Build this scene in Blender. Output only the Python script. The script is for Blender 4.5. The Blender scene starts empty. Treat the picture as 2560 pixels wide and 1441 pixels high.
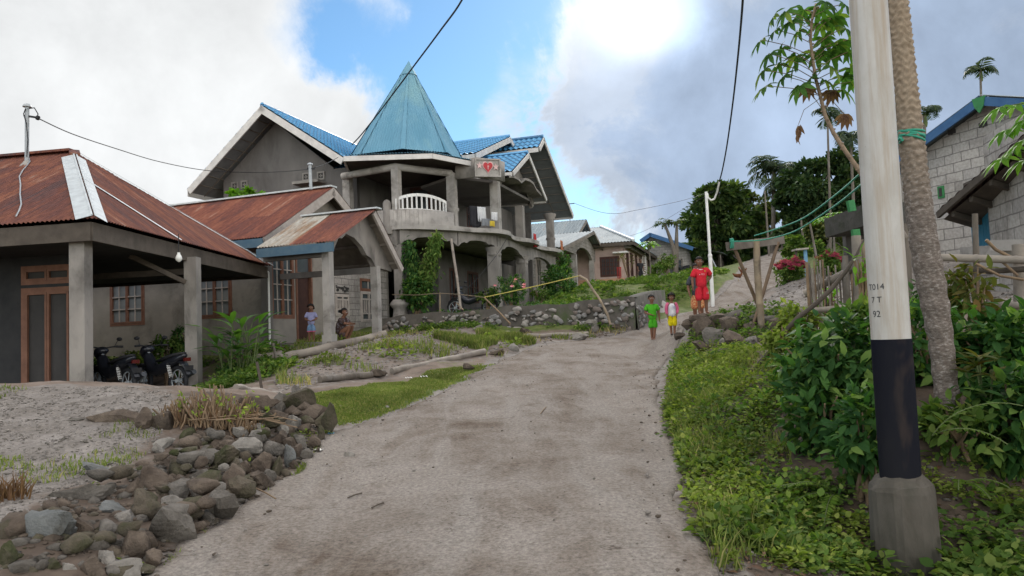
import bpy, bmesh, math, random
import numpy as np
from mathutils import Vector, Matrix, noise as mnoise
rnd = random.Random(11)
nr = np.random.default_rng(5)
SC = bpy.context.scene
COL = SC.collection
rad = math.radians
FPX, CX, CY = 1900.0, 1280.0, 720.5
PITCH, ROLL, EYE = rad(3.5), rad(2.3), 1.55
CAM = Vector((0, 0, EYE))
_f = Vector((0, math.cos(PITCH), math.sin(PITCH))); _u0 = Vector((0, -math.sin(PITCH), math.cos(PITCH)))
_xr = Vector((math.cos(ROLL), 0, 0)) - _u0 * math.sin(ROLL)
_yr = Vector((math.sin(ROLL), 0, 0)) + _u0 * math.cos(ROLL)
def ray(px, py):
 return _f + _xr * ((px - CX) / FPX) - _yr * ((py - CY) / FPX)
def W(px, py, Y):
 d = ray(px, py); return CAM + d * (Y / d.y)
def Wz(px, py, z):
 d = ray(px, py); return CAM + d * ((z - EYE) / d.z)
def proj(p):
 d = Vector(p) - CAM; z = d.dot(_f)
 return (CX + FPX * d.dot(_xr) / z, CY - FPX * d.dot(_yr) / z)
class Frame:
 """a house's own axes: s runs along the ridge side, v runs away from the road"""
 def __init__(self, ox, oy, deg):
  self.o = Vector((ox, oy, 0)); a = rad(deg)
  self.u = Vector((math.cos(a), -math.sin(a), 0)); self.v = Vector((math.sin(a), math.cos(a), 0))
 def P(self, s, v, z): return self.o + self.u * s + self.v * v + Vector((0, 0, z))
 def hitv(self, px, py, v0):
  d = ray(px, py); t = (v0 - (CAM - self.o).dot(self.v)) / d.dot(self.v); p = CAM + d * t
  return (p - self.o).dot(self.u), p.z
 def hits(self, px, py, s0):
  d = ray(px, py); t = (s0 - (CAM - self.o).dot(self.u)) / d.dot(self.u); p = CAM + d * t
  return (p - self.o).dot(self.v), p.z
Z = Vector((0, 0, 1))
def _nt(name):
 m = bpy.data.materials.new(name); m.use_nodes = True
 nt = m.node_tree; nt.nodes.clear()
 o = nt.nodes.new('ShaderNodeOutputMaterial'); b = nt.nodes.new('ShaderNodeBsdfPrincipled')
 nt.links.new(b.outputs[0], o.inputs[0])
 return m, nt, b, o
def nd(nt, typ, ins=None, **kw):
 n = nt.nodes.new(typ)
 for k, v in kw.items(): setattr(n, k, v)
 for k, v in (ins or {}).items():
  if hasattr(v, 'is_output') or isinstance(v, bpy.types.NodeSocket): nt.links.new(v, n.inputs[k])
  else: n.inputs[k].default_value = v
 return n
def c4(c): return (c[0], c[1], c[2], 1.0)
def ramp(nt, fac, stops, interp='LINEAR'):
 n = nt.nodes.new('ShaderNodeValToRGB'); n.color_ramp.interpolation = interp
 e = n.color_ramp.elements
 while len(e) < len(stops): e.new(0.5)
 for i, (p, c) in enumerate(stops):
  e[i].position = p; e[i].color = c4(c) if not isinstance(c, float) else (c, c, c, 1)
 nt.links.new(fac, n.inputs[0]); return n.outputs[0]
def mixc(nt, fac, a, b, mode='MIX'):
 n = nt.nodes.new('ShaderNodeMix'); n.data_type = 'RGBA'; n.blend_type = mode
 if isinstance(fac, float): n.inputs[0].default_value = fac
 else: nt.links.new(fac, n.inputs[0])
 for i, x in ((6, a), (7, b)):
  if isinstance(x, tuple): n.inputs[i].default_value = c4(x)
  else: nt.links.new(x, n.inputs[i])
 return n.outputs[2]
def noise(nt, vec, scale, detail=4, rough=.55, dist=0.0):
 return nd(nt, 'ShaderNodeTexNoise', {'Vector': vec, 'Scale': scale, 'Detail': float(detail), 'Roughness': rough, 'Distortion': dist}).outputs[0]
def bump(nt, b, h, strength=.4, dist=.02):
 n = nd(nt, 'ShaderNodeBump', {'Height': h, 'Strength': strength, 'Distance': dist}); nt.links.new(n.outputs[0], b.inputs['Normal']); return n
def pos(nt): return nt.nodes.new('ShaderNodeNewGeometry').outputs['Position']
def scaled(nt, vec, s, loc=(0, 0, 0)):
 return nd(nt, 'ShaderNodeMapping', {'Vector': vec, 'Scale': s, 'Location': loc}).outputs[0]
def uvn(nt): return nt.nodes.new('ShaderNodeUVMap').outputs[0]
def mat(name, c1, c2=None, scale=4.0, rough=.8, bmp=.3, bscale=30.0, bdist=.01, spec=.25, c3=None, scale3=.8, metal=0.0, stretch=(1, 1, 1), lo=.35, hi=.65, lo3=.5, hi3=.7):
 m, nt, b, o = _nt(name)
 p = scaled(nt, pos(nt), stretch)
 if c2 is None: c2 = tuple(x * .8 for x in c1)
 col = ramp(nt, noise(nt, p, scale, 6, .6), [(lo, c1), (hi, c2)])
 if c3 is not None:
  f = ramp(nt, noise(nt, p, scale3, 5, .65, .4), [(lo3, 0.0), (hi3, 1.0)])
  col = mixc(nt, f, col, c3)
 nt.links.new(col, b.inputs['Base Color'])
 b.inputs['Roughness'].default_value = rough; b.inputs['Specular IOR Level'].default_value = spec; b.inputs['Metallic'].default_value = metal
 if bmp: bump(nt, b, noise(nt, p, bscale, 5, .6), bmp, bdist)
 return m
def leafmat(name, ca, cb, cc=None, trans=.35, rough=.42, spec=.4, tcol=None):
 m, nt, b, o = _nt(name)
 r = nt.nodes.new('ShaderNodeNewGeometry').outputs['Random Per Island']
 stops = [(0.0, ca), (1.0, cb)] if cc is None else [(0.0, ca), (.72, cb), (.96, cc)]
 col = ramp(nt, r, stops)
 nz = noise(nt, pos(nt), 1.3, 3)
 hs = nd(nt, 'ShaderNodeHueSaturation', {'Color': col, 'Value': nd(nt, 'ShaderNodeMapRange', {'Value': nz, 'From Min': .3, 'From Max': .7, 'To Min': .7, 'To Max': 1.3}).outputs[0]}).outputs[0]
 nt.links.new(hs, b.inputs['Base Color']); b.inputs['Roughness'].default_value = rough; b.inputs['Specular IOR Level'].default_value = spec
 t = nd(nt, 'ShaderNodeBsdfTranslucent', {'Color': mixc(nt, 1.0, hs, (1.5, 1.7, .6) if tcol is None else tcol, 'MULTIPLY')})
 mx = nd(nt, 'ShaderNodeMixShader', {0: trans}); nt.links.new(b.outputs[0], mx.inputs[1]); nt.links.new(t.outputs[0], mx.inputs[2])
 nt.links.new(mx.outputs[0], o.inputs[0]); return m
def rustmat(name, pale=.0, base=(.15, .062, .048), orange=(.30, .115, .06), dark=(.095, .058, .058), palec=(.42, .33, .28), shift=0.0):
 m, nt, b, o = _nt(name)
 uv = scaled(nt, uvn(nt), (1, 1, 1), (shift, 0, 0))
 sx = nd(nt, 'ShaderNodeSeparateXYZ', {0: uv})
 sheet = nd(nt, 'ShaderNodeMath', {0: nd(nt, 'ShaderNodeMath', {0: sx.outputs[0], 1: .78}, operation='DIVIDE').outputs[0]}, operation='FLOOR').outputs[0]
 row = nd(nt, 'ShaderNodeMath', {0: nd(nt, 'ShaderNodeMath', {0: sx.outputs[1], 1: 1.75}, operation='DIVIDE').outputs[0]}, operation='FLOOR').outputs[0]
 cv = nd(nt, 'ShaderNodeCombineXYZ', {0: sheet, 1: row}).outputs[0]
 wn = nd(nt, 'ShaderNodeTexWhiteNoise', {'Vector': cv}).outputs[0]
 streak = noise(nt, scaled(nt, uv, (9, .7, 1)), 1.0, 6, .62, .2)
 patch = noise(nt, scaled(nt, uv, (1.6, .5, 1)), 1.0, 5, .6, .5)
 s1 = nd(nt, 'ShaderNodeMath', {0: nd(nt, 'ShaderNodeMath', {0: streak, 1: .5}, operation='MULTIPLY').outputs[0], 1: nd(nt, 'ShaderNodeMath', {0: patch, 1: .45}, operation='MULTIPLY').outputs[0]}, operation='ADD').outputs[0]
 s2 = nd(nt, 'ShaderNodeMath', {0: nd(nt, 'ShaderNodeMath', {0: wn, 1: .16}, operation='MULTIPLY').outputs[0], 1: s1}, operation='ADD').outputs[0]
 col = ramp(nt, s2, [(.42, dark), (.53, base), (.64, orange), (.76, palec)])
 fine = ramp(nt, noise(nt, scaled(nt, uv, (30, 6, 1)), 1.0, 4), [(.3, .75), (.7, 1.2)])
 col = mixc(nt, 1.0, col, fine, 'MULTIPLY')
 if pale > 0:
  sc = noise(nt, scaled(nt, uv, (4, .35, 1)), 1.0, 5, .6, .4)
  col = mixc(nt, ramp(nt, sc, [(.5 - pale * .12, 0.0), (.56 - pale * .1, 1.0)]), col, palec)
 nt.links.new(col, b.inputs['Base Color']); b.inputs['Roughness'].default_value = .75; b.inputs['Specular IOR Level'].default_value = .12
 bump(nt, b, noise(nt, uv, 45.0, 3), .15, .005)
 return m
def blockmat(name, c1=(.36, .33, .30), c2=(.27, .25, .23), mortar=(.17, .155, .14), bw=.40, bh=.20, ms=.012, stain=(.13, .11, .09)):
 m, nt, b, o = _nt(name)
 uv = uvn(nt)
 wob = nd(nt, 'ShaderNodeVectorMath', {0: uv, 1: nd(nt, 'ShaderNodeVectorMath', {0: nd(nt, 'ShaderNodeTexNoise', {'Vector': uv, 'Scale': 3.0}).outputs[1], 1: (.03, .03, 0)}, operation='MULTIPLY').outputs[0]}, operation='ADD').outputs[0]
 br = nd(nt, 'ShaderNodeTexBrick', {'Vector': wob, 'Color1': c4(c1), 'Color2': c4(c2), 'Mortar': c4(mortar), 'Scale': 1.0, 'Mortar Size': ms, 'Mortar Smooth': .3, 'Bias': 0.0, 'Brick Width': bw, 'Row Height': bh})
 f = ramp(nt, noise(nt, pos(nt), 1.4, 6, .65, .3), [(.5, 0.0), (.75, .7)])
 col = mixc(nt, f, br.outputs[0], stain)
 col = mixc(nt, 1.0, col, ramp(nt, noise(nt, pos(nt), 18.0, 4), [(.3, .8), (.7, 1.15)]), 'MULTIPLY')
 nt.links.new(col, b.inputs['Base Color']); b.inputs['Roughness'].default_value = .9; b.inputs['Specular IOR Level'].default_value = .1
 h = mixc(nt, .25, br.outputs[1], noise(nt, pos(nt), 40.0, 4))
 n = bump(nt, b, h, .6, -.015)
 return m
def abs_loc(o):
 v = Vector((0, 0, 0))
 while o is not None: v += o.location; o = o.parent
 return v
def tag(o, label=None, cat=None, group=None, kind=None):
 if label: o['label'] = label
 if cat: o['category'] = cat
 if group: o['group'] = group
 if kind: o['kind'] = kind
 return o
def thing(name, label, cat, loc, group=None):
 o = bpy.data.objects.new(name, None); COL.objects.link(o); o.location = loc; o.empty_display_size = .1
 return tag(o, label, cat, group)
def link(name, me, mats, parent=None, base=None):
 o = bpy.data.objects.new(name, me); COL.objects.link(o)
 off = abs_loc(parent) if parent is not None else Vector(base if base is not None else (0, 0, 0))
 if parent is not None: o.parent = parent
 else: o.location = off
 if off.length > 0: me.transform(Matrix.Translation(-off))
 for m in (mats if isinstance(mats, (list, tuple)) else [mats]): me.materials.append(m)
 return o
def quickmesh(name, V, Fq, smooth=False, matidx=None):
 """V (n,3) array; Fq (m,k) array of equal sized faces"""
 me = bpy.data.meshes.new(name); V = np.asarray(V, dtype=np.float32); Fq = np.asarray(Fq, dtype=np.int32)
 m, k = Fq.shape
 me.vertices.add(len(V)); me.vertices.foreach_set('co', V.ravel())
 me.loops.add(m * k); me.loops.foreach_set('vertex_index', Fq.ravel())
 me.polygons.add(m); me.polygons.foreach_set('loop_start', np.arange(0, m * k, k, dtype=np.int32))
 if smooth: me.polygons.foreach_set('use_smooth', np.ones(m, dtype=bool))
 if matidx is not None: me.polygons.foreach_set('material_index', np.asarray(matidx, dtype=np.int32))
 me.update(calc_edges=True); me.validate(); return me
class MB:
 def __init__(self): self.v = []; self.f = []; self.s = []; self.m = []; self.uv = []
 def add(self, vs, fs, smooth=False, m=0, uvs=None):
  n = len(self.v); self.v += [Vector(x) for x in vs]
  for f in fs:
   self.f.append(tuple(i + n for i in f)); self.s.append(smooth); self.m.append(m)
   self.uv.append([uvs[i] for i in f] if uvs is not None else None)
  return self
 def poly(self, pts, m=0): return self.add(pts, [tuple(range(len(pts)))], m=m)
 def obox(self, c, ax, ay, az, m=0):
  c = Vector(c); ax = Vector(ax); ay = Vector(ay); az = Vector(az)
  if ax.cross(ay).dot(az) < 0: ax = -ax
  vs = [c + ax * i + ay * j + az * k for k in (-1, 1) for j in (-1, 1) for i in (-1, 1)]
  return self.add(vs, [(0, 2, 3, 1), (4, 5, 7, 6), (0, 1, 5, 4), (2, 6, 7, 3), (0, 4, 6, 2), (1, 3, 7, 5)], m=m)
 def box(self, a, b, m=0):
  a = Vector(a); b = Vector(b); c = (a + b) / 2; h = (b - a) / 2
  return self.obox(c, (abs(h.x), 0, 0), (0, abs(h.y), 0), (0, 0, abs(h.z)), m)
 def beam(self, p, q, w, h, up=Z, m=0, drop=0.0):
  """bar from p to q, width w sideways, height h; its top is at p,q minus drop"""
  p = Vector(p); q = Vector(q); d = (q - p); L = d.length; d.normalize(); up = Vector(up)
  side = d.cross(up).normalized(); upp = side.cross(d).normalized()
  return self.obox((p + q) / 2 - upp * (h / 2 + drop), d * L / 2, side * w / 2, upp * h / 2, m)
 def prism(self, pts, ext, m=0):
  n = len(pts); pts = [Vector(p) for p in pts]; ext = Vector(ext)
  nn = Vector((0, 0, 0))
  for i in range(n): nn += pts[i].cross(pts[(i + 1) % n])
  if nn.dot(ext) > 0: pts = pts[::-1]
  vs = pts + [p + ext for p in pts]
  fs = [tuple(range(n)), tuple(range(2 * n - 1, n - 1, -1))] + [(i, i + n, (i + 1) % n + n, (i + 1) % n) for i in range(n)]
  return self.add(vs, fs, m=m)
 def tube(self, pts, r, n=8, m=0, cap=True, smooth=True, flat=1.0):
  pts = [Vector(p) for p in pts]; k = len(pts)
  rs = r if isinstance(r, (list, tuple)) else [r] * k
  vs = []; prev = None
  for i, p in enumerate(pts):
   d = (pts[min(i + 1, k - 1)] - pts[max(i - 1, 0)])
   if d.length < 1e-9: d = Vector((0, 0, 1))
   d.normalize()
   if prev is None:
    a = d.cross(Vector((0, 0, 1)) if abs(d.z) < .9 else Vector((1, 0, 0))).normalized()
   else:
    a = prev - d * prev.dot(d)
    a = a.normalized() if a.length > 1e-6 else d.orthogonal().normalized()
   prev = a; b = d.cross(a)
   for j in range(n):
    t = 2 * math.pi * j / n; vs.append(p + (a * math.cos(t) + b * math.sin(t) * flat) * rs[i])
  fs = [(i * n + j, i * n + (j + 1) % n, (i + 1) * n + (j + 1) % n, (i + 1) * n + j) for i in range(k - 1) for j in range(n)]
  self.add(vs, fs, smooth, m)
  if cap:
   self.add(vs[:n], [tuple(range(n - 1, -1, -1))], False, m); self.add(vs[-n:], [tuple(range(n))], False, m)
  return self
 def lathe(self, c, prof, n=16, m=0, smooth=True):
  """prof: (radius, z) from bottom to top"""
  c = Vector(c); k = len(prof)
  vs = [c + Vector((r * math.cos(2 * math.pi * j / n), r * math.sin(2 * math.pi * j / n), z)) for r, z in prof for j in range(n)]
  fs = [(i * n + j, i * n + (j + 1) % n, (i + 1) * n + (j + 1) % n, (i + 1) * n + j) for i in range(k - 1) for j in range(n)]
  self.add(vs, fs, smooth, m)
  self.add(vs[:n], [tuple(range(n - 1, -1, -1))], False, m); self.add(vs[-n:], [tuple(range(n))], False, m)
  return self
 def ellipsoid(self, c, r, n=12, k=8, m=0, rot=None):
  c = Vector(c); vs = []; R = rot or Matrix.Identity(3)
  for i in range(k + 1):
   a = math.pi * i / k
   for j in range(n):
    b = 2 * math.pi * j / n
    vs.append(c + R @ Vector((r[0] * math.sin(a) * math.cos(b), r[1] * math.sin(a) * math.sin(b), -r[2] * math.cos(a))))
  fs = [(i * n + j, i * n + (j + 1) % n, (i + 1) * n + (j + 1) % n, (i + 1) * n + j) for i in range(k) for j in range(n)]
  return self.add(vs, fs, True, m)
 def sheet(self, poly, kind='corr', period=.085, amp=.012, rows=3, m=0, per=6, lift=0.0, step=.36):
  """a ribbed roof sheet filling a flat convex polygon; ribs run up the slope"""
  poly = [Vector(p) for p in poly]; n = Vector((0, 0, 0))
  for i in range(len(poly)): n += (poly[i] - poly[0]).cross(poly[(i + 1) % len(poly)] - poly[0])
  n.normalize()
  if n.z < 0: n = -n
  sd = Z.cross(n).normalized(); td = n.cross(sd).normalized(); o = poly[0]
  st = [((p - o).dot(sd), (p - o).dot(td)) for p in poly]
  smin, smax = min(a for a, _ in st), max(a for a, _ in st); t0g, t1g = min(b for _, b in st), max(b for _, b in st)
  N = max(4, int((smax - smin) / period * per)); cols = []
  if kind == 'tile':
   k = int((t1g - t0g) / step) + 1; ts = []
   for i in range(k + 1): ts += [(t0g + i * step + .001, .045), (t0g + (i + 1) * step - .001, .012)]
  else: ts = [(t0g + (t1g - t0g) * i / rows, 0) for i in range(rows + 1)]
  for i in range(N + 1):
   s = smin + (smax - smin) * min(max(i / N, 1e-5), 1 - 1e-5); lo, hi = 1e9, -1e9
   for a in range(len(st)):
    (s1, t1), (s2, t2) = st[a], st[(a + 1) % len(st)]
    if (s1 - s) * (s2 - s) <= 0 and abs(s1 - s2) > 1e-9:
     t = t1 + (t2 - t1) * (s - s1) / (s2 - s1); lo = min(lo, t); hi = max(hi, t)
   cols.append((s, lo, hi))
  vs = []; uvs = []; K = len(ts)
  for (s, lo, hi) in cols:
   w = amp * math.sin(2 * math.pi * s / period)
   for j, (t, e) in enumerate(ts):
    tt = min(max(t, lo), hi) if kind == 'tile' else lo + (hi - lo) * j / (K - 1)
    vs.append(o + sd * s + td * tt + n * (w + e + lift)); uvs.append((s, tt - t0g))
  fs = [(i * K + j, (i + 1) * K + j, (i + 1) * K + j + 1, i * K + j + 1) for i in range(N) for j in range(K - 1)]
  return self.add(vs, fs, True, m, uvs)
 def wall(self, p0, ud, L, z0, z1, th, nrm, holes=(), m=0, mrev=None):
  """upright wall with openings; its outer face lies on p0+ud*L, thickness th goes to -nrm"""
  p0 = Vector(p0); p0.z = 0; ud = Vector(ud).normalized(); nrm = Vector(nrm).normalized()
  us = sorted(set([0, L] + [min(max(h[i], 0), L) for h in holes for i in (0, 1)])); zs = sorted(set([z0, z1] + [min(max(h[i], z0), z1) for h in holes for i in (2, 3)]))
  def pt(u, z, d): return p0 + ud * u + Z * z - nrm * d
  def hole(u, z): return any(h[0] < u < h[1] and h[2] < z < h[3] for h in holes)
  flip = ud.cross(Z).dot(nrm) < 0
  def q(a, b, c, d, mm=m):
   self.add([a, b, c, d] if not flip else [d, c, b, a], [(0, 1, 2, 3)], m=mm)
  for i in range(len(us) - 1):
   for j in range(len(zs) - 1):
    a, b, c, d = us[i], us[i + 1], zs[j], zs[j + 1]
    if b - a < 1e-6 or d - c < 1e-6 or hole((a + b) / 2, (c + d) / 2): continue
    q(pt(a, c, 0), pt(b, c, 0), pt(b, d, 0), pt(a, d, 0)); q(pt(b, c, th), pt(a, c, th), pt(a, d, th), pt(b, d, th))
  rm = m if mrev is None else mrev
  for (a, b, c, d) in holes:
   a, b, c, d = max(a, 0), min(b, L), max(c, z0), min(d, z1)
   q(pt(a, c, 0), pt(a, d, 0), pt(a, d, th), pt(a, c, th), rm); q(pt(b, d, 0), pt(b, c, 0), pt(b, c, th), pt(b, d, th), rm)
   q(pt(a, d, 0), pt(b, d, 0), pt(b, d, th), pt(a, d, th), rm); q(pt(b, c, 0), pt(a, c, 0), pt(a, c, th), pt(b, c, th), rm)
  q(pt(0, z1, 0), pt(L, z1, 0), pt(L, z1, th), pt(0, z1, th)); q(pt(0, z0, th), pt(0, z1, th), pt(0, z1, 0), pt(0, z0, 0)); q(pt(L, z0, 0), pt(L, z1, 0), pt(L, z1, th), pt(L, z0, th))
  return self
 def build(self, name, mats, parent=None, base=None):
  me = bpy.data.meshes.new(name); me.from_pydata([tuple(v) for v in self.v], [], self.f)
  me.polygons.foreach_set('use_smooth', self.s); me.polygons.foreach_set('material_index', self.m)
  ul = me.uv_layers.new(name='UVMap'); flat = []
  for fi, f in enumerate(self.f):
   if self.uv[fi] is not None:
    for a in self.uv[fi]: flat += [a[0], a[1]]
    continue
   P = [self.v[i] for i in f]; n = Vector((0, 0, 0))
   for i in range(1, len(P) - 1): n += (P[i] - P[0]).cross(P[i + 1] - P[0])
   if n.length < 1e-12: n = Vector((0, 0, 1))
   n.normalize(); t = Z.cross(n)
   t = t.normalized() if t.length > .05 else Vector((1, 0, 0))
   b = n.cross(t)
   for p in P: flat += [p.dot(t), p.dot(b)]
  if len(flat) == 2 * len(me.loops): ul.data.foreach_set('uv', flat)
  me.update()
  return link(name, me, mats, parent, base)
def unit(a): return a / np.maximum(np.linalg.norm(a, axis=1, keepdims=True), 1e-9)
def leaf_arrays(P, D, N, L, Wd, fold=.18, droop=.15):
 P = np.asarray(P, float); D = unit(np.asarray(D, float)); N = np.asarray(N, float); N = unit(N - D * (N * D).sum(1, keepdims=True)); S = np.cross(D, N)
 L = np.broadcast_to(np.asarray(L, float), (len(P),))[:, None]; Wd = np.broadcast_to(np.asarray(Wd, float), (len(P),))[:, None]
 V = np.empty((len(P), 7, 3))
 V[:, 0] = P
 V[:, 1] = P + D * L * .3 + S * Wd * .42 + N * Wd * fold * .6; V[:, 2] = P + D * L * .3 - S * Wd * .42 + N * Wd * fold * .6
 V[:, 3] = P + D * L * .65 + S * Wd * .40 + N * (Wd * fold * .6 - L * droop * .4); V[:, 4] = P + D * L * .65 - S * Wd * .40 + N * (Wd * fold * .6 - L * droop * .4)
 V[:, 5] = P + D * L - N * L * droop; V[:, 6] = P + D * L * .5 - N * L * droop * .15
 b = (np.arange(len(P)) * 7)[:, None]
 T = np.array([[0, 6, 1], [0, 2, 6], [1, 6, 3], [2, 4, 6], [3, 6, 5], [4, 5, 6]])
 Fq = (b[:, :, None] + T[None]).reshape(-1, 3)
 return V.reshape(-1, 3), Fq
def leaf_obj(name, P, D, N, L, Wd, m, parent=None, base=None, fold=.18, droop=.15):
 V, Fq = leaf_arrays(P, D, N, L, Wd, fold, droop); return link(name, quickmesh(name, V, Fq, False), m, parent, base)
def blade_obj(name, P, H, Wd, lean, m, parent=None, base=None):
 n = len(P); P = np.asarray(P, float); a = nr.uniform(0, 2 * np.pi, n); S = np.stack([np.cos(a), np.sin(a), np.zeros(n)], 1); b = nr.uniform(0, 2 * np.pi, n)
 Ld = np.stack([np.cos(b), np.sin(b), np.zeros(n)], 1) * (nr.uniform(0, 1, n) * lean)[:, None]; H = np.broadcast_to(np.asarray(H, float), (n,))[:, None]; Wd = np.broadcast_to(np.asarray(Wd, float), (n,))[:, None]
 V = np.empty((n, 5, 3)); V[:, 0] = P - S * Wd; V[:, 1] = P + S * Wd
 mid = P + np.array([0, 0, 1]) * H * .55 + Ld * H * .35; V[:, 2] = mid + S * Wd * .8; V[:, 3] = mid - S * Wd * .8; V[:, 4] = P + np.array([0, 0, 1]) * H * .95 + Ld * H
 k = (np.arange(n) * 5)[:, None]
 T = np.concatenate([k + np.array([[0, 1, 2]]), k + np.array([[0, 2, 3]]), k + np.array([[3, 2, 4]])], 0)
 return link(name, quickmesh(name, V.reshape(-1, 3), T), m, parent, base)
def rand_dirs(n): return unit(nr.normal(size=(n, 3)))
_ico = {}
def ico(sub):
 if sub not in _ico:
  bm = bmesh.new(); bmesh.ops.create_icosphere(bm, subdivisions=sub, radius=1.0)
  bm.verts.ensure_lookup_table(); V = np.array([v.co[:] for v in bm.verts]); Fq = np.array([[v.index for v in f.verts] for f in bm.faces]); bm.free(); _ico[sub] = (V, Fq)
 return _ico[sub]
def rock_arrays(size, seed, sub=3, planes=13, sharp=14.0, rough=.03):
 sharp = sharp * 2.6; rough = rough * 1.5
 g = np.random.default_rng(seed); V, Fq = ico(sub)
 n = unit(g.normal(size=(planes, 3))); d = g.uniform(.62, 1.0, planes)
 q = np.maximum(V @ n.T, 1e-3) / d
 r = 1.0 / (np.power(np.power(q, sharp).sum(1), 1.0 / sharp))
 ph = g.uniform(0, 6, 6)
 r = r * (1 + rough * (np.sin(V[:, 0] * 9 + ph[0]) * np.sin(V[:, 1] * 8 + ph[1]) + np.sin(V[:, 2] * 11 + ph[2]) * np.sin(V[:, 0] * 7 + ph[3]) + .6 * np.sin(V[:, 1] * 19 + ph[4]) * np.sin(V[:, 2] * 17 + ph[5])))
 A = V * r[:, None]
 A = A / np.abs(A).max(0)
 return A * (np.asarray(size) / 2.0), Fq
def rotz(A, a):
 c, s = math.cos(a), math.sin(a); return A @ np.array([[c, s, 0], [-s, c, 0], [0, 0, 1]])
cam = bpy.data.cameras.new('camera'); cam_o = bpy.data.objects.new('camera', cam); COL.objects.link(cam_o); SC.camera = cam_o
cam.sensor_width = 36.0; cam.lens = 36.0 * FPX / 2560.0; cam.clip_end = 3000; cam.clip_start = .05
cam_o.matrix_world = Matrix(((_xr.x, _yr.x, -_f.x, CAM.x), (_xr.y, _yr.y, -_f.y, CAM.y), (_xr.z, _yr.z, -_f.z, CAM.z), (0, 0, 0, 1)))
SUN_AZ, SUN_EL = rad(13.0), rad(30.0)
def build_sky():
 w = bpy.data.worlds.new('World'); SC.world = w; w.use_nodes = True; nt = w.node_tree; nt.nodes.clear()
 out = nt.nodes.new('ShaderNodeOutputWorld')
 sky = nd(nt, 'ShaderNodeTexSky', sky_type='NISHITA'); sky.sun_disc = False; sky.sun_elevation = SUN_EL; sky.sun_rotation = SUN_AZ
 sky.air_density = 1.0; sky.dust_density = .3; sky.ozone_density = 1.5; sky.altitude = 900
 bg = nd(nt, 'ShaderNodeBackground', {0: mixc(nt, 1.0, sky.outputs[0], (.74, 1.02, 1.12), 'MULTIPLY'), 1: .062})
 d = nt.nodes.new('ShaderNodeTexCoord').outputs['Generated']; sp = nd(nt, 'ShaderNodeSeparateXYZ', {0: d})
 def mth(op, a, b=None, c=None):
  ins = {0: a}
  if b is not None: ins[1] = b
  if c is not None: ins[2] = c
  return nd(nt, 'ShaderNodeMath', ins, operation=op).outputs[0]
 az = mth('ARCTAN2', sp.outputs[0], sp.outputs[1]); el = mth('ARCSINE', sp.outputs[2])
 n1 = noise(nt, d, 3.4, 9, .62, .25); n2 = noise(nt, d, 9.0, 7, .6, .2); n3 = noise(nt, d, 1.6, 6, .55, .1)
 n4 = noise(nt, d, 5.0, 9, .68, .5); wob = mth('ADD', mth('MULTIPLY', mth('SUBTRACT', n2, .5), .9), mth('MULTIPLY', mth('SUBTRACT', n4, .5), 1.3))
 def blob(px, py, rx, ry, soft=.5):
  """soft patch of sky seen in a compass direction, sizes in degrees"""
  v = ray(px, py).normalized(); a0, e0 = math.atan2(v.x, v.y), math.asin(v.z)
  dx = mth('DIVIDE', mth('SUBTRACT', az, a0), rad(rx)); dy = mth('DIVIDE', mth('SUBTRACT', el, e0), rad(ry))
  r = mth('ADD', mth('SQRT', mth('ADD', mth('MULTIPLY', dx, dx), mth('MULTIPLY', dy, dy))), wob)
  return nd(nt, 'ShaderNodeMapRange', {'Value': r, 'From Min': 1 + soft, 'From Max': 1 - soft, 'To Min': 0.0, 'To Max': 1.0}, interpolation_type='SMOOTHSTEP').outputs[0]
 dens = mth('ADD', mth('MULTIPLY', n1, 1.9), mth('MULTIPLY', n2, .35))
 for (a, s) in [((60, 220, 22, 17, .35), .62), ((470, 110, 8.5, 8.5, .6), .40), ((540, 430, 11, 7, .6), .42), ((740, 330, 6, 4, .8), .26), ((1230, 205, 3.6, 3.4, .9), .36), ((780, 165, 5, 3.6, .9), -.30), ((1095, 120, 3.6, 9, .8), -.34), ((930, 300, 3.6, 3, .9), .16), ((1020, 60, 3, 2, .9), .16), ((2050, 260, 21.0, 16, .2), .62), ((1660, 110, 8, 8.5, .45), .4), ((1560, 340, 6, 6.5, .4), .36),
     ((2300, -50, 18, 10, .3), .5), ((900, 200, 6, 4, .8), -.2), ((820, 130, 4.5, 3, .8), -.22), ((1260, 40, 6, 4.5, .6), -.5), ((1340, 320, 2.4, 3.2, .6), -.34), ((1120, 230, 2.6, 6, .8), -.3), ((800, 20, 3, 3, .8), -.15), ((490, 490, 1.8, 1.1, .7), -.3)]:
  dens = mth('ADD', dens, mth('MULTIPLY', blob(*a), s))
 mask = nd(nt, 'ShaderNodeMapRange', {'Value': dens, 'From Min': .95, 'From Max': 1.66, 'To Min': 0.0, 'To Max': 1.0}, interpolation_type='SMOOTHSTEP').outputs[0]
 grey = blob(2150, 330, 19.5, 16, .3); grey2 = blob(1590, 330, 8, 8.5, .5)
 lum = mth('ADD', .365, mth('MULTIPLY', mth('SUBTRACT', n3, .5), .30))
 lum = mth('ADD', lum, mth('MULTIPLY', mth('SUBTRACT', n1, .5), .35))
 g = mth('MAXIMUM', grey, mth('MULTIPLY', grey2, .62))
 lum = mth('SUBTRACT', lum, mth('MULTIPLY', g, .135))
 for (a, s) in [((1630, 50, 3.2, 2.1, .9), .32), ((1640, 30, 6, 4.5, .95), .07), ((600, 330, 10, 8, .8), .05)]:
  lum = mth('ADD', lum, mth('MULTIPLY', blob(*a), s))
 thin = nd(nt, 'ShaderNodeMapRange', {'Value': dens, 'From Min': 1.3, 'From Max': 1.75, 'To Min': .05, 'To Max': 0.0}).outputs[0]
 lum = mth('ADD', lum, thin)
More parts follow.
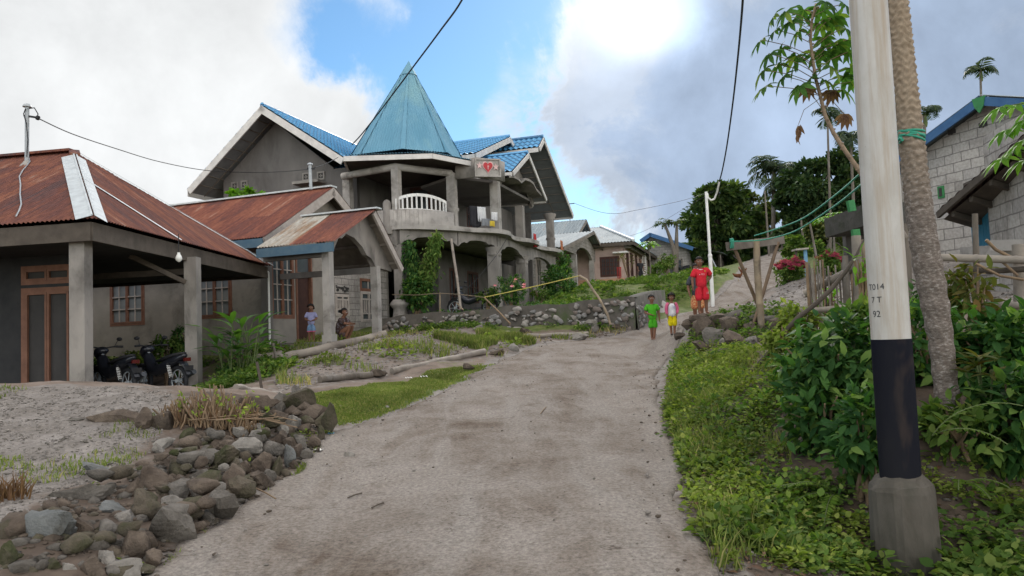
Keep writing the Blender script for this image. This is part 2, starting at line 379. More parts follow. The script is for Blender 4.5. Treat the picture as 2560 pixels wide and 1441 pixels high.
 back = nd(nt, 'ShaderNodeMapRange', {'Value': sp.outputs[1], 'From Min': .55, 'From Max': -.35, 'To Min': 0.0, 'To Max': 3.3}, interpolation_type='SMOOTHSTEP').outputs[0]
 lum = mth('ADD', lum, back)  # unseen clouds opposite the sun, brightened and warmed to light camera-facing walls
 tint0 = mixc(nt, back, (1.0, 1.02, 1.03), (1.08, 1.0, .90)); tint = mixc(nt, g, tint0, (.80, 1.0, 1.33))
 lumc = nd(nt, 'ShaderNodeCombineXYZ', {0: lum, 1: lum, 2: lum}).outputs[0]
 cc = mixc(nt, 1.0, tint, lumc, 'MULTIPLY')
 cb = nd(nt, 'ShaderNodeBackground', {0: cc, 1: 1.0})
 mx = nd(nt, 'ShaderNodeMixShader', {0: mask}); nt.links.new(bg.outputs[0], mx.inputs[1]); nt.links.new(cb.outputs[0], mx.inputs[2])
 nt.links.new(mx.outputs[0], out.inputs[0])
 try: w.cycles.sampling_method = 'MANUAL'; w.cycles.sample_map_resolution = 512
 except Exception: pass
build_sky()
sl = bpy.data.lights.new('sun', 'SUN'); sl.energy = 1.1; sl.angle = rad(14); sl.color = (1.0, .95, .88)
so = bpy.data.objects.new('sun', sl); COL.objects.link(so)
sd = Vector((math.sin(SUN_AZ) * math.cos(SUN_EL), math.cos(SUN_AZ) * math.cos(SUN_EL), math.sin(SUN_EL)))
so.rotation_euler = (-sd).to_track_quat('-Z', 'Y').to_euler(); so.location = (0, 0, 40)
SC.view_settings.view_transform = 'Standard'; SC.view_settings.look = 'None'; SC.view_settings.exposure = 1.10; SC.view_settings.gamma = 1.0
SC.cycles.max_bounces = 6; SC.cycles.diffuse_bounces = 3; SC.cycles.glossy_bounces = 3; SC.cycles.transmission_bounces = 4; SC.cycles.transparent_max_bounces = 6
SC.cycles.use_denoising = True; SC.cycles.caustics_reflective = False; SC.cycles.caustics_refractive = False
_ctl_px = [(0,962,9),(100,960,9),(250,963,9),(350,970,9),(420,985,9.3),(0,1100,6.6),(100,1200,5.8),(250,1080,7.2),(350,1050,7.4),(0,1250,5.2),(0,1441,3.9),(450,1080,7.1),
 (560,1010,8.2),(640,1000,8.6),(740,1000,9.2),(300,1190,5.8),(200,1250,5.1),(60,1330,4.5),
 (560,960,15),(600,930,16),(640,900,17.5),(700,870,19),(800,855,19.5),(900,848,19.5),(980,838,20),
 (800,888,16),(900,868,16.6),(1000,853,17),(1100,848,17.6),(1200,846,18.6),(1300,838,20.5),(1450,835,21),(1550,830,21.3),
 (850,1045,9.2),(760,990,11),(900,960,12.2),(1000,1000,10.5),(1150,930,13.8),(1230,905,15.4),(800,965,12.3),(980,935,14),(1200,900,16),(650,985,11),(700,960,13),
 (1500,720,34),(1600,700,38),(1700,690,38),(1550,740,28),(1450,722,45),(1550,708,47),(1650,700,52),(1750,690,58),
 (1760,785,15.6),(1850,775,15),(1950,745,16),(2050,720,17),(2100,690,19),(1950,715,20),(2050,690,22),(1850,850,13),(1900,850,13),(1820,880,12.2),(1750,900,12.5),
 (1700,1000,9.3),(1800,950,9.8),(1850,970,9),(1750,1100,7.2),(1850,1100,7),(1950,1150,6),(1800,1250,5.3),(1900,1300,4.9),(2000,1400,4.2),(2150,1441,4.2),(2235,1420,4.6),(2450,1441,4.3),(2400,1330,4.8),(2550,1250,5.2),
 (2100,800,8),(2450,760,9),(2540,700,12),(2350,800,8),(2370,1010,5.5),(2150,1000,6.5),(2400,640,14)]
_ctl_xyz = [(-7,12.5,.60),(-7,15.5,.60),(-10,13,.60),(-6,14.5,.63),(-12,17,.60),(-8,18.5,.62),(-7.4,20.9,1.25),(-11,22.5,1.35),(-9,22,1.35),(-4.5,17.5,1.15),
 (-3,25.2,2.15),(0,24.5,2.2),(2.8,23.7,2.3),(4,27,2.3),(0,30,2.25),(-6,29,2.1),(6,33,2.7),(4,38,3.2),(0,41,3.2),(-9,30,2.0),(-3.4,23.0,1.62),(0,21.8,1.55),(3.1,20.9,1.45),
 (-40,60,6),(-40,20,1),(40,20,4),(40,60,10),(0,80,8.5),(20,90,11),(-15,-8,-.5),(15,-8,-.3),(-40,90,8),(40,90,13),(30,8,2.6),(-120,150,6),(120,150,14),(120,0,5),(-120,0,0),(0,150,10),(-20,4,.5),(8,4.5,.9),(8,12,2.2),(8,16,2.6),
 (5.0,21.5,1.55),(6.6,24,2.1),(8.6,27,2.5),(10.7,31,3.1),(12,36,3.9),(14.1,42,5.1),(16.4,48,5.9),(20,56,7.0),(6,29.6,3.5),(4,29.2,3.25),(7.6,31.5,3.85),(2.4,28.6,2.85),(3.2,25.2,2.15),(4.7,26,2.33),(6,27.4,2.42),(9,35,4.2),(13.2,30,3.3),(14.6,36,4.3)]
_zy = [-10, 0, 4, 10, 19, 22, 25, 30]; _zz = [-.6, 0, .27, .67, 1.27, 1.5, 1.85, 2.33]
_road_c = [(-1.2, -6), (-.9, 0), (-.55, 3.5), (-.25, 6), (.3, 9), (1.0, 12), (1.9, 15), (3.0, 19)]
C = [tuple(W(*c)) for c in _ctl_px] + _ctl_xyz
for (x, y) in _road_c:
 hw = 1.5 if y < 12 else 1.1
 for dx in (-hw, 0, hw * .9): C.append((x + dx, y, float(np.interp(y, _zy, _zz))))
C = np.array(C)
def _tps_k(r2): return np.where(r2 > 1e-12, .5 * r2 * np.log(np.maximum(r2, 1e-12)), 0.0)
def _warp(x, y): return np.stack([np.sign(x) * np.log1p(np.abs(x) / 9.0) * 9, np.sign(y) * np.log1p(np.abs(y) / 14.0) * 14], -1)
_cw = _warp(C[:, 0], C[:, 1]); _n = len(C)
_A = _tps_k(((_cw[:, None] - _cw[None]) ** 2).sum(-1)) + np.eye(_n) * .03; _Pm = np.concatenate([np.ones((_n, 1)), _cw], 1)
_sol = np.linalg.solve(np.block([[_A, _Pm], [_Pm.T, np.zeros((3, 3))]]), np.concatenate([C[:, 2], np.zeros(3)]))
def TZ(x, y):
 x = np.asarray(x, float); y = np.asarray(y, float); sh = x.shape; q = _warp(x.ravel(), y.ravel()); out = np.empty(len(q))
 for i in range(0, len(q), 20000):
  a = q[i:i + 20000]; out[i:i + 20000] = _tps_k(((a[:, None] - _cw[None]) ** 2).sum(-1)) @ _sol[:_n] + _sol[_n] + a @ _sol[_n + 1:]
 return out.reshape(sh)
def tz(x, y): return float(TZ(np.array([x]), np.array([y]))[0])
def ground_hit(px, py, ymax=80.0):
 d = ray(px, py); Y = np.linspace(2.5, ymax, 900); X = CAM.x + d.x / d.y * Y; H = CAM.z + d.z / d.y * Y
 g = H - TZ(X, Y); k = np.where(g < 0)[0]
 if len(k) == 0: return Vector((X[-1], Y[-1], H[-1]))
 i = max(k[0], 1); t = g[i - 1] / (g[i - 1] - g[i]); y = Y[i - 1] + t * (Y[i] - Y[i - 1])
 return Vector((CAM.x + d.x / d.y * y, y, tz(CAM.x + d.x / d.y * y, y)))
_perm = nr.random((256, 256))
def vnoise(x, y):
 xi = np.floor(x).astype(int); yi = np.floor(y).astype(int); fx = x - xi; fy = y - yi; fx = fx * fx * (3 - 2 * fx); fy = fy * fy * (3 - 2 * fy)
 g = lambda a, b: _perm[a % 256, b % 256]
 return (g(xi, yi) * (1 - fx) + g(xi + 1, yi) * fx) * (1 - fy) + (g(xi, yi + 1) * (1 - fx) + g(xi + 1, yi + 1) * fx) * fy - .5
def fbm(x, y, o=4):
 s = 0; a = 1.0
 for i in range(o): s = s + a * vnoise(x * 2 ** i + i * 17.3, y * 2 ** i + i * 9.1); a *= .5
 return s
_le = [(-3.6, -6), (-2.9, 0)] + [tuple(ground_hit(*p)[:2]) for p in [(400,1441),(490,1345),(610,1250),(725,1190),(835,1075),(920,1055),(1010,1025),(1090,990),(1150,960),(1200,930),(1260,900),(1330,868),(1400,855),(1470,850),(1530,842),(1585,822)]] + [(5.2, 24), (7.2, 27), (9.4, 31), (10.9, 36), (12.9, 42), (15.2, 48), (18.5, 56)]
_re = [(.9, -6), (.95, 0)] + [tuple(ground_hit(*p)[:2]) for p in [(1765,1441),(1742,1340),(1715,1265),(1690,1180),(1675,1110),(1655,1050),(1642,990),(1642,945),(1660,905),(1690,862),(1708,835)]] + [(5.0, 19.5), (7.4, 23), (10.0, 27), (12.0, 31), (13.2, 36), (15.4, 42), (17.7, 48), (21, 56)]
def _resample(P, n):
 P = np.array(P); L = np.concatenate([[0], np.cumsum(np.linalg.norm(np.diff(P, axis=0), axis=1))]); t = np.linspace(0, 1, n)
 return t, P, L
def _edge(P, ys):
 P = np.array(sorted(P, key=lambda a: a[1])); return np.interp(ys, P[:, 1], P[:, 0])
_ry = np.concatenate([np.arange(-6, 24, .09), np.arange(24, 55, .22)])
_rl = _edge(_le, _ry); _rr = _edge(_re, _ry)
k5 = np.ones(9) / 9
_rl = np.convolve(np.pad(_rl, 4, 'edge'), k5, 'valid'); _rr = np.convolve(np.pad(_rr, 4, 'edge'), k5, 'valid')
_rl = _rl + .16 * fbm(_ry * 1.6, _ry * 0 + 3.1, 4); _rr = _rr + .13 * fbm(_ry * 1.7, _ry * 0 + 8.7, 4)
def road_dist(x, y):
 """positive outside the road, negative inside (sideways metres)"""
 l = np.interp(y, _ry, _rl); r = np.interp(y, _ry, _rr); return np.maximum(l - x, x - r)
def road_h(x, y): return TZ(x, y) + .035
def relief(x, y):
 return .11 * fbm(x * .55, y * .55, 3) + .055 * fbm(x * 2.6, y * 2.6, 3)
def sst(a, b, x): t = np.clip((x - a) / (b - a), 0, 1); return t * t * (3 - 2 * t)
def ground_h(x, y):
 rd = road_dist(x, y); inside = (y < 54)
 w = sst(.0, .5, rd); far = np.exp(-np.maximum(y - 30, 0) / 25.)
 z = TZ(x, y) + relief(x, y) * w * (.4 + .6 * far)
 return np.where(inside, z - .06 * (1 - sst(-.15, .05, rd)), z)
def gz(x, y): return float(ground_h(np.array([x]), np.array([y]))[0])
def geo(a, b, s0, g):
 o = [a]; s = s0
 while o[-1] < b: s *= g; o.append(o[-1] + s)
 return o
xs = np.array([-v for v in geo(13, 160, .13, 1.09)][:0:-1] + list(np.arange(-13, 13.01, .125)) + geo(13, 160, .13, 1.09)[1:])
ys = np.array([-v for v in geo(2, 60, .13, 1.25)][:0:-1] + list(np.arange(-2, 28, .125)) + geo(28, 200, .13, 1.05))
GX, GY = np.meshgrid(xs, ys); GZ = ground_h(GX, GY)
nx, ny = len(xs), len(ys); idx = np.arange(nx * ny).reshape(ny, nx)
Q = np.stack([idx[:-1, :-1], idx[:-1, 1:], idx[1:, 1:], idx[1:, :-1]], -1).reshape(-1, 4)
gm = quickmesh('ground', np.stack([GX, GY, GZ], -1).reshape(-1, 3), Q, True)
def inpoly(x, y, poly):
 x = np.asarray(x); c = np.zeros(x.shape, bool); n = len(poly)
 for i in range(n):
  (x1, y1), (x2, y2) = poly[i], poly[(i + 1) % n]
  k = ((y1 > y) != (y2 > y)); xx = (x2 - x1) * (y - y1) / (y2 - y1 + 1e-12) + x1; c ^= k & (x < xx)
 return c
def gpoly(pts): return [tuple(ground_hit(*p)[:2]) for p in pts]
LAWN = gpoly([(690,1012),(760,985),(850,975),(960,955),(1080,930),(1210,912),(1262,905),(1215,935),(1150,968),(1085,1000),(1000,1035),(910,1062),(840,1068)])
MOUND = gpoly([(-400,1000),(0,975),(250,975),(430,995),(420,1040),(400,1110),(290,1200),(150,1290),(0,1360),(-500,1441)])
BANKR = gpoly([(1668,960),(1700,870),(1740,850),(1850,880),(1990,960),(1960,1100),(2000,1220),(2150,1300),(2200,1441),(1790,1441),(1740,1300),(1700,1150),(1665,1040)])
GRAVR = [tuple(W(*p)[:2]) for p in [(1830,775,15),(1950,715,20),(2060,690,23)]] + [(10, 24), (11, 9), (5.5, 8), (4.6, 10), (4.6, 13.5)]
def soft(poly, x, y, n=5, r=.35):
 s = 0
 for i in range(n):
  a = 6.283 * i / n; s = s + inpoly(x + r * math.cos(a) + .5 * r * fbm(x * 2, y * 2 + i, 2), y + r * math.sin(a), poly)
 return s / n
Rm = np.maximum(soft(MOUND, GX, GY), soft(GRAVR, GX, GY)); Rm = np.maximum(Rm, sst(.5, .0, road_dist(GX, GY)) * .8)
Gm = soft(LAWN, GX, GY); Gm = np.maximum(Gm, .25 * soft(BANKR, GX, GY)); far = (GY > 21).astype(float) * (1 - sst(.2, .8, Rm)); Gm = np.maximum(Gm, far * .55)
BD = soft(gpoly([(600, 1000), (640, 900), (800, 848), (980, 836), (1330, 832), (1560, 828), (1400, 850), (1320, 866), (1262, 892), (1215, 908), (1080, 925), (960, 950), (850, 970), (760, 983), (690, 1008)]), GX, GY); Rm = np.maximum(Rm, BD * .36); patch = sst(.1, .4, fbm(GX * .9, GY * .9, 3)); Gm = np.maximum(Gm * (1 - .8 * BD), .45 * patch * (1 - Rm) * (GY > 9)); Gm = Gm * sst(-.02, .22, road_dist(GX, GY))
Bm = sst(.05, .4, fbm(GX * 1.3 + 40, GY * 1.3, 3)) * (1 - Rm)
SR = np.maximum(soft(BANKR, GX, GY), soft(gpoly([(0, 1500), (380, 1441), (480, 1370), (600, 1260), (720, 1190), (825, 1090), (820, 1030), (620, 1060), (470, 1100), (380, 1150), (250, 1240), (0, 1330)]), GX, GY)); SR = np.maximum(SR, ((GX > 1.2) & (GY < 6.5)).astype(float)); Bm = np.maximum(Bm, SR); Rm = Rm * (1 - SR)
ca = gm.color_attributes.new('cov', 'FLOAT_COLOR', 'POINT')
ca.data.foreach_set('color', np.stack([Rm, Gm, Bm, np.ones_like(Rm)], -1).astype(np.float32).ravel())
def groundmat():
 m, nt, b, o = _nt('ground'); p = pos(nt)
 at = nd(nt, 'ShaderNodeVertexColor'); at.layer_name = 'cov'; sp = nd(nt, 'ShaderNodeSeparateColor', {0: at.outputs[0]})
 soil = ramp(nt, noise(nt, p, 2.2, 8, .65), [(.32, (.10, .076, .060)), (.5, (.165, .128, .102)), (.7, (.22, .178, .148))])
 soil = mixc(nt, sp.outputs[2], soil, (.075, .057, .044))
 grav = ramp(nt, noise(nt, p, 3.0, 8, .7), [(.3, (.138, .121, .105)), (.5, (.188, .168, .15)), (.7, (.245, .222, .202))])
 peb = nd(nt, 'ShaderNodeTexVoronoi', {'Vector': p, 'Scale': 26.0}); grav = mixc(nt, .38, grav, mixc(nt, 1.0, grav, ramp(nt, peb.outputs[1], [(0.0, .45), (1.0, 1.5)]), 'MULTIPLY'))
 g = ramp(nt, noise(nt, p, 5.0, 8, .7), [(.3, (.055, .078, .022)), (.5, (.10, .128, .038)), (.72, (.16, .17, .065))])
 e1 = nd(nt, 'ShaderNodeMath', {0: sp.outputs[0], 1: noise(nt, p, 7.0, 6, .7)}, operation='ADD').outputs[0]
 e2 = nd(nt, 'ShaderNodeMath', {0: sp.outputs[1], 1: noise(nt, p, 6.0, 7, .7)}, operation='ADD').outputs[0]
 col = mixc(nt, ramp(nt, e1, [(.75, 0.0), (1.05, 1.0)]), soil, grav)
 col = mixc(nt, ramp(nt, e2, [(.82, 0.0), (1.12, 1.0)]), col, g)
 nt.links.new(col, b.inputs['Base Color']); b.inputs['Roughness'].default_value = .95; b.inputs['Specular IOR Level'].default_value = .1
 h = mixc(nt, .5, noise(nt, p, 34.0, 9, .78), peb.outputs[0]); bump(nt, b, h, .5, .02); return m
tag(link('ground', gm, groundmat()), kind='structure')
NC = 44; tt = np.linspace(0, 1, NC)
RX = _rl[:, None] * (1 - tt) + _rr[:, None] * tt; RY = np.repeat(_ry[:, None], NC, 1)
RX[:, 1:-1] += 0
RZ = TZ(RX, RY) + .04 - .035 * np.abs(tt * 2 - 1) ** 6 + .012 * fbm(RX * 1.8, RY * 1.8, 4) + .008 * fbm(RX * 7, RY * 7, 3)
RV = np.stack([RX, RY, RZ], -1)
sk = RV[:, [0, -1]].copy(); sk[:, :, 2] -= .16
RV = np.concatenate([sk[:, :1], RV, sk[:, 1:]], 1); nr_, nc_ = RV.shape[:2]; idx = np.arange(nr_ * nc_).reshape(nr_, nc_)
Q = np.stack([idx[:-1, :-1], idx[:-1, 1:], idx[1:, 1:], idx[1:, :-1]], -1).reshape(-1, 4)
rm = quickmesh('road', RV.reshape(-1, 3), Q, True)
ea = np.abs(np.linspace(-1, 1, nc_))[None].repeat(nr_, 0)
ca = rm.color_attributes.new('edge', 'FLOAT_COLOR', 'POINT'); ca.data.foreach_set('color', np.stack([ea, ea, ea, ea * 0 + 1], -1).astype(np.float32).ravel())
def roadmat():
 m, nt, b, o = _nt('road_concrete'); p = pos(nt)
 e = nd(nt, 'ShaderNodeVertexColor'); e.layer_name = 'edge'; ef = nd(nt, 'ShaderNodeSeparateColor', {0: e.outputs[0]}).outputs[0]
 base = ramp(nt, noise(nt, p, 1.1, 8, .68, .4), [(.34, (.135, .108, .086)), (.5, (.205, .176, .15)), (.64, (.27, .24, .212))])
 wear = ramp(nt, noise(nt, scaled(nt, p, (2.2, .55, 1)), 1.0, 6, .62, .6), [(.42, 0.0), (.66, 1.0)])
 base = mixc(nt, wear, base, (.262, .236, .21))
 sp = ramp(nt, noise(nt, p, 38.0, 6, .75), [(.3, .45), (.5, 1.0), (.68, 1.45)]); base = mixc(nt, .85, base, mixc(nt, 1.0, base, sp, 'MULTIPLY'))
 dirt = nd(nt, 'ShaderNodeMath', {0: nd(nt, 'ShaderNodeMath', {0: ef, 1: 1.0}, operation='MULTIPLY').outputs[0], 1: noise(nt, p, 1.6, 7, .7, .5)}, operation='ADD').outputs[0]
 base = mixc(nt, ramp(nt, dirt, [(1.0, 0.0), (1.36, .9)]), base, (.098, .071, .052))
 blot = ramp(nt, noise(nt, p, 3.3, 6, .7, .8), [(.6, 0.0), (.72, .55)]); base = mixc(nt, blot, base, (.118, .092, .074))
 vor = nd(nt, 'ShaderNodeTexVoronoi', {'Vector': p, 'Scale': 55.0}); pb = ramp(nt, vor.outputs[0], [(.12, 1.0), (.22, 0.0)])
 pick = ramp(nt, vor.outputs[1], [(.80, 0.0), (.84, 1.0)])
 pm = nd(nt, 'ShaderNodeMath', {0: pb, 1: pick}, operation='MULTIPLY').outputs[0]; base = mixc(nt, pm, base, (.10, .08, .07))
 ck = noise(nt, scaled(nt, p, (.5, .8, .5)), 1.0, 6, .6, 1.2); ck = ramp(nt, ck, [(.4965, 0.0), (.5, 1.0), (.5035, 0.0)]); ck = nd(nt, 'ShaderNodeMath', {0: ck, 1: ramp(nt, noise(nt, p, 1.3, 3), [(.48, 0.0), (.6, .75)])}, operation='MULTIPLY').outputs[0]; base = mixc(nt, ck, base, (.06, .045, .035))
 fl = ramp(nt, noise(nt, p, 75.0, 4, .7), [(.64, 0.0), (.72, .6)]); base = mixc(nt, fl, base, (.36, .33, .30))
 nt.links.new(base, b.inputs['Base Color']); b.inputs['Roughness'].default_value = 1.0; b.inputs['Specular IOR Level'].default_value = .0
 h = mixc(nt, .4, noise(nt, p, 42.0, 9, .8), noise(nt, p, 9.0, 7, .7)); bump(nt, b, h, .85, .03); return m
tag(link('road', rm, roadmat()), kind='structure')
MT = {}
MT['rust'] = rustmat('rusted_corrugated_iron', 0, base=(.128, .054, .043), orange=(.205, .082, .05), dark=(.085, .052, .05), palec=(.30, .22, .18))
MT['rust_red'] = rustmat('red_rusted_iron', 0, base=(.155, .058, .043), orange=(.235, .09, .056), dark=(.105, .05, .044), palec=(.32, .22, .17), shift=3.3)
MT['rust_pale'] = rustmat('flaking_rusted_iron', 0, base=(.165, .064, .046), orange=(.245, .095, .058), dark=(.105, .05, .046), palec=(.33, .23, .18), shift=7.7)
MT['zinc_worn'] = rustmat('worn_zinc_with_rust', 0, base=(.36, .33, .28), orange=(.24, .15, .09), dark=(.42, .41, .38), palec=(.45, .42, .36))
MT['zinc'] = mat('pale_zinc_flashing', (.52, .55, .55), (.40, .42, .42), 6, .5, .1, metal=.0, spec=.5)
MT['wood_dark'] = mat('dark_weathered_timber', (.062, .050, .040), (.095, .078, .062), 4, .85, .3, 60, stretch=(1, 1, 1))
MT['wood_grey'] = mat('grey_weathered_timber', (.17, .145, .12), (.235, .205, .175), 5, .85, .3, 60, c3=(.10, .085, .07))
MT['wood_brown'] = mat('brown_window_timber', (.20, .095, .06), (.145, .068, .043), 6, .65, .2, 50)
MT['wood_pale'] = mat('pale_painted_timber', (.42, .37, .33), (.33, .29, .26), 6, .7, .2, 50)
MT['plaster'] = mat('grey_cement_render', (.27, .243, .21), (.21, .19, .163), 1.6, .92, .35, 25, c3=(.115, .10, .085), scale3=1.1, lo3=.52, hi3=.75)
MT['plaster_dark'] = mat('dark_cement_render', (.165, .152, .142), (.125, .115, .108), 1.2, .92, .35, 25, c3=(.085, .077, .07), scale3=.8, stretch=(1, 1, .45))
MT['concrete'] = mat('weathered_concrete', (.275, .25, .225), (.20, .183, .166), 2.4, .9, .4, 30, c3=(.10, .09, .08), scale3=1.7, stretch=(1, 1, .5))
MT['concrete_pale'] = mat('pale_weathered_concrete', (.36, .335, .305), (.27, .25, .23), 2.2, .9, .35, 30, c3=(.14, .125, .11), scale3=1.9)
MT['blue_fascia'] = mat('faded_blue_paint', (.060, .115, .165), (.085, .14, .18), 5, .7, .15)
MT['white_fascia'] = mat('white_fascia_paint', (.60, .575, .54), (.48, .455, .43), 4, .7, .15)
MT['glass'] = mat('dark_window_glass', (.055, .066, .075), (.085, .095, .10), 2.0, .12, 0, spec=.6)
MT['glass_pale'] = mat('curtained_window_glass', (.17, .19, .20), (.25, .26, .255), 1.1, .2, 0, spec=.5)
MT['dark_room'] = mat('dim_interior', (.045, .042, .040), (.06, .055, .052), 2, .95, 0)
MT['block'] = blockmat('grey_concrete_block')
MT['block_pale'] = blockmat('pale_concrete_block', (.43, .40, .365), (.35, .325, .30), (.21, .195, .18))
MT['white_paint'] = mat('white_paint', (.72, .71, .68), (.60, .585, .56), 6, .6, .1)
MT['steel'] = mat('galvanised_steel', (.36, .38, .39), (.28, .30, .31), 8, .45, .1, spec=.5)
MT['black'] = mat('black_rubber', (.018, .018, .02), (.026, .026, .028), 9, .6, .1)
MT['bulb'] = mat('frosted_bulb', (.7, .7, .66), (.66, .66, .62), 3, .25, 0, spec=.5)
GLASSW = MT['glass']
def casement(root, P, a0, a1, z0, z1, nrm, side, leaves=2, cols=2, rows=3, frame=None, pane=None, name='window', fw=.07, mw=.028, out=.03, style='grid', transom=False):
 """window on a wall: P(a,z) gives points on the wall face, nrm points outdoors, side runs along the wall"""
 frame = frame or MT['wood_brown']; pane = pane or MT['glass_pale']
 mb = MB(); nrm = Vector(nrm)
 def bar(a, b, c, d, dep=.07, o=out, mm=0):
  A, B = P((a + b) / 2, (c + d) / 2), None
  mb.obox(A + nrm * (o - dep / 2), Vector(side) * (b - a) / 2, nrm * dep / 2, Z * (d - c) / 2, mm)
 bar(a0, a1, z0, z0 + fw, .08); bar(a0, a1, z1 - fw, z1, .08); bar(a0, a0 + fw, z0 + fw, z1 - fw, .08); bar(a1 - fw, a1, z0 + fw, z1 - fw, .08)
 w = (a1 - a0 - 2 * fw) / leaves
 for k in range(leaves):
  l, r = a0 + fw + k * w, a0 + fw + (k + 1) * w; t = .045
  b0, b1 = z0 + fw, z1 - fw
  bar(l + .004, l + t, b0, b1, .05, out + .012); bar(r - t, r - .004, b0, b1, .05, out + .012); bar(l + t, r - t, b0, b0 + t, .05, out + .012); bar(l + t, r - t, b1 - t, b1, .05, out + .012)
  if style == 'grid':
   for i in range(1, cols): x = l + t + (r - l - 2 * t) * i / cols; bar(x - mw / 2, x + mw / 2, b0 + t, b1 - t, .03, out + .005, 1)
   for j in range(1, rows): z = b0 + t + (b1 - b0 - 2 * t) * j / rows; bar(l + t, r - t, z - mw / 2, z + mw / 2, .034, out + .008, 1)
  elif style == 'slots':   # white doors with upright slots
   bar(l + t, r - t, b0 + (b1 - b0) * .22, b0 + (b1 - b0) * .22 + .05, .05, out + .012); bar(l + t, r - t, b0 + (b1 - b0) * .74, b0 + (b1 - b0) * .74 + .05, .05, out + .012)
   for i in range(1, 3): x = l + t + (r - l - 2 * t) * i / 3; bar(x - .022, x + .022, b0 + (b1 - b0) * .22, b0 + (b1 - b0) * .74, .04, out + .009)
 o = mb.build(name, [frame, MT['wood_pale'] if frame is MT['wood_brown'] else frame], root)
 g = MB(); A = P((a0 + a1) / 2, (z0 + z1) / 2); g.obox(A + nrm * (out - .055), Vector(side) * ((a1 - a0) / 2 - fw * .6), nrm * .004, Z * ((z1 - z0) / 2 - fw * .6)); g.build('pane', pane, o)
 return o
def soffit(mb, a, b, c, d): mb.add([a, b, c, d], [(0, 1, 2, 3)])
def hip_house():
 C1 = W(235, 545, 12.0); zE = C1.z; C2 = Wz(680, 664, zE); cl = Wz(0, 562, zE); fd = (cl - C1).normalized()
 C0 = C1 + fd * 10.5; C3 = C0 + (C2 - C1); R1 = W(185, 380, 16.3); R0 = R1 + fd * 5.4
 zf = .60
 root = thing('hip_roof_house', 'open sided house with a rusty brown hip roof and dark timber porch', 'house', (C1.x - 3, 14.5, zf))
 r = MB()
 r.sheet([C0, C1, R1, R0], period=.086, amp=.013); r.sheet([C1, C2, R1], period=.086, amp=.013); r.sheet([C2, C3, R0, R1], period=.086, amp=.013); r.sheet([C3, C0, R0], period=.086, amp=.013)
 roof = r.build('roof', MT['rust'], root)
 def strip(mb, p, q, w, n, lift=.03, w2=None):
  p = Vector(p); q = Vector(q); d = (q - p).normalized(); n = Vector(n).normalized(); s = d.cross(n).normalized(); w2 = w2 or w
  mb.add([p + s * w / 2 + n * lift, p - s * w / 2 + n * lift, q - s * w2 / 2 + n * lift, q + s * w2 / 2 + n * lift], [(0, 1, 2, 3)])
 def nrm3(a, b, c): n = (b - a).cross(c - a).normalized(); return n if n.z > 0 else -n
 nF = nrm3(C0, C1, R1); nS = nrm3(C1, C2, R1); nB = nrm3(C2, C3, R1)
 f = MB(); d1 = (R1 - C1)
 def wing(mb, a, b, n, w, inward):  # capping wing lying on one roof plane beside the hip a->b
  d = (b - a).normalized(); s = n.cross(d).normalized()
  if s.dot(inward) < 0: s = -s
  L = n * .024
  mb.add([a + L, a + s * w + L, b + s * w + L, b + L], [(0, 1, 2, 3)]); mb.add([a + L * 1.6, a + s * w * .1 + L * 1.9, b + s * w * .1 + L * 1.9, b + L * 1.6], [(0, 1, 2, 3)])
 a, b = C1 + d1 * .015, C1 + d1 * .93
 wing(f, a, b, nF, .26, fd); wing(f, a, b, nS, .22, C2 - C1)
 f.build('hip_flashing', MT['zinc'], roof)
 f = MB(); d2 = (R1 - C2); a, b = C2 + d2 * .0, C2 + d2 * .52; wing(f, a, b, nS, .10, C1 - C2); wing(f, a, b, nB, .14, C3 - C2)
 wing(f, C2 + d2 * .52, R1, nS, .05, C1 - C2)
 f.build('hip_flashing', MT['zinc'], roof)
 q1 = C1 + d1 * .52; e1 = C1 + (C2 - C1) * .36; f = MB(); strip(f, q1, e1, .11, nS, .028); f.build('sealing_strip', MT['zinc'], roof)
 q2 = C1 + (C2 - C1) * .80 + (R1 - C2) * .17; f = MB(); strip(f, C2 + d2 * .16, C1 + (C2 - C1) * .93, .16, nS, .03); f.build('sealing_strip', MT['zinc'], roof)
 q3 = C1 + d1 * .80 + (C2 - C1) * .16; q4 = q3 + (C2 - C1) * .1 - (R1 - (C1 + C2) / 2) * .14; f = MB(); strip(f, q3, q4, .05, nS, .03)
 f.build('sealing_strip', MT['zinc'], roof)
 f = MB(); f.beam(R1, R0, .30, .05, Z, drop=-.05); f.beam(C1 + d1 * .93, R1, .2, .05, Z, drop=-.05); f.build('ridge_cap', MT['rust'], roof)
 ins = .10
 def inner(p, o, k): return p
 cen = (C0 + C2) / 2
 def ins_pt(p): d = (cen - p); d.z = 0; return p + d.normalized() * ins * 1.4 - Z * .05
 A, B, C_, D = ins_pt(C0), ins_pt(C1), ins_pt(C2), ins_pt(C3)
 f = MB()
 for p, q in ((A, B), (B, C_), (C_, D), (D, A)): f.beam(p, q, .05, .30)
 f.build('fascia', MT['wood_dark'], root)
 f = MB(); k = .04
 f.add([p - Z * .22 for p in (A, B, C_, D)], [(0, 1, 2, 3)]); f.build('ceiling', mat('dark_boarded_ceiling', (.035, .034, .033), (.024, .023, .023), 3, .9, .2), root)  # ceiling colour darkened too, for the deep shade under the roof
 for (px, Y) in ((203, 12.45), (483, 15.6)):
  p = W(px, 800, Y); b = MB(); w = .125
  b.box((p.x - w, p.y - w, zf - .5), (p.x + w, p.y + w, zE - .27)); b.build('post', MT['concrete'], root)
 p = W(483, 700, 15.6); b = MB(); b.beam((p.x - .1, p.y - .1, zE - .75), (p.x - .9, p.y - .75, zE - .24), .09, .09); b.beam((p.x - .1, p.y - .02, zE - .5), (p.x - 3, p.y + .4, zE - .5), .1, .12); b.build('brace', MT['wood_dark'], root)
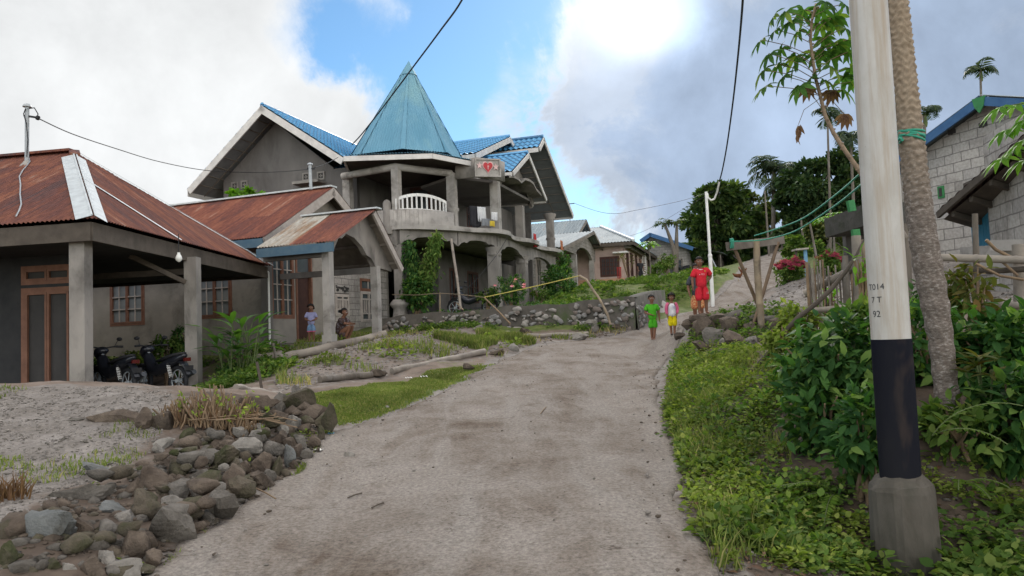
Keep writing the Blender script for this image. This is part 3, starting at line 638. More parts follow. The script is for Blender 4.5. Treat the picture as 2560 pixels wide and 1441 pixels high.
 yw = 14.3; xr_ = (190 - 1280) / 1900 * yw + .1; xl_ = xr_ - 8.6
 P0 = Vector((xl_, yw + 1.0, 0)); P1 = Vector((xr_, yw, 0)); ud = (P1 - P0).normalized(); n = Vector((ud.y, -ud.x, 0)); Lw = (P1 - P0).length
 def hx(px):
  d = ray(px, 800); t = (P0 - CAM).dot(n) / d.dot(n); return (CAM + d * t - P0).dot(ud)
 da, db = hx(52), hx(184)
 w = MB(); holes = [(da, db, zf, zf + 2.2), (da, db, zf + 2.26, zf + 2.62), (da - 2.3, da - .55, zf + .75, zf + 2.0)]
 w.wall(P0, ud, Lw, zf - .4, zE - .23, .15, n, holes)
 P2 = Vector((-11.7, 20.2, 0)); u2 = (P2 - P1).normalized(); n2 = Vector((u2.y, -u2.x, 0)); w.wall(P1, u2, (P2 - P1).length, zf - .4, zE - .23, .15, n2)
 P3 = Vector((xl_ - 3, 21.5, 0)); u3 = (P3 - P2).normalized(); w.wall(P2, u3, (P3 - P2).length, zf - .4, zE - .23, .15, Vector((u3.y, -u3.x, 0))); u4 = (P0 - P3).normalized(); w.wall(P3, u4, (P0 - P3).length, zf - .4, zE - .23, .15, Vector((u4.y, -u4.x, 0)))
 w.build('wall', mat('shade_dark_boards', (.036, .035, .035), (.024, .024, .025), 3, .85, .2), root)  # board colour taken near black to stand for the shaded interior
 Pf = lambda a, z: P0 + ud * a + Z * z - n * .03
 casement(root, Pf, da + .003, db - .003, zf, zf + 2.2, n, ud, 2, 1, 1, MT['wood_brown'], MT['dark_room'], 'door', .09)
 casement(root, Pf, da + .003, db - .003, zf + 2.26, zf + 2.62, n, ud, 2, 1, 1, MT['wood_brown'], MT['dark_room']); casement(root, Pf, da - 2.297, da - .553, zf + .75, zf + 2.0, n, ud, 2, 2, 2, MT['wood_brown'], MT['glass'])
 s = MB(); s.prism([Vector((p.x, p.y, zf)) for p in (C0 + (cen - C0) * .09, C1 + (cen - C1) * .09, C2 + (cen - C2) * .09, C3 + (cen - C3) * .09)], (0, 0, -.5)); s.build('floor_slab', MT['concrete'], root)
 lp = W(447, 645, 14.2); b = MB(); b.tube([lp + Z * .45, lp + Z * .09], .008, 5, 1); b.lathe(lp + Z * -.07, [(.012, -.01), (.05, .02), (.062, .06), (.05, .10), (.028, .14), (.026, .17)], 12); b.build('light_bulb', [MT['bulb'], MT['black']], root)
 b0 = W(67, 398, 15.9); b0.z -= .12; t0 = W(68, 268, 15.9)
 m = thing('power_mast', 'grey pipe mast with round cap standing on the rusty hip roof', 'mast', b0)
 b = MB(); b.tube([b0, t0], .043, 10); b.build('pipe', MT['steel'], m)
 b = MB(); b.lathe(t0, [(.09, 0), (.085, .03), (.06, .06), (.02, .075)], 12); b.build('cap', MT['steel'], m)
 b = MB(); ax = W(60, 287, 15.9); bx = W(92, 292, 15.9); b.beam(ax, bx, .03, .04); b.tube([bx - Z * .02, W(97, 296, 15.9)], .05, 8); b.build('bracket', MT['black'], m)
 b = MB(); b.lathe(b0 - Z * .12, [(.22, 0), (.17, .06), (.09, .14), (.05, .2)], 10); b.build('mortar_collar', MT['concrete_pale'], m)
 b = MB(); c = [W(72, 272, 15.86), W(86, 270, 15.86), W(95, 285, 15.86), W(93, 296, 15.86)]; b.tube(c, .012, 5); c = [W(64, 272, 15.84), W(59, 285, 15.84), W(66, 310, 15.84), W(70, 350, 15.84), W(67, 392, 15.84)]; b.tube(c, .011, 5); b.build('lead', MT['black'], m)
 def onroof(px, py):
  d = ray(px, py); t = (C1 - CAM).dot(nF) / d.dot(nF); return CAM + d * t + nF * .03
 b = MB(); b.tube([onroof(*p) for p in [(73, 395), (76, 408), (67, 420), (58, 430), (50, 445), (53, 465), (52, 490), (55, 515), (50, 530), (42, 545)]], .013, 5)
 tag(b.build('loose_cable', MT['steel'], None, onroof(60, 430)), 'thin grey cable trailing down the rusty hip roof below the mast', 'cable')
 return dict(C1=C1, C2=C2, zE=zE, mast=t0)
HH = hip_house()
def gable_house():
 A = W(668, 858, 21.0); F2 = Frame(A.x, A.y, 20.0); zb = 1.5; top = 4.52
 root = thing('gable_house', 'grey rendered house with red rusted gable roof and a small front porch', 'house', (A.x, A.y, zb))
 P = F2.P; u, v = F2.u, F2.v
 def lw(px, py): return F2.hitv(px, py, 0)
 holes = []; wins = []
 for (x0, x1, y0, y1) in [(275, 361, 690, 817), (493, 579, 672, 799)]:
  s0, z0 = lw(x0, y1); s1, z1 = lw(x1, y0); z1 = z0 + 1.72; holes.append((s0 + 9, s1 + 9, z0, z1)); wins.append((s0, s1, z0, z1))
 w = MB(); w.wall(P(-9, 0, 0), u, 9, zb - .9, top, .15, -v, holes)
 def fw(px, py): return F2.hits(px, py, 0)
 v0, z0 = fw(677, 797); v1, z1 = fw(734, 668); win3 = (v0, v1, z0, z0 + 1.95)
 d0 = fw(742, 850)[0]; d1 = fw(783, 850)[0]; zd = fw(742, 852)[1]
 door = (d0, d1, zb, zb + 2.75); vend = fw(975, 838)[0]
 a0, b0 = fw(838, 800); a1 = fw(873, 800)[0]; z4 = fw(850, 790)[1]; z4t = fw(850, 712)[1]
 a2 = fw(902, 800)[0]; a3 = fw(942, 800)[0]; z5 = fw(925, 805)[1]; z5t = fw(925, 698)[1]
 h2 = [(win3[0], win3[1], win3[2], win3[3]), door, (a0, a1, z4, z4t), (a2, a3, z5, z5t)]
 vm = fw(822, 800)[0]
 w.wall(P(0, 0, 0), v, vm, zb - .9, top, .15, u, [h for h in h2[:2]])
 w.wall(P(0, vend, 0), -u, 9, zb - .9, top, .15, v); w.wall(P(-9, vend, 0), -v, vend, zb - .9, top, .15, -u)
 rz = 6.25; w.prism([P(-.002, 0, top), P(-.002, vend, top), P(-.002, vend / 2, rz)], -u * .15)
 w.box((0, 0, 0), (.001, .001, .001)) if False else None
 w.build('wall', MT['plaster'], root)
 b = MB(); b.wall(P(0.0, vm, 0), v, vend - vm, zb - .9, top, .15, u, [(h[0] - vm, h[1] - vm, h[2], h[3]) for h in h2[2:]]); b.build('block_wall', MT['block'], root)
 b = MB(); b.obox(P(.02, .0, (zb - .9 + top) / 2), u * .11, v * .11, Z * (top - zb + .88) / 2); b.build('corner_post', MT['plaster_dark'], root)
 for (s0, s1, z0_, z1_) in wins:
  casement(root, lambda a, z: P(a, .02, z), s0 + .003, s1 - .003, z0_, z1_, -v, u, 2, 2, 4, MT['wood_brown'], MT['glass_pale'])
 casement(root, lambda a, z: P(-.02, a, z), win3[0] + .003, win3[1] - .003, win3[2], win3[3], u, v, 2, 2, 4, MT['wood_brown'], MT['glass'])
 for (x0, x1, zz0, zz1) in h2[2:]:
  casement(root, lambda a, z: P(-.02, a, z), x0 + .003, x1 - .003, zz0, zz0 + (zz1 - zz0) * .70, u, v, 2, 1, 1, MT['wood_pale'], MT['glass'], style='slots', fw=.05, out=.05)
 o = casement(root, lambda a, z: P(-.02, a, z), a2 + .003, a3 - .003, z5 + (z5t - z5) * .705, z5t, u, v, 1, 2, 1, MT['wood_brown'], MT['glass'], fw=.05)
 b = MB(); g = np.random.default_rng(3); zz = z4 + (z4t - z4) * .72
 b.obox(P(.0, (a0 + a1) / 2, (zz + z4t) / 2), u * .03, v * ((a1 - a0) / 2 - .004), Z * ((z4t - zz) / 2 - .004), m=0)
 for i in range(26):
  c = P(.04, a0 + .06 + (a1 - a0 - .12) * g.random(), zz + .05 + (z4t - zz - .1) * g.random()); b.obox(c, u * .012, v * g.uniform(.02, .06), Z * g.uniform(.015, .035), m=1)
 b.build('carved_vent', [MT['concrete_pale'], MT['dark_room']], root)
 b = MB();
 for (x, y, zq, zr) in ((d0, d0 + .07, zb, zb + 2.75), (d1 - .07, d1, zb, zb + 2.75)): b.obox(P(-.04, (x + y) / 2, (zq + zr) / 2), u * .07, v * .034, Z * (zr - zq) / 2)
 b.obox(P(-.04, (d0 + d1) / 2, zb + 2.10), u * .07, v * ((d1 - d0) / 2 - .07), Z * .04); b.obox(P(-.04, (d0 + d1) / 2, zb + 2.71), u * .07, v * ((d1 - d0) / 2 - .07), Z * .04)
 dr = b.build('door', MT['wood_brown'], root)
 b = MB(); b.obox(P(-.09, (d0 + d1) / 2, zb + 1.04), u * .02, v * ((d1 - d0) / 2 - .075), Z * 1.02)
 for k in range(2): b.obox(P(-.066, (d0 + d1) / 2, zb + .55 + k * .95), u * .006, v * ((d1 - d0) / 2 - .2), Z * .34)
 b.build('leaf', mat('dark_red_brown_door', (.045, .020, .016), (.06, .028, .02), 6, .6, .1), dr)
 b = MB(); b.obox(P(-.07, (d0 + d1) / 2, zb + 2.4), u * .006, v * ((d1 - d0) / 2 - .07), Z * .27); b.build('fanlight', MT['glass'], dr)
 E0 = F2.hits(658, 594, 0); e = W(660, 592, 20.3); eu, ev = (Vector((e.x, e.y, 0)) - F2.o).dot(u), (Vector((e.x, e.y, 0)) - F2.o).dot(v); ez = e.z
 ru, rv_ = eu, ev + 3.35; q = F2.hits(835, 467, ru); rv_, rz2 = q[0], q[1]
 bv = 2 * rv_ - ev
 r = MB(); r.sheet([P(eu, ev, ez), P(eu, rv_, rz2), P(eu - 11, rv_, rz2), P(eu - 11, ev, ez)], period=.09, amp=.014); r.sheet([P(eu, bv, ez), P(eu, rv_, rz2), P(eu - 11, rv_, rz2), P(eu - 11, bv, ez)], period=.09, amp=.014)
 roof = r.build('roof', MT['rust_red'], root)
 f = MB(); f.beam(P(eu, rv_, rz2 + .03), P(eu - 11, rv_, rz2 + .03), .34, .05); f.build('ridge_cap', MT['zinc'], roof)
 f = MB(); sl = (P(0, rv_, rz2) - P(0, ev, ez)).normalized()
 f.beam(P(eu - .03, ev, ez - .03), P(eu - .03, rv_ - .02, rz2 - .03), .05, .27, Z.cross(u).cross(sl) if False else Z); f.beam(P(eu - .03, bv, ez - .03), P(eu - .03, rv_ + .02, rz2 - .03), .05, .27)
 f.build('bargeboard', MT['wood_pale'], root)
 f = MB(); f.beam(P(eu - .06, ev + .03, ez - .03), P(eu - 11, ev + .03, ez - .03), .04, .24); f.beam(P(eu - .06, bv - .03, ez - .03), P(eu - 11, bv - .03, ez - .03), .04, .24); f.build('fascia', MT['blue_fascia'], root)
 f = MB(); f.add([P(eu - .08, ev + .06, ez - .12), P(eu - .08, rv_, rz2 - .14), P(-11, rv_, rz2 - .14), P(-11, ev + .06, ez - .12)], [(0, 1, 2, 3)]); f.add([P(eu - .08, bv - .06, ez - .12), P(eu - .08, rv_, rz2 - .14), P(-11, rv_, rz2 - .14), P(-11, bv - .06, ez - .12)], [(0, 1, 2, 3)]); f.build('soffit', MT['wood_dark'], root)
 pF = W(836, 602, 18.0); fu, fv = (Vector((pF.x, pF.y, 0)) - F2.o).dot(u), (Vector((pF.x, pF.y, 0)) - F2.o).dot(v); fz = pF.z
 av, az_ = F2.hits(940, 523, fu); kv, kz = F2.hits(1010, 668, fu)
 bu = F2.hitv(640, 625, fv)[0]
 r = MB(); xs_ = bu + (fu - bu) * .42
 r.sheet([P(xs_, fv, fz), P(fu, fv, fz), P(fu, av, az_), P(xs_ - .02, av, az_)], period=.09, amp=.014, m=0); r.sheet([P(bu, fv, fz), P(xs_, fv, fz), P(xs_ - .02, av, az_), P(bu, av, az_)], period=.09, amp=.014, m=1)
 r.sheet([P(bu, av, az_), P(fu, av, az_), P(fu, kv, kz), P(bu, kv, kz)], period=.09, amp=.014, m=0)
 pr = r.build('porch_roof', [MT['rust_pale'], MT['zinc_worn']], root)
 f = MB(); f.beam(P(bu, av, az_ + .035), P(fu + .1, av, az_ + .035), .26, .04); f.build('ridge_cap', MT['zinc'], pr)
 f = MB(); f.beam(P(bu, fv + .03, fz - .03), P(fu - .05, fv + .03, fz - .03), .05, .22); f.build('fascia', MT['blue_fascia'], root)
 f = MB(); f.beam(P(fu - .04, kv, kz - .03), P(fu - .04, av, az_ - .05), .07, .16); f.build('bargeboard', MT['wood_pale'], root)
 f = MB(); f.add([P(bu, av, az_ - .05), P(fu - .1, av, az_ - .05), P(fu - .1, kv - .04, kz - .05), P(bu, kv - .04, kz - .05)], [(0, 1, 2, 3)])
 for k in range(3):
  t = .2 + .33 * k; f.beam(P(bu, av + (kv - av) * t, az_ + (kz - az_) * t - .06), P(fu - .1, av + (kv - av) * t, az_ + (kz - az_) * t - .06), .07, .07)
 f.build('soffit', MT['wood_grey'], root)
 c1 = F2.hits(829, 800, fu - .35)[0]; c2 = F2.hits(947, 780, fu - .35)[0]; gz0 = F2.hits(829, 618, fu - .35)[1]; ga = av
 s0 = fu - .35; gt = lambda vv: (fz + (az_ - fz) * (vv - fv) / (av - fv) if vv < av else az_ + (kz - az_) * (vv - av) / (kv - av)) - .05
 lo = gz0 - .08; m1, m2 = c1 + .35, c2 - .25
 prof = [(fv + .12, gt(fv + .12)), (av, gt(av)), (kv - .1, gt(kv - .1)), (kv - .1, gt(kv - .1) - .16), (c2 + .12, lo - .28), (c2 - .12, lo - .25), (c2 - .3, lo - .05), (c2 - .55, lo + .02), (c2 - .75, lo + .22), ((c1 + c2) / 2, lo + .42), (c1 + .75, lo + .48), (c1 + .55, lo + .34), (c1 + .4, lo + .34), (c1 + .2, lo + .05), (c1 - .12, lo), (fv + .12, gt(fv + .12) - .1)]
 b = MB(); b.prism([P(s0, a, z) for a, z in prof], -u * .14); b.build('porch_gable', MT['concrete'], root)
 g = np.random.default_rng(9)
 for (cv, tz_) in ((c1, lo), (c2, lo - .25)):
  b = MB(); zg = 1.35; b.obox(P(s0 - .07, cv, (zg + tz_ + .02) / 2), u * .10, v * .10, Z * (tz_ + .02 - zg) / 2); b.obox(P(s0 - .07, cv, zg + .2), u * .13, v * .13, Z * .18); b.build('column', MT['concrete_pale'], root)
 b = MB(); b.beam(P(s0 - .07, c1, lo), P(bu, c1, lo), .12, .16); b.beam(P(s0 - .14, c2, lo - .25), P(.0, c2, lo - .25), .12, .16); b.build('beam', MT['plaster_dark'], root)
 b = MB(); b.prism([P(.12, -.1, 1.56), P(fu - .2, c1 - .25, 1.56), P(fu - .2, vend, 1.56), P(.004, vend, 1.56)], (0, 0, -.7)); b.build('porch_floor', MT['concrete'], root)
 p0 = W(671, 682, 20.6); b = MB(); b.tube([p0, p0 - Z * 1.95], .028, 8); b.tube([p0, p0 + Z * .1 + u * -.12], .028, 8); b.build('drain_pipe', MT['white_paint'], root)
 b0 = W(777, 462, 22.8); t0 = W(775, 413, 22.8)
 m = thing('power_mast', 'short grey pipe mast standing on the ridge of the red gable roof', 'mast', b0 - Z * .1)
 b = MB(); b.tube([b0 - Z * .15, t0], .05, 8); b.build('pipe', MT['steel'], m); b = MB(); b.lathe(t0, [(.09, 0), (.08, .04), (.03, .07)], 10); b.build('cap', MT['steel'], m); b = MB(); b.beam(W(768, 420, 22.8), W(787, 420, 22.8), .04, .05); b.build('bracket', MT['black'], m)
 return dict(F=F2, P=P, mast=t0, fu=fu, fv=fv, c1=c1, c2=c2)
GH = gable_house()
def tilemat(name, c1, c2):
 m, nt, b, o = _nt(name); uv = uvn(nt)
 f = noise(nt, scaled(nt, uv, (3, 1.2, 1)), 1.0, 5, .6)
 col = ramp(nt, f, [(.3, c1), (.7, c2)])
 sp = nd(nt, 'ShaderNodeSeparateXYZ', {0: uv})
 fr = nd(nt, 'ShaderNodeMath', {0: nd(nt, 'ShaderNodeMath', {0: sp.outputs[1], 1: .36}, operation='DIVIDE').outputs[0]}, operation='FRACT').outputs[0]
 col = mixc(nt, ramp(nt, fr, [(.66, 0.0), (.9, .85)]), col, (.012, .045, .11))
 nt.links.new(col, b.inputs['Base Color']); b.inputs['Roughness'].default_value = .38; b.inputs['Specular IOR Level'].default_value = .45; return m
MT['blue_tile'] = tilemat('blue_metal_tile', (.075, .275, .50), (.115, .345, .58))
MT['turq'] = mat('faded_turquoise_iron', (.10, .235, .325), (.135, .28, .375), 1.5, .7, .08, 30, spec=.12, c3=(.17, .31, .35), scale3=.7, stretch=(1, 1, .3))
MT['soffit'] = mat('grey_soffit_board', (.20, .205, .21), (.16, .165, .17), 2.5, .8, .1)
MT['wood_red'] = mat('red_brown_door', (.10, .045, .035), (.07, .034, .028), 6, .6, .1)
MT['red_sign'] = mat('red_heart_paint', (.42, .035, .04), (.34, .03, .035), 6, .5, .1)
MT['pale_sign'] = mat('pale_pink_relief', (.62, .42, .40), (.5, .35, .33), 6, .7, .1)
T3 = Frame(-9.1, 27.7, 18.0)
def tower_house():
 P, u, v = T3.P, T3.u, T3.v; zg, zs = 2.1, 5.38
 root = thing('tower_house', 'unfinished two storey concrete house with blue tiled gables and a pointed turquoise tower', 'house', P(3, 5, zg))
 ez, rz = 7.75, 10.35
 sL, sR = -2.45, 3.43
 b = MB(); zr0 = 10.0
 b.wall(P(sL, 1, 0), u, sR - sL, zg - .5, 7.6, .18, -v); b.prism([P(sL, 1.002, 7.6), P(2.45, 1.002, 7.6), P(2.45, 1.002, 8.0), P(0, 1.002, zr0), P(sL, 1.002, 8.0)], v * .18); b.wall(P(2.45, 1.003, 0), u, sR - 2.45, 7.602, 7.95, .18, -v)
 b.wall(P(sL, 1.19, 0), v, 13, zg - .5, 7.9, .18, -u)
 b.wall(P(sR, 1.0, 0), v, 3.0, zs, 7.7, .18, u)
 b.wall(P(5.2, 4.0, 0), v, 10, zg - .5, zs - .3, .18, u, [(1.2, 2.2, zg, zg + 2.3), (3.2, 4.6, zg + .9, zg + 2.3), (6.0, 7.0, zg, zg + 2.3)])
 b.wall(P(5.2, 4.0, 0), v, 10, zs, 7.9, .18, u, [(1.0, 2.0, zs + .05, zs + 2.2), (3.4, 4.6, zs + .9, zs + 2.2)])
 b.wall(P(sR, 4.0, 0), u, 5.2 - sR, zg - .5, zs - .3, .18, -v, [(.4, 1.5, zg + .9, zg + 2.3)]); b.wall(P(sR, 4.0, 0), u, 5.2 - sR, zs, 7.9, .18, -v, [(.7, 1.6, zs, zs + 2.2)])
 b.wall(P(sL, 14.2, 0), u, 8.6, zg - .5, 7.9, .18, v)
 b.build('wall', MT['plaster_dark'], root)
 for (s, n, sd, a0, a1, z0, z1, nm) in [(5.2, u, v, 5.2, 6.2, zg, zg + 2.3, 'door'), (5.2, u, v, 7.2, 8.6, zg + .9, zg + 2.3, 'window'), (5.2, u, v, 10, 11, zg, zg + 2.3, 'door'), (5.2, u, v, 5.0, 6.0, zs + .05, zs + 2.2, 'door'), (5.2, u, v, 7.4, 8.6, zs + .9, zs + 2.2, 'window')]:
  casement(root, lambda a, z: P(s - .03, a, z), a0 + .003, a1 - .003, z0, z1, n, sd, 2, 1 if nm == 'door' else 2, 2, MT['wood_red'], MT['glass'], nm)
 casement(root, lambda a, z: P(a, 4.03, z), sR + .403, sR + 1.497, zg + .9, zg + 2.3, -v, u, 2, 2, 2, MT['wood_grey'], MT['glass'])
 casement(root, lambda a, z: P(a, 4.03, z), sR + .703, sR + 1.597, zs, zs + 2.2, -v, u, 1, 1, 2, MT['wood_red'], MT['glass'], 'door')
 for (px, py) in [(766, 443), (803, 440), (588, 466), (612, 462)]:
  s, z = T3.hitv(px, py, 1.0); f = MB(); c = P(s, .985, z)
  for q in (-1, 1): f.obox(c + u * q * .13, u * .03, v * .03, Z * .16); f.obox(c + Z * q * .13, u * .10, v * .03, Z * .03)
  f.obox(c, u * .10, v * .012, Z * .10, m=1); f.obox(c - v * .004, u * .02, v * .02, Z * .07); f.obox(c - v * .004, u * .07, v * .02, Z * .02); f.build('vent_block', [MT['concrete'], MT['dark_room']], root)
 s, z = T3.hitv(783, 461, 1.0); f = MB(); f.obox(P(s, .72, z), u * .55, v * .28, Z * .05); f.build('ledge', MT['concrete'], root)
 def gable_roof(name, axis, a0, a1, prof, fas=.2, rear=True, side_eaves=True, barge_ends=(0,)):
  """prof: (eave, ridge, eave) as (across, z); a0 is the end that shows its gable"""
  G = (lambda along, ac, z: P(ac, along, z)) if axis == 'v' else (lambda along, ac, z: P(along, ac, z))
  (e0, z0), (r0, zr), (e1, z1) = prof
  m = MB(); m.sheet([G(a0, e0, z0), G(a0, r0, zr), G(a1, r0, zr), G(a1, e0, z0)], 'tile', period=.24, amp=.034, per=6); m.sheet([G(a0, e1, z1), G(a0, r0, zr), G(a1, r0, zr), G(a1, e1, z1)], 'tile', period=.24, amp=.034, per=6)
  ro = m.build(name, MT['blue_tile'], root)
  f = MB(); f.tube([G(a0, r0, zr + .03), G(a1, r0, zr + .03)], .09, 8); f.build('ridge_cap', MT['blue_tile'], ro)
  al = (G(1, 0, 0) - G(0, 0, 0)) * (1 if a1 > a0 else -1)
  f = MB(); o = -al * .03
  f.beam(G(a0, e0, z0) + o, G(a0, r0, zr) + o, .05, fas, drop=.01); f.beam(G(a0, e1, z1) + o, G(a0, r0, zr) + o, .05, fas, drop=.01)
  f.build('bargeboard', MT['white_fascia'], ro)
  f = MB(); f.beam(G(a0, e0, z0) + al * .01, G(a1, e0, z0), .04, fas, drop=.02); f.build('fascia', MT['white_fascia'], ro); f = MB(); f.beam(G(a0, e1, z1) + al * .01, G(a1, e1, z1), .04, fas, drop=.02); f.build('fascia', MT['white_fascia'], ro)
  f = MB(); d = .12
  for (e, zz) in ((e0, z0), (e1, z1)):
   q = [G(a0, e, zz - d), G(a0, r0, zr - d), G(a1, r0, zr - d), G(a1, e, zz - d)]; f.add(q, [(0, 1, 2, 3)])
   n = 9
   for k in range(1, n):
    t = k / n; pa, pb = G(a0, e + (r0 - e) * t, zz + (zr - zz) * t - d), G(a0, e + (r0 - e) * t, zz + (zr - zz) * t - d); L = min(abs(a1 - a0), 3.0)
    f.beam(pa + al * .05, pb + al * L, .035, .03, m=1)
   for q2 in (.9,): f.beam(G(a0, e, zz - d) + al * q2, G(a0, r0, zr - d) + al * q2, .035, .03, m=1)
  f.build('soffit', [MT['soffit'], MT['wood_grey']], ro); return ro
 a = T3.hitv(655, 264, 0.0); l = T3.hitv(469, 474, 0.0); r = T3.hitv(862, 396, 0.0)
 gable_roof('main_roof', 'v', 0.0, 14.8, (l, a, r), .25)
 g1a = T3.hits(1274, 343, 7.0); g1l = T3.hits(1187, 384, 7.0)
 gable_roof('cross_roof', 'u', 7.0, .5, (g1l, g1a, (2 * g1a[0] - g1l[0], g1l[1])), .22)
 g2a = T3.hits(1358, 343, 8.3); g2r = T3.hits(1432, 537, 8.3); g2l = T3.hits(1346, 368, 8.3)
 gable_roof('front_roof', 'u', 8.3, 1.5, (g2l, g2a, g2r), .2)
 g3a = T3.hits(1320, 383, 8.7); g3l = T3.hits(1280, 429, 8.7); g3r = T3.hits(1365, 497, 8.7)
 gable_roof('porch_roof', 'u', 8.7, 6.3, (g3l, g3a, g3r), .16)
 s0 = 8.15; lo = 6.95; tri = [(g3l[0] + .25, g3l[1] - .1), (g3a[0], g3a[1] - .18), (g3r[0] - .25, g3r[1] - .1), (g3r[0] - .25, lo)]
 wave = [(1343, 492), (1330, 478), (1322, 462), (1312, 455), (1302, 452), (1292, 460), (1284, 452), (1272, 446), (1260, 446)]
 tri += [T3.hits(x, y, s0) for x, y in wave if T3.hits(x, y, s0)[0] > g3l[0] + .2]; tri.append((g3l[0] + .25, lo + .25))
 f = MB(); f.prism([P(s0, a_, z_) for a_, z_ in tri], -u * .14); f.build('porch_gable', MT['concrete'], root)
 f = MB(); wv = [T3.hits(x, y, s0 + .3) for x, y in wave]
 for i in range(len(wv) - 1):
  p_, q_ = wv[i], wv[i + 1]; f.add([P(s0 + .5, *p_), P(s0 + .5, *q_), P(s0 - 1.9, *q_), P(s0 - 1.9, *p_)], [(0, 1, 2, 3)], True); f.add([P(s0 + .5, p_[0], p_[1] + .09), P(s0 + .5, q_[0], q_[1] + .09), P(s0 - 1.9, q_[0], q_[1] + .09), P(s0 - 1.9, p_[0], p_[1] + .09)], [(3, 2, 1, 0)], True)
  f.add([P(s0 + .5, *p_), P(s0 + .5, *q_), P(s0 + .5, q_[0], q_[1] + .09), P(s0 + .5, p_[0], p_[1] + .09)], [(0, 1, 2, 3)])
 f.build('canopy', MT['concrete'], root)
 zb = 7.75; cx, cy = -3.78, 27.95
 B = [Wz(857, 388, zb), Wz(1082, 381, zb), Wz(1180, 401, zb)]
 B += [Vector((-1.7, 30.3, zb)), Vector((-4.3, 31.0, zb)), Vector((-6.0, 29.3, zb))]
 oct_ = lambda R_, z_, off=.10: [Vector((cx + R_ * math.cos(off + math.pi * 2 * k / 8), cy + R_ * math.sin(off + math.pi * 2 * k / 8), z_)) for k in range(8)]
 apex = W(1022, 156, cy)
 base = oct_(2.18, 8.07)
 t = MB()
 for k in range(8): t.sheet([base[k], base[(k + 1) % 8], apex], period=.10, amp=.010, rows=4)
 tw = t.build('tower_roof', MT['turq'], root)
 t = MB()
 for k in range(8):
  a_, b_ = base[k], apex; n = (a_ - Vector((cx, cy, a_.z))).normalized(); s_ = (b_ - a_).cross(n).normalized() * .085
  o = n * .022; t.add([a_ + s_ + o, a_ - s_ + o, b_ - s_ * .2 + o * .5, b_ + s_ * .2 + o * .5], [(0, 1, 2, 3)])
 for (fr, w_) in ((.90, .36),):
  rr = [base[k].lerp(apex, .86) * 1.0 for k in range(8)]; cc = Vector((cx, cy, 0))
  rr = [p + (p - Vector((cx, cy, p.z))).normalized() * .04 for p in rr]
  for k in range(8): t.add([rr[k], rr[(k + 1) % 8], apex + Z * .06], [(0, 1, 2)])
 t.build('seam_cap', MT['turq'], tw)
 t = MB(); in8 = oct_(2.12, 8.14); n6 = len(B)
 ang = lambda p: math.atan2(p.y - cy, p.x - cx)
 for k in range(n6):
  p, q = B[k], B[(k + 1) % n6]
  pi_ = Vector((cx, cy, 8.0)) + (Vector((p.x - cx, p.y - cy, 0))).normalized() * 1.98; qi = Vector((cx, cy, 8.0)) + (Vector((q.x - cx, q.y - cy, 0))).normalized() * 1.98
  t.sheet([p, q, qi, pi_], period=.10, amp=.014, rows=2)
 t.build('skirt', MT['turq'], tw)
 t = MB()
 for k in range(n6):
  p, q = B[k], B[(k + 1) % n6]; c_ = Vector((cx, cy, zb)); p = p + (c_ - p) * .015; q = q + (c_ - q) * .015
  t.beam(p - Z * .035, q - Z * .035, .05, .17)
 t.build('fascia', MT['white_fascia'], tw)
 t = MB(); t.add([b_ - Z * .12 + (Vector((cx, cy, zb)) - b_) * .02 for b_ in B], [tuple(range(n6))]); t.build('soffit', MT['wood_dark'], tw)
 ring = [P(sR, 0.0, 0), P(5.72, -.45, 0), P(7.03, 1.34, 0)]
 rb = MB(); zr_ = [W(866, 441, P(sR, 0, 0).y).z, W(998, 417, P(5.72, -.45, 0).y).z, W(1136, 434, P(7.03, 1.34, 0).y).z]
 pts = [Vector((p.x, p.y, z_)) for p, z_ in zip(ring, zr_)]
 rb.tube(pts, .125, 10); rb.build('ring_beam', MT['concrete_pale'], root)
 cols = [(P(5.72, -.40, 0), .13, zr_[1]), (P(7.03, 1.34, 0), .15, zr_[2]), (P(sR + .02, .3, 0), .14, zr_[0]), (P(8.1, 2.95, 0), .16, 7.35), (P(7.9, 6.6, 0), .16, 6.9), (P(7.85, 11.6, 0), .16, 7.3)]
 for i, (p, w, zt) in enumerate(cols):
  c = MB(); p = Vector((p.x, p.y, 0)); c.obox(p + Z * (zs + zt) / 2, u * w, v * w, Z * (zt - zs) / 2)
  if i in (1, 5): c.lathe((p.x, p.y, zs + .02), [(.22, 0), (.2, .1), (.18, .55), (.23, .62), (.23, .7)], 12)
  if i == 5: c.lathe((p.x, p.y, zt - .45), [(.17, 0), (.2, .12), (.3, .3), (.32, .4)], 12)
  c.build('column', MT['concrete_pale'] if i < 4 else MT['concrete'], root)
 edge = [P(sR, .9, 0), P(sR - .1, -.1, 0), P(5.2, -.65, 0), P(6.0, -.62, 0), P(6.75, .0, 0), P(7.35, .75, 0), P(7.75, 1.5, 0), P(8.35, 2.2, 0), P(8.55, 3.1, 0), P(8.35, 4.0, 0), P(8.3, 4.8, 0), P(8.6, 5.8, 0), P(8.6, 6.9, 0), P(8.25, 7.7, 0), P(8.3, 8.8, 0), P(8.6, 9.8, 0), P(8.55, 11.2, 0), P(8.4, 11.8, 0), P(8.2, 12.1, 0), P(sR, 12.1, 0)]
 def smooth_line(pts, n=5):
  out = []
  for i in range(len(pts) - 1):
   p0, p1, p2, p3 = pts[max(i - 1, 0)], pts[i], pts[i + 1], pts[min(i + 2, len(pts) - 1)]
   for k in range(n):
    t_ = k / n; out.append(.5 * ((2 * p1) + (p2 - p0) * t_ + (2 * p0 - 5 * p1 + 4 * p2 - p3) * t_ ** 2 + (3 * p1 - p0 - 3 * p2 + p3) * t_ ** 3))
  return out + [pts[-1]]
 oute = smooth_line(edge[2:18])
 outl = edge[:2] + oute + edge[18:]
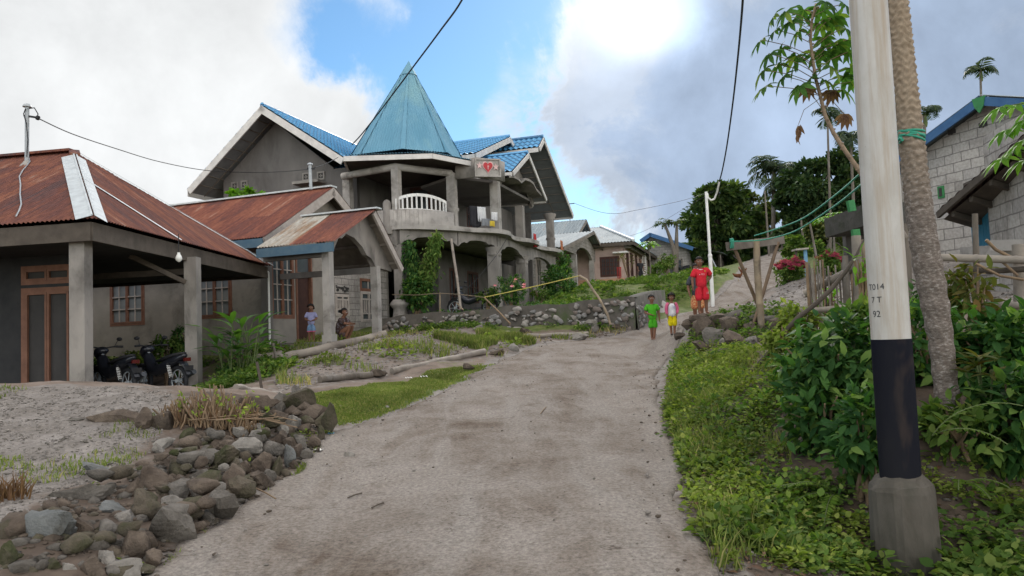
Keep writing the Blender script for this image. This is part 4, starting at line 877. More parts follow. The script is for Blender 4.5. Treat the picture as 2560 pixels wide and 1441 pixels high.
 sl = MB(); sl.prism([Vector((p.x, p.y, zs)) for p in outl], (0, 0, -.16)); sl.build('floor_slab', MT['concrete_pale'], root)
 arch = MB()
 def arched(pa, pb, zt, zl, rise, n=14, th=.16, outn=None):
  pa = Vector((pa.x, pa.y, 0)); pb = Vector((pb.x, pb.y, 0)); d = pb - pa; nn = Vector((d.y, -d.x, 0)).normalized(); prof = []
  for k in range(n + 1):
   t_ = k / n; z_ = zl + rise * (math.sin(math.pi * t_) ** .55)
   if .18 < t_ < .28 or .72 < t_ < .82: z_ -= .06
   prof.append(pa + d * t_ + Z * min(z_, zt - .12))
  arch.prism([pa + Z * zt] + prof + [pb + Z * zt], nn * th)
 zt = zs - .162
 bp = [P(sR, -.05, 0), P(5.75, -.45, 0), P(7.15, 1.2, 0), P(8.0, 2.85, 0), P(7.9, 6.6, 0), P(7.9, 11.6, 0)]
 arched(bp[0], bp[1], zt, zt - .55, .30); arched(bp[1], bp[2], zt, zt - .5, .28); arched(bp[2], bp[3], zt, zt - .5, .25); arched(bp[3], bp[4], zt, zt - .8, .55); arched(bp[4], bp[5], zt, zt - .9, .6)
 arch.build('arch_beam', MT['concrete'], root)
 for i, (p, w) in enumerate([(P(8.0, 2.85, 0), .20), (P(7.9, 6.6, 0), .20), (P(7.9, 11.6, 0), .2), (P(5.75, -.40, 0), .15), (P(sR + .05, .05, 0), .14)]):
  c = MB(); p = Vector((p.x, p.y, 0)); h0, h1 = zg - .3, zt - .5
  c.obox(p + Z * (h0 + h1) / 2, u * w, v * w, Z * (h1 - h0) / 2)
  if i < 3:
   c.lathe((p.x, p.y, h1 - .28), [(w * 1.1, 0), (w * 1.35, .05), (w * 1.35, .1), (w * 1.2, .14), (w * 1.6, .27), (w * 1.65, .34)], 14); c.lathe((p.x, p.y, zg), [(w * 1.7, -.3), (w * 1.7, .22), (w * 1.35, .32), (w * 1.3, .4)], 14)
   for sg in (-1, 1): c.obox(p + Z * (h0 + h1) / 2 - v * (w + .006) + u * sg * w * .6, u * w * .12, v * .012, Z * (h1 - h0) * .36); c.obox(p + Z * (h0 + h1) / 2 + u * (w + .006) + v * sg * w * .6, v * w * .12, u * .012, Z * (h1 - h0) * .36)
  c.build('column', MT['concrete'], root)
 pl = smooth_line([P(sR - .05, -.02, 0), P(4.6, -.5, 0), P(5.55, -.62, 0), P(6.3, -.35, 0), P(6.85, .35, 0), P(7.12, 1.1, 0)], 6)
 pa = MB()
 for i in range(len(pl) - 1):
  a_, b_ = pl[i], pl[i + 1]; d = (b_ - a_).normalized(); nn = Vector((d.y, -d.x, 0)) * .06; h = .52 if i > 8 else .40
  h2 = .52 if i + 1 > 8 else .40
  vs = [a_ + nn + Z * zs, b_ + nn + Z * zs, b_ - nn + Z * zs, a_ - nn + Z * zs]; vt = [a_ + nn + Z * (zs + h), b_ + nn + Z * (zs + h2), b_ - nn + Z * (zs + h2), a_ - nn + Z * (zs + h)]
  pa.add(vs + vt, [(0, 1, 5, 4), (2, 3, 7, 6), (4, 5, 6, 7)], True)
 pa.build('parapet', MT['concrete_pale'], root)
 q = P(5.45, -.62, 0); c = MB(); c.lathe((q.x, q.y, zs - .02), [(.14, 0), (.14, .78), (.10, .86), (.03, .9)], 10); c.lathe((q.x, q.y, zs - .3), [(.16, 0), (.2, .14), (.2, .27)], 10); c.build('pier', MT['concrete'], root)
 bl = MB(); sp = smooth_line([P(5.75, -.5, 0), P(6.25, -.32, 0), P(6.7, .28, 0), P(6.95, .95, 0)], 4); n = len(sp)
 top = [Vector((p.x, p.y, zs + .92 + .16 * math.sin(math.pi * i / (n - 1)))) for i, p in enumerate(sp)]; bot = [Vector((p.x, p.y, zs + .56)) for p in sp]
 for i in range(n - 1):
  for (ln, hh) in ((top, .10), (bot, .05)): bl.beam(ln[i], ln[i + 1], .06, hh)
 for i in range(0, n, 1):
  if i % 1 == 0: bl.beam(bot[i] - Z * .08, top[i] - Z * .02, .045, .045, up=v)
 bl.build('balustrade', MT['white_paint'], root)
 el = [(1138, 26.75), (1165, 26.55), (1190, 26.5), (1220, 26.65), (1250, 27.1), (1262, 27.6)]
 en = MB(); tp = [W(x, y, Y) for (x, Y), y in zip(el, (402, 398, 394, 397, 402, 406))]; bt = [W(x, y, Y) for (x, Y), y in zip(el, (448, 445, 443, 446, 451, 455))]
 tp = smooth_line(tp, 4); bt = smooth_line(bt, 4)
 for i in range(len(tp) - 1):
  d = (bt[i + 1] - bt[i]); nn = Vector((d.y, -d.x, 0)).normalized() * -.14
  vs = [bt[i], bt[i + 1], tp[i + 1], tp[i]]; vs2 = [x + nn for x in vs]; en.add(vs + vs2, [(0, 1, 2, 3), (3, 2, 6, 7), (7, 6, 5, 4), (1, 0, 4, 5)], True)
 a_, b_ = bt[0] , bt[-1]; en.build('entablature', MT['concrete'], root)
 f = MB(); f.prism([Vector((x.x, x.y, 7.28)) for x in (P(7.05, 1.3, 0), P(8.15, 2.9, 0), P(8.15, 7.5, 0), P(5.3, 7.5, 0), P(5.3, 2.5, 0))], (0, 0, -.1)); f.build('porch_ceiling', MT['plaster_dark'], root)
 c0 = W(1219, 420, 26.45); ex = (W(1250, 420, 26.6) - W(1190, 421, 26.36)).normalized(); ex.z = 0; ex.normalize(); fn = Vector((ex.y, -ex.x, 0))
 def sp_(a, z, o=0): return c0 + ex * a + Z * z + fn * o
 sg = MB()
 for (x0, x1, z0, z1) in [(-.47, .47, .27, .32), (-.47, .47, -.33, -.28), (-.47, -.42, -.279, .269), (.42, .47, -.279, .269)]: sg.obox(sp_((x0 + x1) / 2, (z0 + z1) / 2, .01), ex * (x1 - x0) / 2, fn * .04, Z * (z1 - z0) / 2)
 sg.obox(sp_(0, 0, -.02), ex * .415, fn * .03, Z * .275)
 sign = sg.build('heart_sign', MT['concrete_pale'], root)
 def heart(k, o):
  pts = []
  for i in range(36):
   t_ = 2 * math.pi * i / 36; x = 16 * math.sin(t_) ** 3; y = 13 * math.cos(t_) - 5 * math.cos(2 * t_) - 2 * math.cos(3 * t_) - math.cos(4 * t_); pts.append(sp_(x / 32 * k, (y + 2) / 29 * k * 1.12, o))
  return pts
 h = MB(); h.prism(heart(.40, .012), fn * .03); h.build('heart_rim', MT['pale_sign'], sign); h = MB(); h.prism(heart(.33, .044), fn * .02); h.build('heart', MT['red_sign'], sign)
 h = MB(); h.obox(sp_(.0, .0, .068), ex * .012, fn * .004, Z * .07); h.obox(sp_(.01, .045, .068), ex * .03, fn * .0039, Z * .01); h.build('heart_mark', MT['pale_sign'], sign)
 for ax, az_ in ((-.30, .07), (.29, .03)):
  st = MB(); pts = [sp_(ax + math.cos(math.pi / 2 + i * math.pi / 5) * (.115 if i % 2 == 0 else .05), az_ + math.sin(math.pi / 2 + i * math.pi / 5) * (.135 if i % 2 == 0 else .055), .011) for i in range(10)]; st.prism(pts, fn * .03); st.build('star', MT['pale_sign'], sign)
 return dict(P=P, zs=zs, zg=zg)
TH = tower_house()
def cloth(name, label, p, w, h, m, ex, cat='clothing', group=None, folds=3, amp=.04, seed=0):
 """a hanging piece of washing with soft folds"""
 g = np.random.default_rng(seed); n, k = 12, 8; V = []; ph = g.uniform(0, 6); ex = Vector(ex).normalized(); ny_ = Vector((ex.y, -ex.x, 0))
 for side in (0, 1):
  for j in range(k + 1):
   for i in range(n + 1):
    s_ = i / n - .5; t_ = j / k; o = amp * math.sin(folds * 6.28 * s_ + ph + t_) * (.3 + .7 * t_) + side * .012
    V.append(Vector(p) + ex * (s_ * w * (1 - .1 * t_ * math.sin(ph))) - Z * (t_ * h * (1 + .06 * math.sin(5 * s_ + ph))) + ny_ * o)
 N = (n + 1) * (k + 1); F_ = []
 for j in range(k):
  for i in range(n): a = j * (n + 1) + i; F_ += [(a, a + 1, a + n + 2, a + n + 1), (N + a, N + a + n + 1, N + a + n + 2, N + a + 1)]
 bd = [i for i in range(n + 1)] + [(j * (n + 1) + n) for j in range(1, k + 1)] + [k * (n + 1) + i for i in range(n - 1, -1, -1)] + [j * (n + 1) for j in range(k - 1, 0, -1)]
 for i in range(len(bd)): a, b = bd[i], bd[(i + 1) % len(bd)]; F_.append((a, N + a, N + b, b))
 mb = MB(); mb.add(V, F_, True); return tag(mb.build(name, m, None, p), label, cat, group)
MT['cl_white'] = mat('white_cotton', (.62, .62, .62), (.5, .5, .51), 5, .9, .1); MT['cl_black'] = mat('black_cotton', (.02, .02, .024), (.03, .03, .034), 5, .9, .1); MT['cl_yellow'] = mat('yellow_cotton', (.55, .42, .06), (.48, .36, .05), 5, .9, .1)
MT['cl_rust'] = mat('orange_brown_cloth', (.35, .13, .06), (.28, .10, .05), 5, .9, .1); MT['cl_grey'] = mat('grey_cotton', (.24, .25, .27), (.19, .2, .21), 5, .9, .1); MT['cl_red'] = mat('red_cotton', (.42, .04, .04), (.34, .03, .03), 5, .9, .1)
ex_ = T3.u * .6 + T3.v * .8
def bal(px, py, Y): return W(px, py, Y)
cloth('hanging_shirt', 'white shirt hanging in the upper porch beside the dark doorway', bal(1203, 518, 27.4), .36, .52, MT['cl_white'], ex_, seed=1)
cloth('hanging_jacket', 'black jacket hanging left of the white shirt in the upper porch', bal(1188, 516, 27.3), .5, .75, MT['cl_black'], ex_, seed=2)
cloth('hanging_towel', 'small white towel hanging by the square column above the slab edge', bal(1236, 531, 27.3), .26, .3, MT['cl_white'], ex_, 'towel', seed=3)
cloth('hanging_cloth', 'yellow cloth hanging under the small white towel on the balcony', bal(1230, 553, 27.2), .2, .2, MT['cl_yellow'], ex_, 'cloth', seed=4)
cloth('hanging_trousers', 'grey trousers draped beside the yellow cloth on the balcony', bal(1214, 547, 27.35), .36, .28, MT['cl_grey'], ex_, seed=5)
cloth('hanging_cloth', 'orange brown cloth hanging from the far end of the balcony slab', bal(1403, 602, 36.0), .42, .6, MT['cl_rust'], T3.v, 'cloth', seed=6)
cloth('hanging_cloth', 'faded red cloth hanging over the balcony rail by the far column', bal(1336, 585, 31.5), .36, .55, MT['cl_red'], T3.v, 'cloth', seed=7)
MT['roof_grey'] = rustmat('grey_zinc_roof', 0, base=(.215, .25, .265), orange=(.26, .295, .305), dark=(.17, .20, .215), palec=(.22, .17, .14), shift=1.1)
MT['pink_wall'] = mat('pink_wall_paint', (.52, .385, .335), (.44, .325, .285), 1.5, .85, .2, 20, c3=(.36, .255, .215), scale3=.9)
MT['orange_wall'] = mat('orange_plinth_paint', (.55, .32, .20), (.47, .28, .18), 1.5, .85, .2, 20)
MT['blue_trim'] = mat('blue_trim_paint', (.035, .095, .21), (.05, .125, .25), 4, .55, .1)
MT['green_paint'] = mat('green_post_paint', (.05, .22, .075), (.035, .17, .06), 5, .6, .2, 30, c3=(.03, .06, .03), scale3=4)
def grey_house():
 o = W(1485, 577, 45); G = Frame(o.x, o.y, 18); P, u, v = G.P, G.u, G.v
 a = G.hits(1485, 578, 0); l = G.hits(1409, 617, 0); r = G.hits(1521, 648, 0); zg = W(1483, 726, 45.5).z - .1
 root = thing('grey_roof_house', 'small block house with grey iron gables next to the tower house', 'house', P(-3, 2, zg))
 b = MB(); b.sheet([P(0, *l), P(0, *a), P(-3, *a), P(-3, *l)], period=.2, amp=.02, rows=2); b.sheet([P(0, *r), P(0, *a), P(-3, *a), P(-3, *r)], period=.2, amp=.02, rows=2)
 m = G.hits(1466, 549, -1.3); ml = (m[0] - 4.2, m[1] - 2.0); mr = (m[0] + 4.4, m[1] - 2.2)
 b.build('porch_roof', MT['roof_grey'], root)
 b = MB(); b.sheet([P(-1.3, *ml), P(-1.3, *m), P(-10, *m), P(-10, *ml)], period=.2, amp=.02, rows=2); b.sheet([P(-1.3, *mr), P(-1.3, *m), P(-10, *m), P(-10, *mr)], period=.2, amp=.02, rows=2); b.build('roof', MT['roof_grey'], root)
 b = MB()
 for (e, s) in ((l, 0), (r, 0), (ml, -1.3), (mr, -1.3)):
  t = a if s == 0 else m; b.beam(P(s, *e), P(s, *t), .06, .16, drop=.03)
 b.build('bargeboard', MT['wood_grey'], root)
 s0 = -.5; c1 = G.hits(1441, 700, s0)[0]; c2 = G.hits(1484, 700, s0)[0]; zl = G.hits(1484, 652, s0)[1] - .02
 n = 10; prof = [(l[0] + .3, l[1] + .02), (a[0], a[1] - .2), (r[0] - .3, r[1] + .02), (r[0] - .3, zl - .02), (c2 + .15, zl)] + [(c2 - .12 + (c1 - c2 + .24) * k / n, zl + .55 * math.sin(math.pi * k / n) ** .6) for k in range(n + 1)] + [(c1 - .15, zl), (l[0] + .3, zl)]
 b = MB(); b.prism([P(s0, *q) for q in prof], -u * .15); b.build('porch_gable', MT['block'], root)
 for c in (c1, c2): b = MB(); b.obox(P(s0 - .08, c, (zg - .4 + zl) / 2), u * .14, v * .14, Z * (zl - zg + .4) / 2); b.build('column', MT['concrete_pale'], root)
 b = MB(); wv0 = min(c1, ml[0]) - .2
 b.wall(P(-2.9, ml[0] + .5, 0), v, mr[0] - ml[0] - 1, zg - .6, m[1] - 1.9, .15, u, [(c1 - ml[0], c1 - ml[0] + .9, zg, zg + 2), (c2 - ml[0] - .9, c2 - ml[0] - .1, zg + .5, zg + 1.8)]); b.wall(P(-10, ml[0] + .5, 0), u, 7.1, zg - .6, ml[1] + .3, .15, -v); b.wall(P(-10, mr[0] - .5, 0), u, 7.1, zg - .6, mr[1] + .3, .15, v)
 b.prism([P(-2.95, ml[0] + .5, m[1] - 1.9), P(-2.95, mr[0] - .5, m[1] - 1.9), P(-2.95, m[0], m[1] - .1)], -u * .1); b.build('wall', MT['block'], root)
 casement(root, lambda a_, z: P(-2.93, a_, z), c1 + .5 + .003, c1 + 1.397, zg, zg + 2, u, v, 2, 1, 2, MT['wood_pale'], MT['glass'], 'door'); casement(root, lambda a_, z: P(-2.93, a_, z), c2 - .4 + .003, c2 + .397, zg + .5, zg + 1.8, u, v, 2, 1, 2, MT['white_paint'], MT['glass'])
 mb0 = P(-2.4, m[0], m[1] - .05); mt = thing('power_mast', 'thin pipe mast on the ridge of the grey iron roof', 'mast', mb0); b = MB(); b.tube([mb0, mb0 + Z * 1.25], .035, 6); b.build('pipe', MT['steel'], mt); b = MB(); b.beam(mb0 + Z * 1.2 - u * .12, mb0 + Z * 1.2 + u * .35, .04, .05); b.build('bracket', MT['black'], mt)
 return mb0 + Z * 1.2 + u * .3
GM = grey_house()
def pink_house():
 o = W(1584, 602, 46); G = Frame(o.x, o.y, 18); P, u, v = G.P, G.u, G.v; ze = o.z
 D = G.hits(1677, 640, 0)[0]; a = G.hitv(1501, 568, D / 2); zg = W(1560, 712, 46.5).z - .3; L = 2.0 * abs(a[0]); ra = a[0]
 root = thing('pink_house', 'pink painted house with grey hip roof, red brown window bars and open porch', 'house', P(-4, D / 2, zg))
 b = MB(); zr = a[1]; r2 = ra - 1.0
 b.sheet([P(0, 0, ze), P(ra, D / 2, zr), P(r2, D / 2, zr), P(r2 - 4, 0, ze)], period=.2, amp=.02, rows=2); b.sheet([P(0, 0, ze), P(ra, D / 2, zr), P(0, D, ze)], period=.2, amp=.02, rows=2)
 b.sheet([P(0, D, ze), P(ra, D / 2, zr), P(r2, D / 2, zr), P(r2 - 4, D, ze)], period=.2, amp=.02, rows=2); b.sheet([P(r2 - 4, 0, ze), P(r2, D / 2, zr), P(r2 - 4, D, ze)], period=.2, amp=.02, rows=2)
 ro = b.build('roof', MT['roof_grey'], root); b = MB(); b.tube([P(0, 0, ze + .03), P(ra, D / 2, zr + .05), P(0, D, ze + .03)], .09, 6); b.build('hip_cap', MT['zinc'], ro)
 b = MB(); b.beam(P(-.05, .03, ze - .04), P(r2 - 4, .03, ze - .04), .05, .2); b.beam(P(-.05, 0, ze - .04), P(-.05, D, ze - .04), .05, .2); b.build('fascia', MT['wood_dark'], root)
 wv = .7; sw = G.hitv(1562, 650, wv)[0]; zw = zg + .75
 w0 = G.hitv(1501, 694, wv); w1 = G.hitv(1548, 640, wv)
 b = MB(); Lw = sw - (r2 - 3.4); x0 = r2 - 3.4; hole = (w0[0] - x0, w1[0] - x0, w0[1], w1[1])
 b.wall(P(x0, wv, 0), u, Lw, zw, ze + .1, .15, -v, [hole]); b.wall(P(x0, wv, 0), u, Lw, zg - .6, zw, .15, -v, m=1)
 b.wall(P(sw, wv + .002, 0), v, D - 1.4, zw, ze + .1, .15, u, [(.5, 1.5, zw, ze - .35), (2.1, 3.2, zg + 1.0, ze - .4), (4.2, 5.0, zw, ze - .35)]); b.wall(P(sw, wv + .002, 0), v, D - 1.4, zg - .6, zw, .15, u, m=1); b.wall(P(x0, D - .7, 0), u, Lw, zg - .6, ze + .1, .15, v); b.wall(P(x0, wv + .16, 0), v, D - 1.6, zg - .6, ze + .1, .15, -u); b.build('wall', [MT['pink_wall'], MT['orange_wall']], root)
 casement(root, lambda a_, z: P(a_, wv + .02, z), w0[0] + .003, w1[0] - .003, w0[1], w1[1], -v, u, 4, 2, 4, MT['wood_red'], MT['glass'], fw=.09, mw=.04)
 for (p, q, z0, z1, nm) in ((.5, 1.5, zw, ze - .35, 'door'), (2.1, 3.2, zg + 1.0, ze - .4, 'window'), (4.2, 5.0, zw, ze - .35, 'door')): casement(root, lambda a_, z: P(sw - .02, a_ + wv, z), p + .003, q - .003, z0, z1, u, v, 2, 1, 2, MT['wood_red'], MT['glass'], nm)
 s = MB(); s.obox(P((sw - .5) / 2 + .1, 3.3, zg + .2), u * (abs(sw) / 2 - .1), v * 2.6, Z * .5); s.build('porch_floor', MT['concrete'], root)
 for k, (px, Y) in enumerate(((1611, 46.6), (1632, 49), (1650, 51.5))):
  vv = G.hits(px, 660, -.45)[0]; b = MB(); b.obox(P(-.45, vv, (zg - .3 + ze) / 2), u * .13, v * .13, Z * (ze - zg + .2) / 2); c = b.build('column', MT['white_paint'] if k == 0 else MT['pink_wall'], root)
  if k == 0:
   d = (CAM - P(-.45, vv, 0)); zt = ze - .45
   n = -v;
   for i, ch in enumerate('JESUS'):
    text_mesh(ch, P(-.45, vv - .134, zt - .40 * i - .3), u, Z, .36, MT['wood_red'], c, 'letter')
 b = MB(); b.beam(P(-.45, wv, ze - .12), P(-.45, D - .6, ze - .12), .16, .2); b.beam(P(sw, wv + .1, ze - .12), P(-.38, wv + .1, ze - .12), .16, .22); b.build('beam', MT['concrete'], root)
 b = MB(); b.obox(G.P(sw - .2, wv - .25, ze - .62), u * .45, v * .25, Z * .05); b.build('ledge', MT['white_paint'], root)
def text_mesh(txt, p, ex, ey, h, m, parent, name, th=.004, bend=None, center=True):
 cu = bpy.data.curves.new(name, 'FONT'); cu.body = txt; cu.size = 1.0; cu.extrude = 0.0
 cu.align_x = 'CENTER' if center else 'LEFT'
 ob = bpy.data.objects.new(name + '_tmp', cu); COL.objects.link(ob); dg = bpy.context.evaluated_depsgraph_get(); me = bpy.data.meshes.new_from_object(ob.evaluated_get(dg)); bpy.data.objects.remove(ob)
 ex = Vector(ex).normalized(); ey = Vector(ey).normalized(); ez = ex.cross(ey)
 bm = bmesh.new(); bm.from_mesh(me); bmesh.ops.triangulate(bm, faces=bm.faces)
 for vtx in bm.verts:
  x, y = vtx.co.x * h / .72, vtx.co.y * h / .72
  vtx.co = bend(x, y) if bend else Vector(p) + ex * x + ey * y + ez * th
 bm.to_mesh(me); bm.free(); return link(name, me, m, parent)
pink_house()
def blue_house():
 o = W(1625, 583, 56); G = Frame(o.x, o.y, 24); P, u, v = G.P, G.u, G.v
 a = (0, o.z); l = G.hitv(1599, 601, 0); r = G.hitv(1735, 619, 0); zg = W(1680, 692, 56).z - .8
 root = thing('blue_trim_house', 'grey block house with blue gable boards behind the papaya tree', 'house', P(0, 4, zg))
 b = MB(); Dp = 7
 b.sheet([P(l[0], 0, l[1]), P(0, 0, a[1]), P(0, Dp, a[1]), P(l[0], Dp, l[1])], period=.2, amp=.02, rows=2); b.sheet([P(r[0], 0, r[1]), P(0, 0, a[1]), P(0, Dp, a[1]), P(r[0], Dp, r[1])], period=.2, amp=.02, rows=2)
 q0 = G.hitv(1700, 608, .0); q1 = G.hitv(1806, 632, 1.0); b.sheet([P(r[0] - .9, .9, r[1] + .28), P(q1[0], 1.0, q1[1]), P(q1[0], Dp, q1[1]), P(r[0] - .9, Dp, r[1] + .28)], period=.2, amp=.02, rows=2); b.build('roof', MT['roof_grey'], root)
 b = MB(); b.beam(P(l[0], -.03, l[1] + .03), P(0, -.03, a[1] + .03), .06, .28); b.beam(P(r[0], -.03, r[1] + .03), P(0, -.03, a[1] + .03), .06, .28); b.build('bargeboard', MT['blue_trim'], root)
 x0 = l[0] + .5; x1 = r[0] - .5; b = MB()
 b.wall(P(x0, .7, 0), u, x1 - x0, zg - .4, r[1] + .1, .15, -v, [(x1 - x0 - 1.6, x1 - x0 - .5, zg + .9, zg + 2.1)]); b.prism([P(x0, .701, r[1] + .1), P(x1, .701, r[1] + .1), P(x1, .701, r[1] + .15), P(0, .701, a[1] - .1), P(x0, .701, l[1] + .1)], v * .15); b.wall(P(x0, .85, 0), v, 6, zg - .4, l[1], .15, -u); b.wall(P(x1, .7, 0), v, 6, zg - .4, r[1], .15, u); b.build('wall', MT['block'], root)
 casement(root, lambda a_, z: P(a_, .72, z), x1 - 1.597, x1 - .503, zg + .9, zg + 2.1, -v, u, 2, 1, 3, MT['wood_grey'], MT['glass'])
 b = MB(); p = P(q1[0] - .2, 1.3, 0); b.tube([p + Z * (zg - .4), p + Z * (q1[1] - .05)], .05, 6); b.build('post', MT['wood_grey'], root)
blue_house()
def stone_wall():
 a = Vector((3.45, 21.45, 0)); b = Vector((-4.2, 24.3, 0)); d = (b - a).normalized(); n = Vector((d.y, -d.x, 0))
 if n.y > 0: n = -n
 L = (b - a).length; back = Vector((1.9, 5.2, 0)); d2 = back.normalized(); n2 = Vector((d2.y, -d2.x, 0))
 root_l = a.lerp(b, .5); mb = MB(); g = np.random.default_rng(21)
 ztop = lambda t: 2.47 - .2 * t / L + .03 * math.sin(t * 2.1) + .02 * math.sin(t * 5.3)
 N = 40
 for i in range(N):
  t0, t1 = L * i / N, L * (i + 1) / N; p, q = a + d * t0, a + d * t1; z0, z1 = ztop(t0), ztop(t1)
  w0 = n * (.03 * math.sin(t0 * 3)); w1 = n * (.03 * math.sin(t1 * 3))
  mb.add([p + Z * .9 + n * .1, q + Z * .9 + n * .1, q + Z * z1 + w1, p + Z * z0 + w0, q + Z * z1 - n * .4, p + Z * z0 - n * .4, q + Z * .9 - n * .4, p + Z * .9 - n * .4], [(0, 1, 2, 3), (3, 2, 4, 5), (5, 4, 6, 7)], True)
 L2 = back.length; M = 14
 for i in range(M):
  t0, t1 = L2 * i / M, L2 * (i + 1) / M; p, q = a + d2 * t0, a + d2 * t1; zz = lambda t: 2.42 + .12 * t - .03 * t * t * .2
  mb.add([p + Z * .9 + n2 * .1, q + Z * .9 + n2 * .1, q + Z * zz(t1), p + Z * zz(t0), q + Z * zz(t1) - n2 * .4, p + Z * zz(t0) - n2 * .4], [(1, 0, 3, 2), (2, 3, 5, 4)], True)
 def lumps(a_, d_, n_, L_, cnt, zt):
  for i in range(cnt):
   t = g.uniform(.05, L_ - .05); z = 1.35 + (zt(t) - 1.45) * g.random(); s = g.uniform(.07, .21); A, Fq = rock_arrays((s * g.uniform(1, 1.7), .10, s), int(g.integers(1e6)), 2, 9, 18, .02)
   M3 = np.array([list(d_), list(n_), [0, 0, 1]]); A = A @ M3; c = a_ + d_ * t + Z * z + n_ * (.04 + .06 * (1 - min(1, (z - .9) / 1.5)))
   mb.add([Vector(x) + c for x in A], [tuple(f) for f in Fq], True, int(g.integers(1, 4)))
 lumps(a, d, n, L, 340, ztop); lumps(a, d2, n2, L2, 120, lambda t: 2.4)
 m = [mat('mossy_wall_mortar', (.055, .05, .042), (.09, .081, .07), 3, .95, .6, 20, c3=(.045, .06, .025), scale3=1.6, lo3=.5, hi3=.62), mat('pale_wall_stone', (.33, .305, .28), (.21, .19, .175), 6, .85, .4, 30), mat('brown_wall_stone', (.19, .155, .135), (.13, .11, .095), 6, .85, .4, 30), mat('grey_wall_stone', (.24, .23, .22), (.16, .155, .15), 6, .85, .4, 30)]
 tag(mb.build('retaining_wall', m, None, (root_l.x, root_l.y, 1.4)), 'low mossy retaining wall of pale stones set in mortar below the tower house', 'wall')
stone_wall()
def sand_heap():
 c = W(1638, 772, 26.0); n = 26; V = [];
 for j in range(9):
  r = j / 8
  for i in range(n):
   a = 6.283 * i / n; rr = r * (1 + .15 * math.sin(a * 3 + 1) + .08 * math.sin(a * 7)); x, y = c.x + math.cos(a) * rr * .95, c.y + math.sin(a) * rr * .9; zz = tz(x, y) - .1 + .5 * (1 - r) ** 1.2 * (1 - .25 * r) if j else tz(c.x, c.y) + .36; V.append((x, y, zz))
 Fq = [(j * n + i, (j + 1) * n + i, (j + 1) * n + (i + 1) % n, j * n + (i + 1) % n) for j in range(8) for i in range(n)]
 mb = MB(); mb.add(V, Fq, True); tag(mb.build('sand_heap', mat('pale_grey_sand', (.36, .335, .31), (.30, .28, .26), 5, .95, .5, 60), None, (c.x, c.y, tz(c.x, c.y))), 'pale grey sand heap behind the corner of the stone wall', 'sand heap')
sand_heap()
def block_house():
 d = Vector((-.349, .937, 0)); n = Vector((-.937, -.349, 0)); o = W(2480, 245, 15.0); o0 = Vector((o.x, o.y, 0)); za = o.z
 def onw(px, py):
  r = ray(px, py); t = (o0 - CAM).dot(n) / r.dot(n); p = CAM + r * t; return (p - o0).dot(d), p.z
 l = onw(2238, 420); slope = (za - l[1]) / l[0]; Rn = -3.6; zr = za + slope * Rn; zg = 2.2
 Q = lambda t, z, k=0: o0 + d * t + Z * z + n * k
 root = thing('block_house', 'tall pale block house with blue bargeboard behind the palm trunk', 'house', Q(-1, zg, -3))
 b = MB(); tl = l[0] - .15; tr = Rn + .3; zt = lambda t: za - slope * abs(t) - .08
 b.prism([Q(tl, zg - .5), Q(tl, zt(tl)), Q(0, zt(0)), Q(tr, zt(tr)), Q(tr, zg - .5)], -n * .18); b.prism([Q(tl - .001, zg - .5, -.181), Q(tl - .001, zt(tl), -.181), Q(tl - .001, zt(tl), -7), Q(tl - .001, zg - .5, -7)], -d * .15); b.build('wall', MT['block_pale'], root)
 b = MB(); k = .35
 b.sheet([Q(l[0], l[1], k), Q(0, za, k), Q(0, za, -7), Q(l[0], l[1], -7)], period=.2, amp=.018, rows=2, lift=.03); b.sheet([Q(Rn, zr, k), Q(0, za, k), Q(0, za, -7), Q(Rn, zr, -7)], period=.2, amp=.018, rows=2, lift=.03); b.build('roof', MT['roof_grey'], root)
 b = MB(); b.beam(Q(l[0], l[1], k), Q(0, za, k), .05, .17); b.beam(Q(Rn, zr, k), Q(0, za, k), .05, .17); b.build('bargeboard', MT['blue_trim'], root)
 b = MB(); b.beam(Q(l[0], l[1], k), Q(l[0], l[1], -7), .05, .15); b.build('fascia', MT['blue_trim'], root)
 s, z = onw(2500, 268); b = MB(); b.prism([Q(-.14, za - .02, k + .04), Q(.14, za - .02, k + .04), Q(.1, za - .2, k + .04), Q(0, za - .34, k + .04), Q(-.1, za - .2, k + .04)], -n * .03); b.build('finial', MT['green_paint'], root)
 s, z = onw(2354, 481); b = MB(); b.obox(Q(s, z, .012), d * .075, n * .02, Z * .13, m=0); b.obox(Q(s, z, .035), d * .035, n * .008, Z * .09, m=1); b.build('vent', [MT['green_paint'], MT['dark_room']], root)
 for (px, py) in ((2458, 312), (2380, 330)):
  s, z = onw(px, py); b = MB(); b.obox(Q(s, z, .004), d * .09, n * .01, Z * .05); b.obox(Q(s, z, .01), d * .012, n * .012, Z * .06); b.build('vent', MT['dark_room'], root)
 w = W(2432, 600, 13.6); w0 = Vector((w.x, w.y, 0)); zt0, zt1 = W(2430, 533, 13.6).z, 0
 Y1 = lambda t, z: w0 + d * t + Z * z
 e = 1.75; b = MB(); b.prism([Y1(-.1, zg - .7), Y1(-.1, zt0), Y1(e, zt0 - .02), Y1(e, zg - .7)], -n * .14)
 tag(b.build('block_wall', MT['block_pale'], None, Y1(.8, zg - .2)), 'low pale block wall beside the dark roofed shed, below the blue bargeboard house', 'wall')
block_house()
